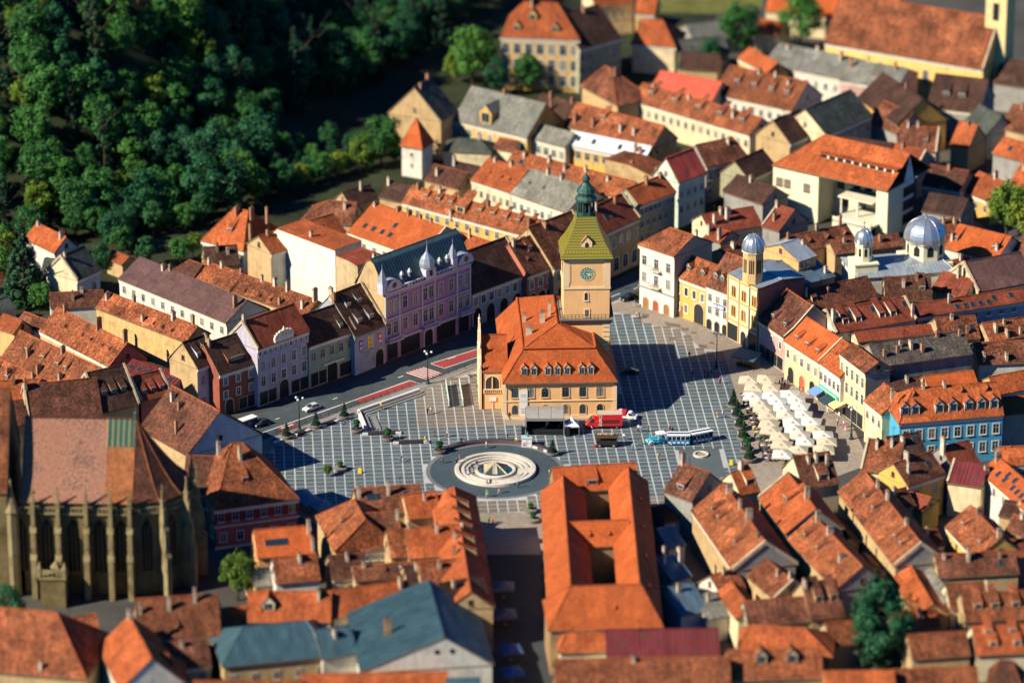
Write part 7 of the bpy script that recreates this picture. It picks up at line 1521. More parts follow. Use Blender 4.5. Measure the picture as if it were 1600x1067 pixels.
def car(px, py, a, label, paint, sc=1.0, group=None):
    o = thing('parked_car', label, 'car', P(px, py), a, group); o.scale = (sc, sc, sc); pm = plain('paint_%s' % label[:14], paint, .28, .2, spec=.5)
    pr = [(-2.1, .32), (-2.15, .62), (-2.0, .88), (-1.3, .94), (1.0, .95), (1.95, .78), (2.12, .55), (2.1, .3)]
    loft(pr, [.74, .80, .80, .84, .84, .78, .74, .72], [pm], 'body', o)
    loft([(-1.75, .92), (-1.25, 1.38), (.15, 1.42), (1.0, .94)], [.76, .60, .60, .76], [GLASS], 'cabin_glass', o)
    b = MB(); b.poly([(-1.28, -.62, 1.40), (.18, -.62, 1.44), (.18, .62, 1.44), (-1.28, .62, 1.40)], 0)
    for s in (-1, 1):
        for p, q in (((-1.75, .77*s, .93), (-1.27, .61*s, 1.40)), ((1.0, .77*s, .95), (.17, .61*s, 1.43)), ((-.5, .765*s, .93), (-.5, .61*s, 1.41))): b.tube(p, q, .05, n=4)
        b.tube((-1.27, .61*s, 1.40), (.17, .61*s, 1.43), .045, n=4)
    b.build('roof', [pm], o)
    for s in (-1, 1):
        b = MB(); b.box(1.98, 2.13, s*.6-.16, s*.6+.16, .55, .72); b.build('headlight', [LAMPW], o); b = MB(); b.box(-2.17, -2.05, s*.62-.14, s*.62+.14, .62, .82); b.build('tail_light', [LAMPR], o)
        b = MB(); b.box(.55, .72, s*.86-.08, s*.86+.08, .95, 1.08); b.build('mirror', [pm], o)
        for x in (-1.35, 1.3): wheel(o, x, s*.76, .32)
    b = MB(); b.box(2.08, 2.15, -.4, .4, .38, .52); b.box(-2.17, -2.12, -.3, .3, .42, .56); b.build('bumper_grille', [DARKP], o); return o
sa = ang((640, 594.6), (420, 671))
car(487, 640.5, sa, 'white car driving down the sunlit edge of the street', (.72, .74, .76), 1.05)
car(409, 664.5, sa, 'dark grey car with red reflections behind the white car', (.045, .05, .055), 1.05)
car(982, 468.5, ang((1000, 462), (960, 474)), 'black car at the corner of the white house', (.012, .016, .02), 1.05); car(985, 583.5, .1, 'dark car parked in the clock tower shadow', (.03, .035, .045))
def van(px, py, a, label, paint, txt=None, L=6.6, box=(.30, .28, .22)):
    o = thing('delivery_van', label, 'van', P(px, py), a); o.scale = (1.22, 1.22, 1.22); pm = plain('van_'+label[:10], paint, .35, .0, spec=.4)
    loft([(1.1, .4), (1.1, 1.5), (1.9, 2.15), (2.35, 2.1), (3.0, 1.25), (3.5, 1.05), (3.6, .6), (3.55, .4)], [.98, .98, .86, .86, .96, .92, .9, .9], [pm], 'cab', o)
    loft([(2.42, 2.02), (3.0, 1.28), (2.2, 1.32), (1.95, 2.05)], [.88, .98, .99, .88], [GLASS], 'windscreen', o)
    b = MB(); b.box(-3.2, 1.4, -1.1, 1.1, .55, 2.95, 0, top=1); b.box(-3.2, 1.4, -1.14, 1.14, .5, .7, 2); b.build('cargo_box', [pm, plain('van_roof', (.50, .44, .34), .6), DARKP], o)
    for s in (-1, 1):
        b = MB(); b.box(-2.7, .6, min(s*1.12, s*1.1), max(s*1.12, s*1.1), 1.2, 1.9); b.build('side_stripe', [plain('stripe_dark', (.10, .02, .03), .5)], o)
        b = MB(); b.box(3.5, 3.62, s*.7-.17, s*.7+.17, .75, .98); b.build('headlight', [LAMPW], o)
        for x in (-2.2, 2.5): wheel(o, x, s*.92, .38, .26)
    if txt:
        for s in (1, -1):
            cu = bpy.data.curves.new('lettering', 'FONT'); cu.body = txt; cu.size = .85; cu.extrude = .01; cu.align_x = 'CENTER'; cu.align_y = 'CENTER'
            cu.materials.append(plain('lettering_white', (.8, .8, .8), .5)); t_ = bpy.data.objects.new('tmp', cu); COL.objects.link(t_); me_ = bpy.data.meshes.new_from_object(t_.evaluated_get(bpy.context.evaluated_depsgraph_get())); bpy.data.objects.remove(t_); t = put('lettering', me_, o)
            t.matrix_local = T((.85, s*1.13, 1.75)) @ (RZ(math.pi) if s > 0 else Matrix.Identity(4)) @ Matrix.Rotation(math.pi/2, 4, 'X') @ RZ(math.pi/2)
    return o
van(945, 667, math.pi+.03, 'red delivery van with white lettering beside the stage', (.62, .02, .025), 'EURO')
vn = thing('pickup_truck', 'white pickup with red and white load behind the red van', 'pickup', P(977, 654), -.25)
loft([(.4, .4), (.4, 1.1), (.7, 1.85), (1.5, 1.85), (2.1, 1.15), (2.7, 1.0), (2.75, .4)], [.9, .92, .78, .78, .9, .88, .88], [plain('pickup_white', (.72, .74, .76), .35)], 'cab', vn); loft([(1.5, 1.78), (2.05, 1.18), (1.0, 1.2), (.75, 1.76)], [.8, .93, .94, .8], [GLASS], 'windscreen', vn)
b = MB(); b.box(-2.6, .35, -.9, .9, .5, 1.0); b.build('bed', [plain('pickup_white', (.72, .74, .76), .35)], vn); b = MB(); b.box(-2.5, .2, -.85, .85, 1.0, 2.0, 0); b.box(-1.6, -.9, -.87, .87, 1.02, 2.02, 1); b.build('load', [plain('tarp_red', (.55, .02, .05), .5), TRIMW], vn)
for s in (-1, 1):
    for x in (-1.8, 1.9): wheel(vn, x, s*.82, .36)
    b = MB(); b.box(2.68, 2.78, s*.6-.16, s*.6+.16, .65, .85); b.build('headlight', [LAMPW], vn)
bs = thing('minibus', 'blue and white minibus at the end of the shaded street', 'minibus', P(384, 668), sa)
b = MB(); b.box(-2.8, 2.8, -1.0, 1.0, .4, 1.2, 0); b.box(-2.75, 2.5, -.95, .95, 1.2, 2.1, 1); b.box(-2.8, 2.6, -1.0, 1.0, 2.1, 2.3, 2); b.build('body', [plain('bus_blue', (.05, .12, .30), .4), GLASS, plain('bus_white', (.72, .74, .76), .4)], bs)
for s in (-1, 1):
    for x in (-1.8, 1.9): wheel(bs, x, s*.85, .38)
# tourist road train
TRB = plain('train_blue', (.015, .17, .36), .35); TRL = plain('train_cyan', (.03, .42, .58), .35); TRW = plain('train_white', (.78, .78, .76), .45); TRN_ = plain('train_navy', (.01, .05, .14), .4)
o = thing('road_train_engine', 'turquoise and white road train engine pulling two carriages', 'tourist train', P(1026, 692.5), math.pi+.30); o.scale = (1.15, 1.15, 1.15)
loft([(-.3, .35), (-.3, 1.15), (1.2, 1.2), (1.9, 1.05), (2.15, .7), (2.1, .35)], [.7, .75, .6, .5, .45, .5], [TRL], 'bonnet', o)
b = MB(); b.box(-1.7, -.3, -.85, .85, .35, 1.15, 0); b.box(-1.72, .1, -.87, .87, 2.05, 2.25, 1)
for x in (-1.6, -.1): 
    for s in (-.78, .78): b.box(x-.06, x+.06, s-.06, s+.06, 1.1, 2.05, 1)
b.build('cab', [TRB, TRW], o); b = MB(); b.lathe([(.14, 1.1), (.14, 1.9), (.24, 2.0), (.2, 2.2)], 1.3, 0, 10); b.build('chimney', [TRL], o)
b = MB(); b.box(-1.4, 0, -.4, .4, .5, 1.0); b.build('seat', [TRN_], o)
for s in (-1, 1):
    b = MB(); b.lathe([(.55, 0), (.6, .25), (.5, .3)], 0, 0, 12); q = MB(); q.add(b, Matrix.Rotation(-s*math.pi/2, 4, 'X')); q.build('mudguard', [TRW], o, T((1.3, s*.5, .42)))
    wheel(o, 1.3, s*.75, .36); wheel(o, -1.2, s*.78, .36); b = MB(); b.lathe([(.16, 0), (.16, .1)], 0, 0, 8); q = MB(); q.add(b, Matrix.Rotation(math.pi/2, 4, 'Y')); q.build('headlight', [LAMPW], o, T((2.0, s*.45, .85)))
def wagon(px, py, a, label):
    o = thing('road_train_carriage', label, 'tourist train', P(px, py), a, 'road train carriages'); Lw = 2.35; o.scale = (1.08, 1.15, 1.15)
    b = MB(); b.box(-Lw, Lw, -.9, .9, .30, 1.15, 0); b.box(-Lw, -Lw+.1, -.9, .9, 1.15, 2.2, 0); b.box(Lw-.1, Lw, -.9, .9, 1.15, 2.2, 0)
    b.build('body', [TRB], o); b = MB()
    for k in range(5):
        for s in (-.92, .92): b.box(-Lw+.25+k*.92, -Lw+.8+k*.92, min(s, s*.98), max(s, s*.98), .6, .9)
    b.build('white_squares', [TRW], o); b = MB(); b.box(-Lw-.1, Lw+.1, -1.0, 1.0, 2.2, 2.34, 0); b.box(-Lw, Lw, -.25, .25, 2.34, 2.42, 1); b.build('roof', [TRW, TRN_], o)
    b = MB()
    for k in range(6):
        for s in (-.86, .86): x = -Lw+.05+k*(2*Lw-.1)/5; b.tube((x, s, 1.05), (x, s, 2.2), .045, n=4)
    b.build('posts', [TRW], o); b = MB()
    for k in range(5): b.box(-Lw+.3+k*.92, -Lw+.75+k*.92, -.75, .75, .8, 1.0); b.box(-Lw+.22+k*.92, -Lw+.3+k*.92, -.75, .75, .8, 1.45)
    b.build('seats', [TRN_], o)
    for s in (-1, 1):
        for x in (-1.5, 1.5): wheel(o, x, s*.8, .3)
wagon(1060, 694, math.pi, 'front road train carriage with white roof behind the engine'); wagon(1095, 690, math.pi+.42, 'rear road train carriage turned away behind the front one')
# dark market cart
o = thing('market_cart', 'black wooden market cart with heaped goods under a plank canopy', 'market cart', P(948, 697), 0)
CART = plain('cart_black', (.025, .022, .022), .7, var=.3, scale=4); b = MB(); b.box(-2.3, 2.3, -1.0, 1.0, .7, 1.5); b.box(-2.4, 2.4, -1.05, 1.05, 1.45, 1.55); b.build('body', [CART], o)
b = MB(); b.box(-2.6, 2.6, .1, 1.0, 2.5, 2.62); b.box(-2.6, 2.6, -1.1, .1, 2.4, 2.5)
for x in (-2.2, 2.2):
    for y in (-.9, .9): b.box(x-.06, x+.06, y-.06, y+.06, 1.5, 2.5)
b.build('canopy', [plain('cart_brown', (.07, .05, .035), .8, var=.3, scale=3)], o)
rg = random.Random(4)
for k in range(9): b = MB(); b.lathe([(0, 0), (.3, .05), (.32, .25), (.0, .42)], 0, 0, 8); b.build('goods', [plain('goods_%d' % (k % 3), ((.45, .26, .12), (.55, .40, .24), (.30, .16, .08))[k % 3], .8)], o, T((-1.8+k*.42, .5, 2.62)))
for x in (-1.6, 1.6):
    for s in (-1, 1): wheel(o, x, s*1.0, .45, .12)
b = MB(); b.lathe([(.35, 0), (.42, .5), (.3, .6)], 0, 0, 10); b.build('barrel', [plain('barrel_red', (.40, .05, .05), .6)], o, T((-2.7, -.6, 0)))
# stage with grey roof, white event tent, kiosk
o = thing('stage', 'open event stage with grey fabric roof in front of the council house', 'stage', P(822, 680), .01); GR = plain('stage_fabric', (.30, .29, .27), .7, var=.12, scale=.6); BK = plain('stage_black', (.012, .014, .018), .8)
LS = 8.6; b = MB(); b.box(0, LS, 0, 5.2, 0, 1.0); b.build('platform', [BK], o)
for k in range(3):
    x0, x1 = LS*k/3+.04, LS*(k+1)/3-.04; b = MB(); b.poly([(x0, -.4, 4.3), (x1, -.4, 4.3), (x1, 3.0, 5.2), (x0, 3.0, 5.2)], 0); b.poly([(x0, 3.0, 5.2), (x1, 3.0, 5.2), (x1, 5.6, 4.9), (x0, 5.6, 4.9)], 0); b.build('roof_panel', [GR], o)
b = MB(); b.box(-.05, LS+.05, -.5, -.4, 3.7, 4.35); b.build('valance', [plain('valance_grey', (.22, .22, .22), .8)], o)
b = MB(); b.box(0, LS, 5.15, 5.2, 1.0, 4.9, 0); b.box(LS-.05, LS, .2, 5.15, 1.0, 4.6, 0); b.build('backdrop', [BK], o); b = MB(); b.box(0, .05, .2, 5.1, 1.0, 4.5); b.build('side_cloth', [GR], o)
b = MB()
for x in (0, LS):
    for y in (-.3, 5.3): b.box(x-.12, x+.12, y-.12, y+.12, 0, 4.5)
b.build('truss_posts', [RIM], o)
for x in (-1.1, LS+.35): b = MB(); b.box(x, x+.9, -.9, -.1, 0, 2.3); b.build('speaker', [BK], o)
o = thing('event_tent', 'small white peaked event tent between the stage and the red van', 'tent', P(893, 676), .02); b = MB()
TW = plain('tent_white', (.62, .66, .72), .6); sq_ = [(-1.7, -1.7), (1.7, -1.7), (1.7, 1.7), (-1.7, 1.7)]
for k in range(4):
    p, q = sq_[k], sq_[(k+1) % 4]; b.poly([(p[0], p[1], 2.3), (q[0], q[1], 2.3), (q[0]*.35, q[1]*.35, 3.1), (p[0]*.35, p[1]*.35, 3.1)]); b.poly([(p[0]*.35, p[1]*.35, 3.1), (q[0]*.35, q[1]*.35, 3.1), (0, 0, 4.1)])
    b.poly([(p[0], p[1], 2.0), (q[0], q[1], 2.0), (q[0], q[1], 2.3), (p[0], p[1], 2.3)])
b.build('canopy', [TW], o); b = MB(); b.box(-1.65, 1.65, 1.6, 1.65, 0, 2.1); b.box(1.6, 1.65, -1.65, 1.65, 0, 2.1); b.build('side_wall', [plain('tent_grey', (.16, .18, .22), .7)], o)
b = MB(); [b.tube((p[0], p[1], 0), (p[0], p[1], 2.3), .05, n=5) for p in sq_]; b.build('posts', [RIM], o); b = MB(); b.box(-1.2, -.2, -1.5, -.8, 0, 2.0); b.build('cabinet', [BK], o)
o = thing('kiosk', 'white box kiosk with a blue-green sign behind the fountain', 'kiosk', P(823, 696.5), -.02); b = MB(); b.box(-1.15, 1.15, -.9, .9, 0, 2.1, 0); b.box(-.05, .05, -.93, -.9, .1, 2.0, 1); b.box(-.9, -.2, -.93, -.9, .3, 1.2, 2); b.box(.1, .8, -.93, -.9, 1.0, 1.15, 1); b.build('body', [TRW, plain('kiosk_grey', (.4, .42, .45), .5), plain('kiosk_print', (.5, .35, .4), .5)], o); b = MB(); b.box(-1.25, 1.25, -1.0, 1.0, 2.1, 2.22); b.build('roof', [plain('kiosk_roof', (.45, .52, .56), .4)], o); b = MB(); b.lathe([(.22, 2.2), (.2, 3.0), (.0, 3.4)], .2, .2, 8); b.build('sign', [plain('kiosk_teal', (.02, .30, .30), .5)], o)
# ------------------------------------------------------------------ café terrace
PARC = [plain('parasol_ivory', (.54, .48, .35), .7, var=.06, scale=.8), plain('parasol_white', (.60, .60, .56), .7, var=.05, scale=.8), plain('parasol_cream', (.57, .53, .44), .7, var=.06, scale=.8)]
POLE = plain('parasol_pole', (.28, .20, .12), .5)
def parasol_mesh(m, s=2.25, zb=2.5, zt=3.55):
    b = MB(); c = [(-s, -s), (s, -s), (s, s), (-s, s)]
    for k in range(4):
        p, q = c[k], c[(k+1) % 4]; mid = ((p[0]+q[0])/2, (p[1]+q[1])/2)
        b.poly([(p[0], p[1], zb), (mid[0], mid[1], zb+.12), (0, 0, zt)]); b.poly([(mid[0], mid[1], zb+.12), (q[0], q[1], zb), (0, 0, zt)])
        b.poly([(p[0], p[1], zb-.28), (q[0], q[1], zb-.28), (q[0], q[1], zb), (mid[0], mid[1], zb+.12), (p[0], p[1], zb)])
    f_ = lambda x, t: (x, -s*t, zt+(zb+.12*(1-abs(x)/s)-zt)*t+.03)
    b.poly([f_(-.28, .62), f_(.28, .62), f_(.22, .45), f_(-.22, .45)], 1); b.poly([f_(-.45, .72), f_(.45, .72), f_(.42, .66), f_(-.42, .66)], 1)
    b.lathe([(.32, zt-.22), (.28, zt-.08), (.03, zt+.1)], 0, 0, 4, 0, math.pi/4); return b.mesh('canopy', [m, plain('parasol_print', (.30, .27, .24), .8)])
PARM = [parasol_mesh(m) for m in PARC]; b = MB(); b.tube((0, 0, 0), (0, 0, 3.4), .05, n=6); b.box(-.4, .4, -.4, .4, 0, .1); POLM = b.mesh('pole', [POLE]); b = MB()
for k in range(4): a = math.pi/4+k*math.pi/2; b.tube((0, 0, 2.75), (2.5*math.cos(a), 2.5*math.sin(a), 2.48), .03, n=4)
RIBM = b.mesh('ribs', [POLE])
UM = [(505, 410, 0), (625, 408, 0), (540, 465, 0), (660, 465, 0), (535, 521, 1), (668, 520, 1), (795, 512, 1), (575, 577, 2), (708, 560, 1), (838, 548, 1), (610, 614, 0), (740, 610, 1), (870, 598, 1), (640, 657, 0), (768, 658, 2), (892, 655, 1), (650, 720, 0), (815, 716, 1), (950, 712, 1), (662, 764, 0), (828, 764, 1), (868, 802, 2), (980, 757, 0), (728, 816, 0), (905, 850, 1), (1035, 803, 1), (742, 866, 0), (1060, 848, 0), (862, 908, 0), (1040, 905, 0), (745, 940, 1)]
ordn = ['farthest', 'second farthest', 'third farthest', 'fourth farthest', 'fifth farthest', 'sixth farthest', 'seventh farthest', 'eighth farthest', 'ninth farthest', 'tenth farthest', 'eleventh farthest', 'twelfth farthest', 'thirteenth farthest', 'fourteenth farthest', 'nearest']
PJ = random.Random(12); cols = {0: [], 1: [], 2: []}
for i, (x, y, m) in enumerate(UM):
    t = x-(y-410)*.42; cols[0 if t < 545 else 1 if t < 655 else 2].append(i)
for ck, lst in cols.items():
    lst.sort(key=lambda i: UM[i][1])
    for n_, i in enumerate(lst):
        x, y, m = UM[i]; g = P(1060+x/4.58, 500+y/4.58, 3.2)
        o = thing('parasol', '%s square café parasol, %s in the %s row' % (('ivory', 'white', 'cream')[m], ordn[n_] if n_ < len(lst)-1 else 'nearest', ('table side', 'middle', 'house side')[ck]), 'parasol', (g.x, g.y, 0), -.12+PJ.uniform(-.14, .14), 'square café parasols'); k_ = PJ.uniform(.93, 1.06); o.scale = (k_, k_, PJ.uniform(.94, 1.06)); o.rotation_euler.x = PJ.uniform(-.03, .03); o.rotation_euler.y = PJ.uniform(-.03, .03)
        put('canopy', PARM[m], o); put('pole', POLM, o); put('ribs', RIBM, o)
FURN = [plain('cafe_'+n, c, .6) for n, c in (('brown', (.10, .055, .03)), ('blue', (.06, .10, .20)), ('yellow', (.60, .40, .06)), ('grey', (.14, .14, .15)), ('white', (.62, .62, .60)))]
def table_mesh(m):
    b = MB(); b.lathe([(.42, .72), (.42, .76)], 0, 0, 10, 0); t = b.mesh('table_top', [m]); b = MB(); b.tube((0, 0, .05), (0, 0, .72), .04, n=6); b.lathe([(.26, 0), (.22, .05)], 0, 0, 8); return t, b.mesh('leg', [IRON])
def chair_meshes(m):
    b = MB(); b.box(-.22, .22, -.22, .22, .42, .48); s = b.mesh('seat', [m]); b = MB(); b.box(-.22, .22, .19, .24, .48, .95); k = b.mesh('backrest', [m]); b = MB(); b.tube((0, 0, 0), (0, 0, .42), .025, n=4); return s, k, b.mesh('leg', [m])
TM = [table_mesh(m) for m in (FURN[4], FURN[0], FURN[2], FURN[1])]; CM = [chair_meshes(m) for m in FURN[:4]]
fr = random.Random(9); zones = {(0): 'blue', 1: 'brown', 2: 'yellow', 3: 'dark'}
TBL = {0: 'white café table among blue chairs at the far end of the terrace', 1: 'café table among brown chairs in the upper middle of the terrace', 2: 'café table among yellow chairs in the middle of the terrace', 3: 'café table among dark chairs at the near end of the terrace'}
CHL = {0: 'blue café chair at the far end of the terrace', 1: 'brown café chair in the upper middle of the terrace', 2: 'yellow café chair in the middle of the terrace', 3: 'dark grey café chair at the near end of the terrace'}
for r in range(15):
    py = 622+r*7.0
    for c in range(4):
        px = 1160+r*2.7+c*(9.5+r*.25)+fr.uniform(-1.2, 1.2); z = 0 if r < 3 else 1 if r < 7 else 2 if r < 9 else 3
        g = P(px, py+fr.uniform(-1, 1)); o = thing('cafe_table', TBL[z], 'table', g, fr.uniform(0, 3), 'café tables of the terrace'); t = TM[(0, fr.choice((0, 1)), fr.choice((0, 2)), fr.choice((0, 1)))[z]]; put('table_top', t[0], o); put('leg', t[1], o)
        for k in range(3 if (c+r) % 2 else 2):
            a = 2.1*k+fr.uniform(-.3, .3); q = thing('cafe_chair', CHL[z], 'chair', g+Vector((math.cos(a)*.72, math.sin(a)*.72, 0)), a-math.pi/2, 'café chairs of the terrace'); cm = CM[(1, 0, 2, 3)[z]]
            put('seat', cm[0], q); put('backrest', cm[1], q)
            for sx in (-.18, .18):
                for sy in (-.18, .18): put('leg', cm[2], q, T((sx, sy, 0)))
# awnings and stall canopy
def awning(info, t0, t1, z, drop, out, col, label):
    b = MB(); L = info['L']; x0, x1 = t0*L, t1*L; y = .42
    b.poly([(x0, y-out, z-drop), (x1, y-out, z-drop), (x1, y, z), (x0, y, z)]); b.poly([(x0, y-out, z-drop-.3), (x1, y-out, z-drop-.3), (x1, y-out, z-drop), (x0, y-out, z-drop)])
    for x in (x0, x1): b.poly([(x, y-out, z-drop), (x, y, z), (x, y, z-drop)])
    o = b.build('awning', [plain('awning_'+label, col, .7)], info['root'])
awning(e6, .93, 1.16, 3.6, 1.0, 2.6, (.14, .26, .50), 'blue'); awning(e7, .42, .80, 3.4, .9, 2.6, (.02, .05, .06), 'dark'); awning(e8, -.12, .30, 3.6, 1.0, 3.0, (.70, .52, .26), 'beige')
o = thing('stall_canopy', 'flat teal stall canopy with crates in front of the shaded house', 'stall', P(1166, 572), -.55); b = MB(); b.poly([(-3.0, -2.2, 2.7), (3.2, -2.2, 2.7), (3.2, 2.0, 3.3), (-3.0, 2.0, 3.3)]); b.box(-3.0, 3.2, -2.25, -2.2, 2.45, 2.7); b.build('canopy', [plain('canopy_teal', (.03, .12, .14), .6)], o); b = MB()
for x in (-2.9, 3.1):
    for y in (-2.1, 1.9): b.tube((x, y, 0), (x, y, 2.8), .05, n=5)
b.build('posts', [IRON], o)
for k in range(4): b = MB(); b.box(-2.2+k*1.2, -1.3+k*1.2, -.8, .4, 0, .9); b.build('crate', [FURN[0]], o)
for i, (px, py, m, l) in enumerate(((787, 912, plain('canopy_taupe', (.22, .20, .20), .8), 'large taupe street parasol in the shaded lane'), (790, 955, plain('canopy_rose', (.20, .16, .18), .8), 'rose street parasol below the taupe one'), (798, 1010, plain('canopy_blue', (.06, .12, .24), .8), 'blue street parasol in the shaded lane'), (800, 1045, plain('canopy_blue', (.06, .12, .24), .8), 'second blue street parasol at the lane end'), (470, 768, plain('canopy_ice', (.20, .24, .30), .8), 'pale parasol deep in the shadow left of the square'), (484, 778, plain('canopy_ice', (.20, .24, .30), .8), 'middle pale parasol in the shadow left of the square'), (502, 786, plain('canopy_ice', (.20, .24, .30), .8), 'nearest pale parasol in the shadow left of the square'))):
    g = P(px, py, 3); o = thing('street_parasol', l, 'parasol', (g.x, g.y, 0), .1*i); put('canopy', parasol_mesh(m), o); put('pole', POLM, o); put('ribs', RIBM, o)
for px, py, l in ((532, 735, 'round dark hedge tub at the edge of the shaded terrace'), (829, 800, 'low flower tub beside the orange courtyard palace'), (833, 815, 'dark flower tub at the mouth of the shaded lane')):
    o = thing('flower_tub', l, 'flower tub', P(px, py)); b = MB(); b.lathe([(1.3, 0), (1.5, .8), (1.3, .8)], 0, 0, 16); b.build('tub', [POTM], o); put('plants', TREES['egg'][0], o, T((0, 0, -.2)))
# yellow floor signs
for px, py, l in ((562, 739, 'yellow folding sign standing on the slabs left of the fountain'), (1142, 726, 'yellow folding sign near the drain channel'), (826, 796, 'small yellow folding sign near the courtyard palace')):
    o = thing('folding_sign', l, 'sign', P(px, py)); b = MB()
    for s in (-1, 1): b.poly([(-.45, s*.35, 0), (.45, s*.35, 0), (.3, 0, 1.3), (-.3, 0, 1.3)]); b.poly([(-.45, s*.35-.03, 0), (.45, s*.35-.03, 0), (.3, -.03, 1.3), (-.3, -.03, 1.3)])
    b.build('board', [plain('sign_yellow', (.75, .55, .02), .5)], o)
# satellite dishes
for px, py, z, l in ((622, 888, 9, 'white satellite dish above the low tan roof'), (1559, 556, 11, 'white satellite dish on the brown roof at the right edge'), (140, 576, 10, 'grey satellite dish beside the dormered roof'), (875, 391, 13, 'white satellite dish beside the clock tower roof')):
    o = thing('satellite_dish', l, 'satellite dish', P(px, py, z), .5); b = MB(); b.lathe([(.0, 0), (.35, .05), (.65, .2), (.68, .22), (.35, .09), (0, .05)], 0, 0, 14); q = MB(); q.add(b, Matrix.Rotation(math.radians(65), 4, 'X')); q.build('dish', [plain('dish_white', (.72, .72, .72), .4)], o); b = MB(); b.tube((0, .15, .1), (0, .3, -2.5), .05, n=5); b.build('mast', [IRON], o)
# ------------------------------------------------------------------ people
SKIN = [plain('skin_light', (.55, .34, .24), .6), plain('skin_tan', (.42, .25, .16), .6)]; HAIR = [plain('hair_dark', (.02, .015, .012), .7), plain('hair_brown', (.10, .055, .03), .7), plain('hair_fair', (.32, .22, .10), .7)]
def person_mesh(key, stride, arm, lean=0.0, sit=False):
    if sit: J = {'pel': (0, 0, .52, .15), 'che': (0, .02, 1.0, .16), 'nek': (0, .0, 1.2, .06), 'hea': (0, -.02, 1.36, .105), 'top': (0, -.01, 1.46, .08), 'kl': (-.12, -.42, .52, .075), 'kr': (.12, -.42, .52, .075), 'fl': (-.12, -.40, .06, .05), 'fr': (.12, -.40, .06, .05), 'tl': (-.12, -.56, .04, .04), 'tr': (.12, -.56, .04, .04), 'hl': (-.10, -.02, .5, .10), 'hr': (.10, -.02, .5, .10)}
    else: J = {'pel': (0, 0, .95, .145), 'che': (0, -lean*.5, 1.32, .165), 'nek': (0, -lean, 1.50, .06), 'hea': (0, -lean-.02, 1.62, .105), 'top': (0, -lean-.01, 1.73, .08), 'hl': (-.10, 0, .90, .10), 'hr': (.10, 0, .90, .10), 'kl': (-.11, -stride*.55, .50, .07), 'kr': (.11, stride*.35, .50, .07), 'fl': (-.11, -stride*.85, .07, .05), 'fr': (.11, stride*1.0, .09, .05), 'tl': (-.11, -stride*.85-.17, .04, .04), 'tr': (.11, stride*1.0-.14, .04, .04)}
    c = J['che']; z = c[2]+.1
    J.update({'sl': (-.19, c[1], z, .075), 'sr': (.19, c[1], z, .075), 'el': (-.26, c[1]+arm*.12, z-.28, .05), 'er': (.26, c[1]-arm*.12, z-.28, .05), 'wl': (-.27, c[1]+arm*.10-.12, z-.52, .038), 'wr': (.27, c[1]-arm*.3-.05, z-.52, .038), 'gl': (-.27, c[1]+arm*.10-.17, z-.62, .04), 'gr': (.27, c[1]-arm*.3-.09, z-.62, .04)})
    names = list(J); ed = [('pel', 'che'), ('che', 'nek'), ('nek', 'hea'), ('hea', 'top'), ('che', 'sl'), ('che', 'sr'), ('sl', 'el'), ('el', 'wl'), ('wl', 'gl'), ('sr', 'er'), ('er', 'wr'), ('wr', 'gr'), ('pel', 'hl'), ('pel', 'hr'), ('hl', 'kl'), ('kl', 'fl'), ('fl', 'tl'), ('hr', 'kr'), ('kr', 'fr'), ('fr', 'tr')]
    me = bpy.data.meshes.new('person'); me.from_pydata([J[n][:3] for n in names], [(names.index(a), names.index(b)) for a, b in ed], [])
    bm = bmesh.new(); bm.from_mesh(me); bm.verts.ensure_lookup_table(); ly = bm.verts.layers.skin.verify()
    for i, n in enumerate(names): bm.verts[i][ly].radius = (J[n][3], J[n][3]*(.78 if n in ('pel', 'che') else 1)); bm.verts[i][ly].use_root = (n == 'pel')
    bm.to_mesh(me); bm.free()
    o = bpy.data.objects.new('person_tmp', me); COL.objects.link(o); m = o.modifiers.new('s', 'SKIN'); m.use_smooth_shade = True
    d = o.modifiers.new('d', 'SUBSURF'); d.levels = 1; d.render_levels = 1
    dg = bpy.context.evaluated_depsgraph_get(); out = bpy.data.meshes.new_from_object(o.evaluated_get(dg)); bpy.data.objects.remove(o); out.name = 'person_'+key
    for _ in range(5): out.materials.append(None)
    hz = J['hea'][2]; wz = J['pel'][2]+.06
    for p in out.polygons:
        x, y, z = p.center; p.use_smooth = True
        if z > hz-.02 and (y > J['hea'][1]-.01 or z > hz+.09): mi = 4
        elif z > J['nek'][2]-.01: mi = 2
        elif abs(x) > .22 and z < J['che'][2]-.12: mi = 2
        elif z < .09: mi = 3
        elif z < wz and not (sit and z > .62): mi = 1
        else: mi = 0
        p.material_index = mi
    return out
PEO = [person_mesh('walk', .30, 1.0), person_mesh('step', .18, -.7, .04), person_mesh('stand', .03, .2), person_mesh('bag', .12, .5, .02)]; SIT = person_mesh('sit', 0, .2, 0, True)
CLO = {}
def cloth(n, c): return plain('cloth_'+n, c, .8)
CL = {'white': (.72, .72, .70), 'black': (.02, .02, .025), 'navy': (.02, .03, .10), 'red': (.50, .03, .04), 'pink': (.70, .08, .25), 'teal': (.03, .35, .40), 'yellow': (.75, .60, .03), 'green': (.03, .30, .12), 'grey': (.20, .21, .23), 'blue': (.06, .16, .42), 'brown': (.14, .08, .05), 'beige': (.50, .42, .30), 'purple': (.18, .05, .20)}
PR = random.Random(3)
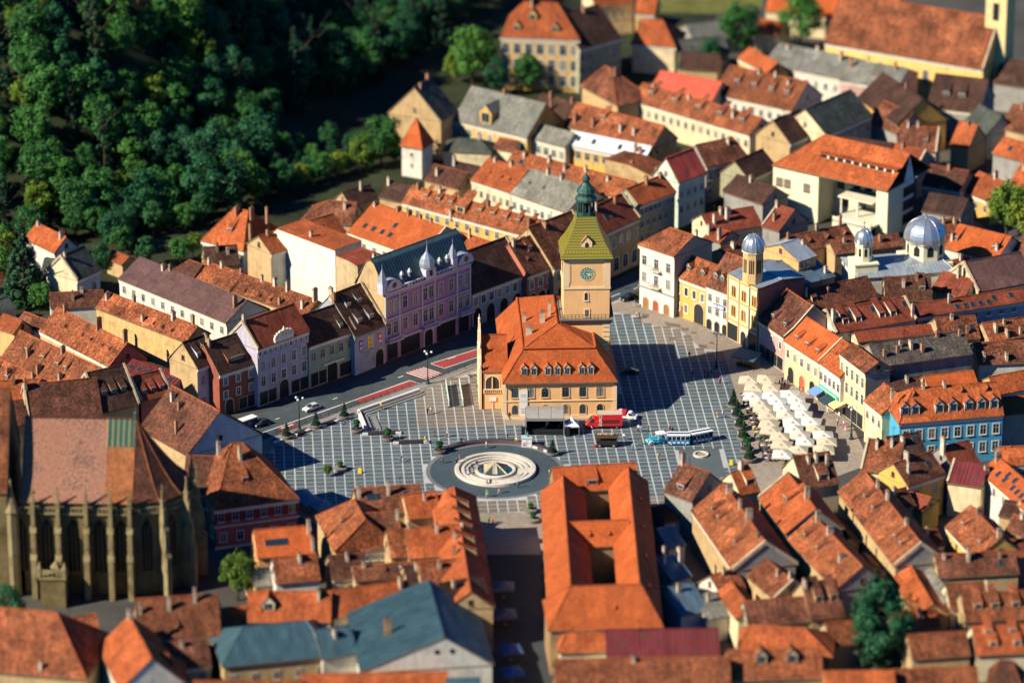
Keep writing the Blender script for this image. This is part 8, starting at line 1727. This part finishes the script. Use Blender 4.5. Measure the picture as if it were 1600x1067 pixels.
def person(px, py, top, bot, where, a=None, sit=False, z=0.0):
    g = P(px, py, z); me = SIT if sit else PR.choice(PEO); pose = 'sitting' if sit else {'person_walk': 'walking', 'person_step': 'walking', 'person_stand': 'standing', 'person_bag': 'strolling'}[me.name.split('.')[0]]
    o = put('person', me); o.location = g; o.rotation_euler = (0, 0, a if a is not None else PR.uniform(0, 6.28)); s = PR.uniform(1.04, 1.15); o.scale = (s*1.1, s*1.1, s)
    for i, m in enumerate((cloth(top, CL[top]), cloth(bot, CL[bot]), PR.choice(SKIN), cloth('black', CL['black']), PR.choice(HAIR))): o.material_slots[i].link = 'OBJECT'; o.material_slots[i].material = m
    tag(o, 'person in %s top and %s trousers %s %s' % (top, bot, pose, where), 'person'); return o
for q in ((668, 648, 'black', 'navy', 'in a pair near the exhibition boards'), (674, 647, 'white', 'grey', 'in a pair near the exhibition boards'), (679, 683, 'black', 'brown', 'alone above the curved bench'), (698.5, 683, 'white', 'black', 'crossing above the curved bench'), (627, 722, 'grey', 'navy', 'alone on the slabs left of the fountain'), (691.5, 724, 'black', 'navy', 'on the left rim of the dark disc'), (716, 697, 'teal', 'navy', 'behind the left end of the curved bench'), (720.5, 694, 'navy', 'black', 'beside the teal walker behind the bench'),
          (760, 701, 'white', 'grey', 'on the curved bench edge'), (792, 688, 'grey', 'beige', 'behind the curved bench'), (807, 694, 'yellow', 'grey', 'left of the white kiosk'), (817.5, 696, 'pink', 'teal', 'at the counter of the white kiosk'), (719, 722, 'pink', 'grey', 'on the left side of the dark disc'), (713, 728, 'black', 'navy', 'pushing along the left fountain rim'), (761, 760, 'navy', 'black', 'in front of the fountain ring'), (766.5, 759, 'black', 'black', 'in front of the fountain ring'), (780, 771, 'purple', 'beige', 'just below the fountain'),
          (810, 762, 'blue', 'navy', 'right below the fountain ring'), (761, 777, 'green', 'beige', 'at the lower rim of the dark disc'), (859, 744, 'white', 'pink', 'beside the orange courtyard roof'), (764, 818, 'green', 'black', 'at the mouth of the shaded lane'), (770, 819, 'red', 'black', 'at the mouth of the shaded lane'), (997.5, 675, 'white', 'navy', 'in a couple by the red van'), (1002, 676, 'grey', 'blue', 'in a couple by the red van'), (1012.5, 675, 'brown', 'green', 'right of the red van'), (1046, 676, 'pink', 'grey', 'behind the front train carriage'),
          (1050.5, 678, 'black', 'navy', 'behind the front train carriage'), (975, 688, 'white', 'navy', 'right of the black market cart'), (997, 695, 'navy', 'grey', 'left of the train engine'), (988, 704, 'teal', 'grey', 'below the black market cart'), (1029, 719, 'yellow', 'grey', 'near the brown roof edge'), (1121, 653, 'yellow', 'yellow', 'on the slabs left of the cone hedge'), (1130, 653, 'white', 'blue', 'striding beside the drain channel'), (1077, 561, 'navy', 'white', 'alone on the sunny slabs'), (995, 497, 'white', 'red', 'in front of the white corner house'), (999, 498, 'black', 'navy', 'in front of the white corner house'),
          (991.5, 480, 'blue', 'beige', 'by the black car at the corner'), (1125, 600, 'pink', 'black', 'in the clock tower shadow edge'), (1082, 590, 'black', 'navy', 'deep in the clock tower shadow'), (1101, 588, 'black', 'black', 'in a group in the clock tower shadow'), (1106, 590, 'navy', 'black', 'in a group in the clock tower shadow'), (1112, 587, 'brown', 'black', 'in a group in the clock tower shadow'), (1222, 600, 'navy', 'navy', 'in the crowd by the peach house door'), (1226, 604, 'grey', 'black', 'in the crowd by the peach house door'), (1230, 598, 'blue', 'navy', 'in the crowd by the peach house door'),
          (1218, 604, 'black', 'grey', 'in the crowd by the peach house door'), (1249, 612, 'black', 'navy', 'under the peach house windows'), (1293, 646, 'white', 'white', 'under the dark awning'), (1309, 665, 'white', 'navy', 'under the beige awning'), (1318, 668, 'white', 'pink', 'near the dark street lamp'), (1321, 674, 'pink', 'white', 'near the dark street lamp'), (1283, 630, 'beige', 'white', 'under the blue awning'), (747, 600, 'yellow', 'navy', 'in a safety vest by the loggia'), (746, 612, 'black', 'grey', 'below the loggia corner'), (905, 676, 'black', 'black', 'inside the white event tent'), (795, 655, 'black', 'black', 'at the corner of the council house')): person(*q)
for q in ((596, 637.5, 'yellow', 'black', 'on the white parapet step'), (462, 681, 'red', 'white', 'on the kerbside bench'), (733, 737, 'blue', 'navy', 'on the left fountain ring'), (737, 733, 'navy', 'black', 'on the left fountain ring'), (745, 728, 'navy', 'blue', 'on the upper left fountain ring'), (728, 741, 'blue', 'grey', 'on the lower left fountain ring'), (665, 690.5, 'yellow', 'grey', 'on the flower bench near the fountain')): person(*q, a=PR.uniform(0, 1), sit=True, z=.35)

tops = ['white', 'navy', 'red', 'grey', 'blue', 'black', 'green', 'beige', 'brown', 'pink', 'teal', 'purple', 'yellow', 'white', 'navy', 'red']
for i, t in enumerate(tops):
    r = (1, 2, 4, 5, 6, 8, 9, 10, 11, 12, 13, 14, 3, 7, 12, 9)[i]; c = (0, 2, 1, 0, 3, 2, 0, 1, 3, 2, 1, 0, 1, 2, 0, 3)[i]
    person(1163.5+r*2.7+c*(9.5+r*.25), 623.5+r*7.0, t, ('navy', 'black', 'grey')[i % 3], 'at a café table, %s' % (('blue chairs', 'brown chairs', 'yellow chairs', 'dark chairs')[0 if r < 3 else 1 if r < 7 else 2 if r < 9 else 3]), sit=True)
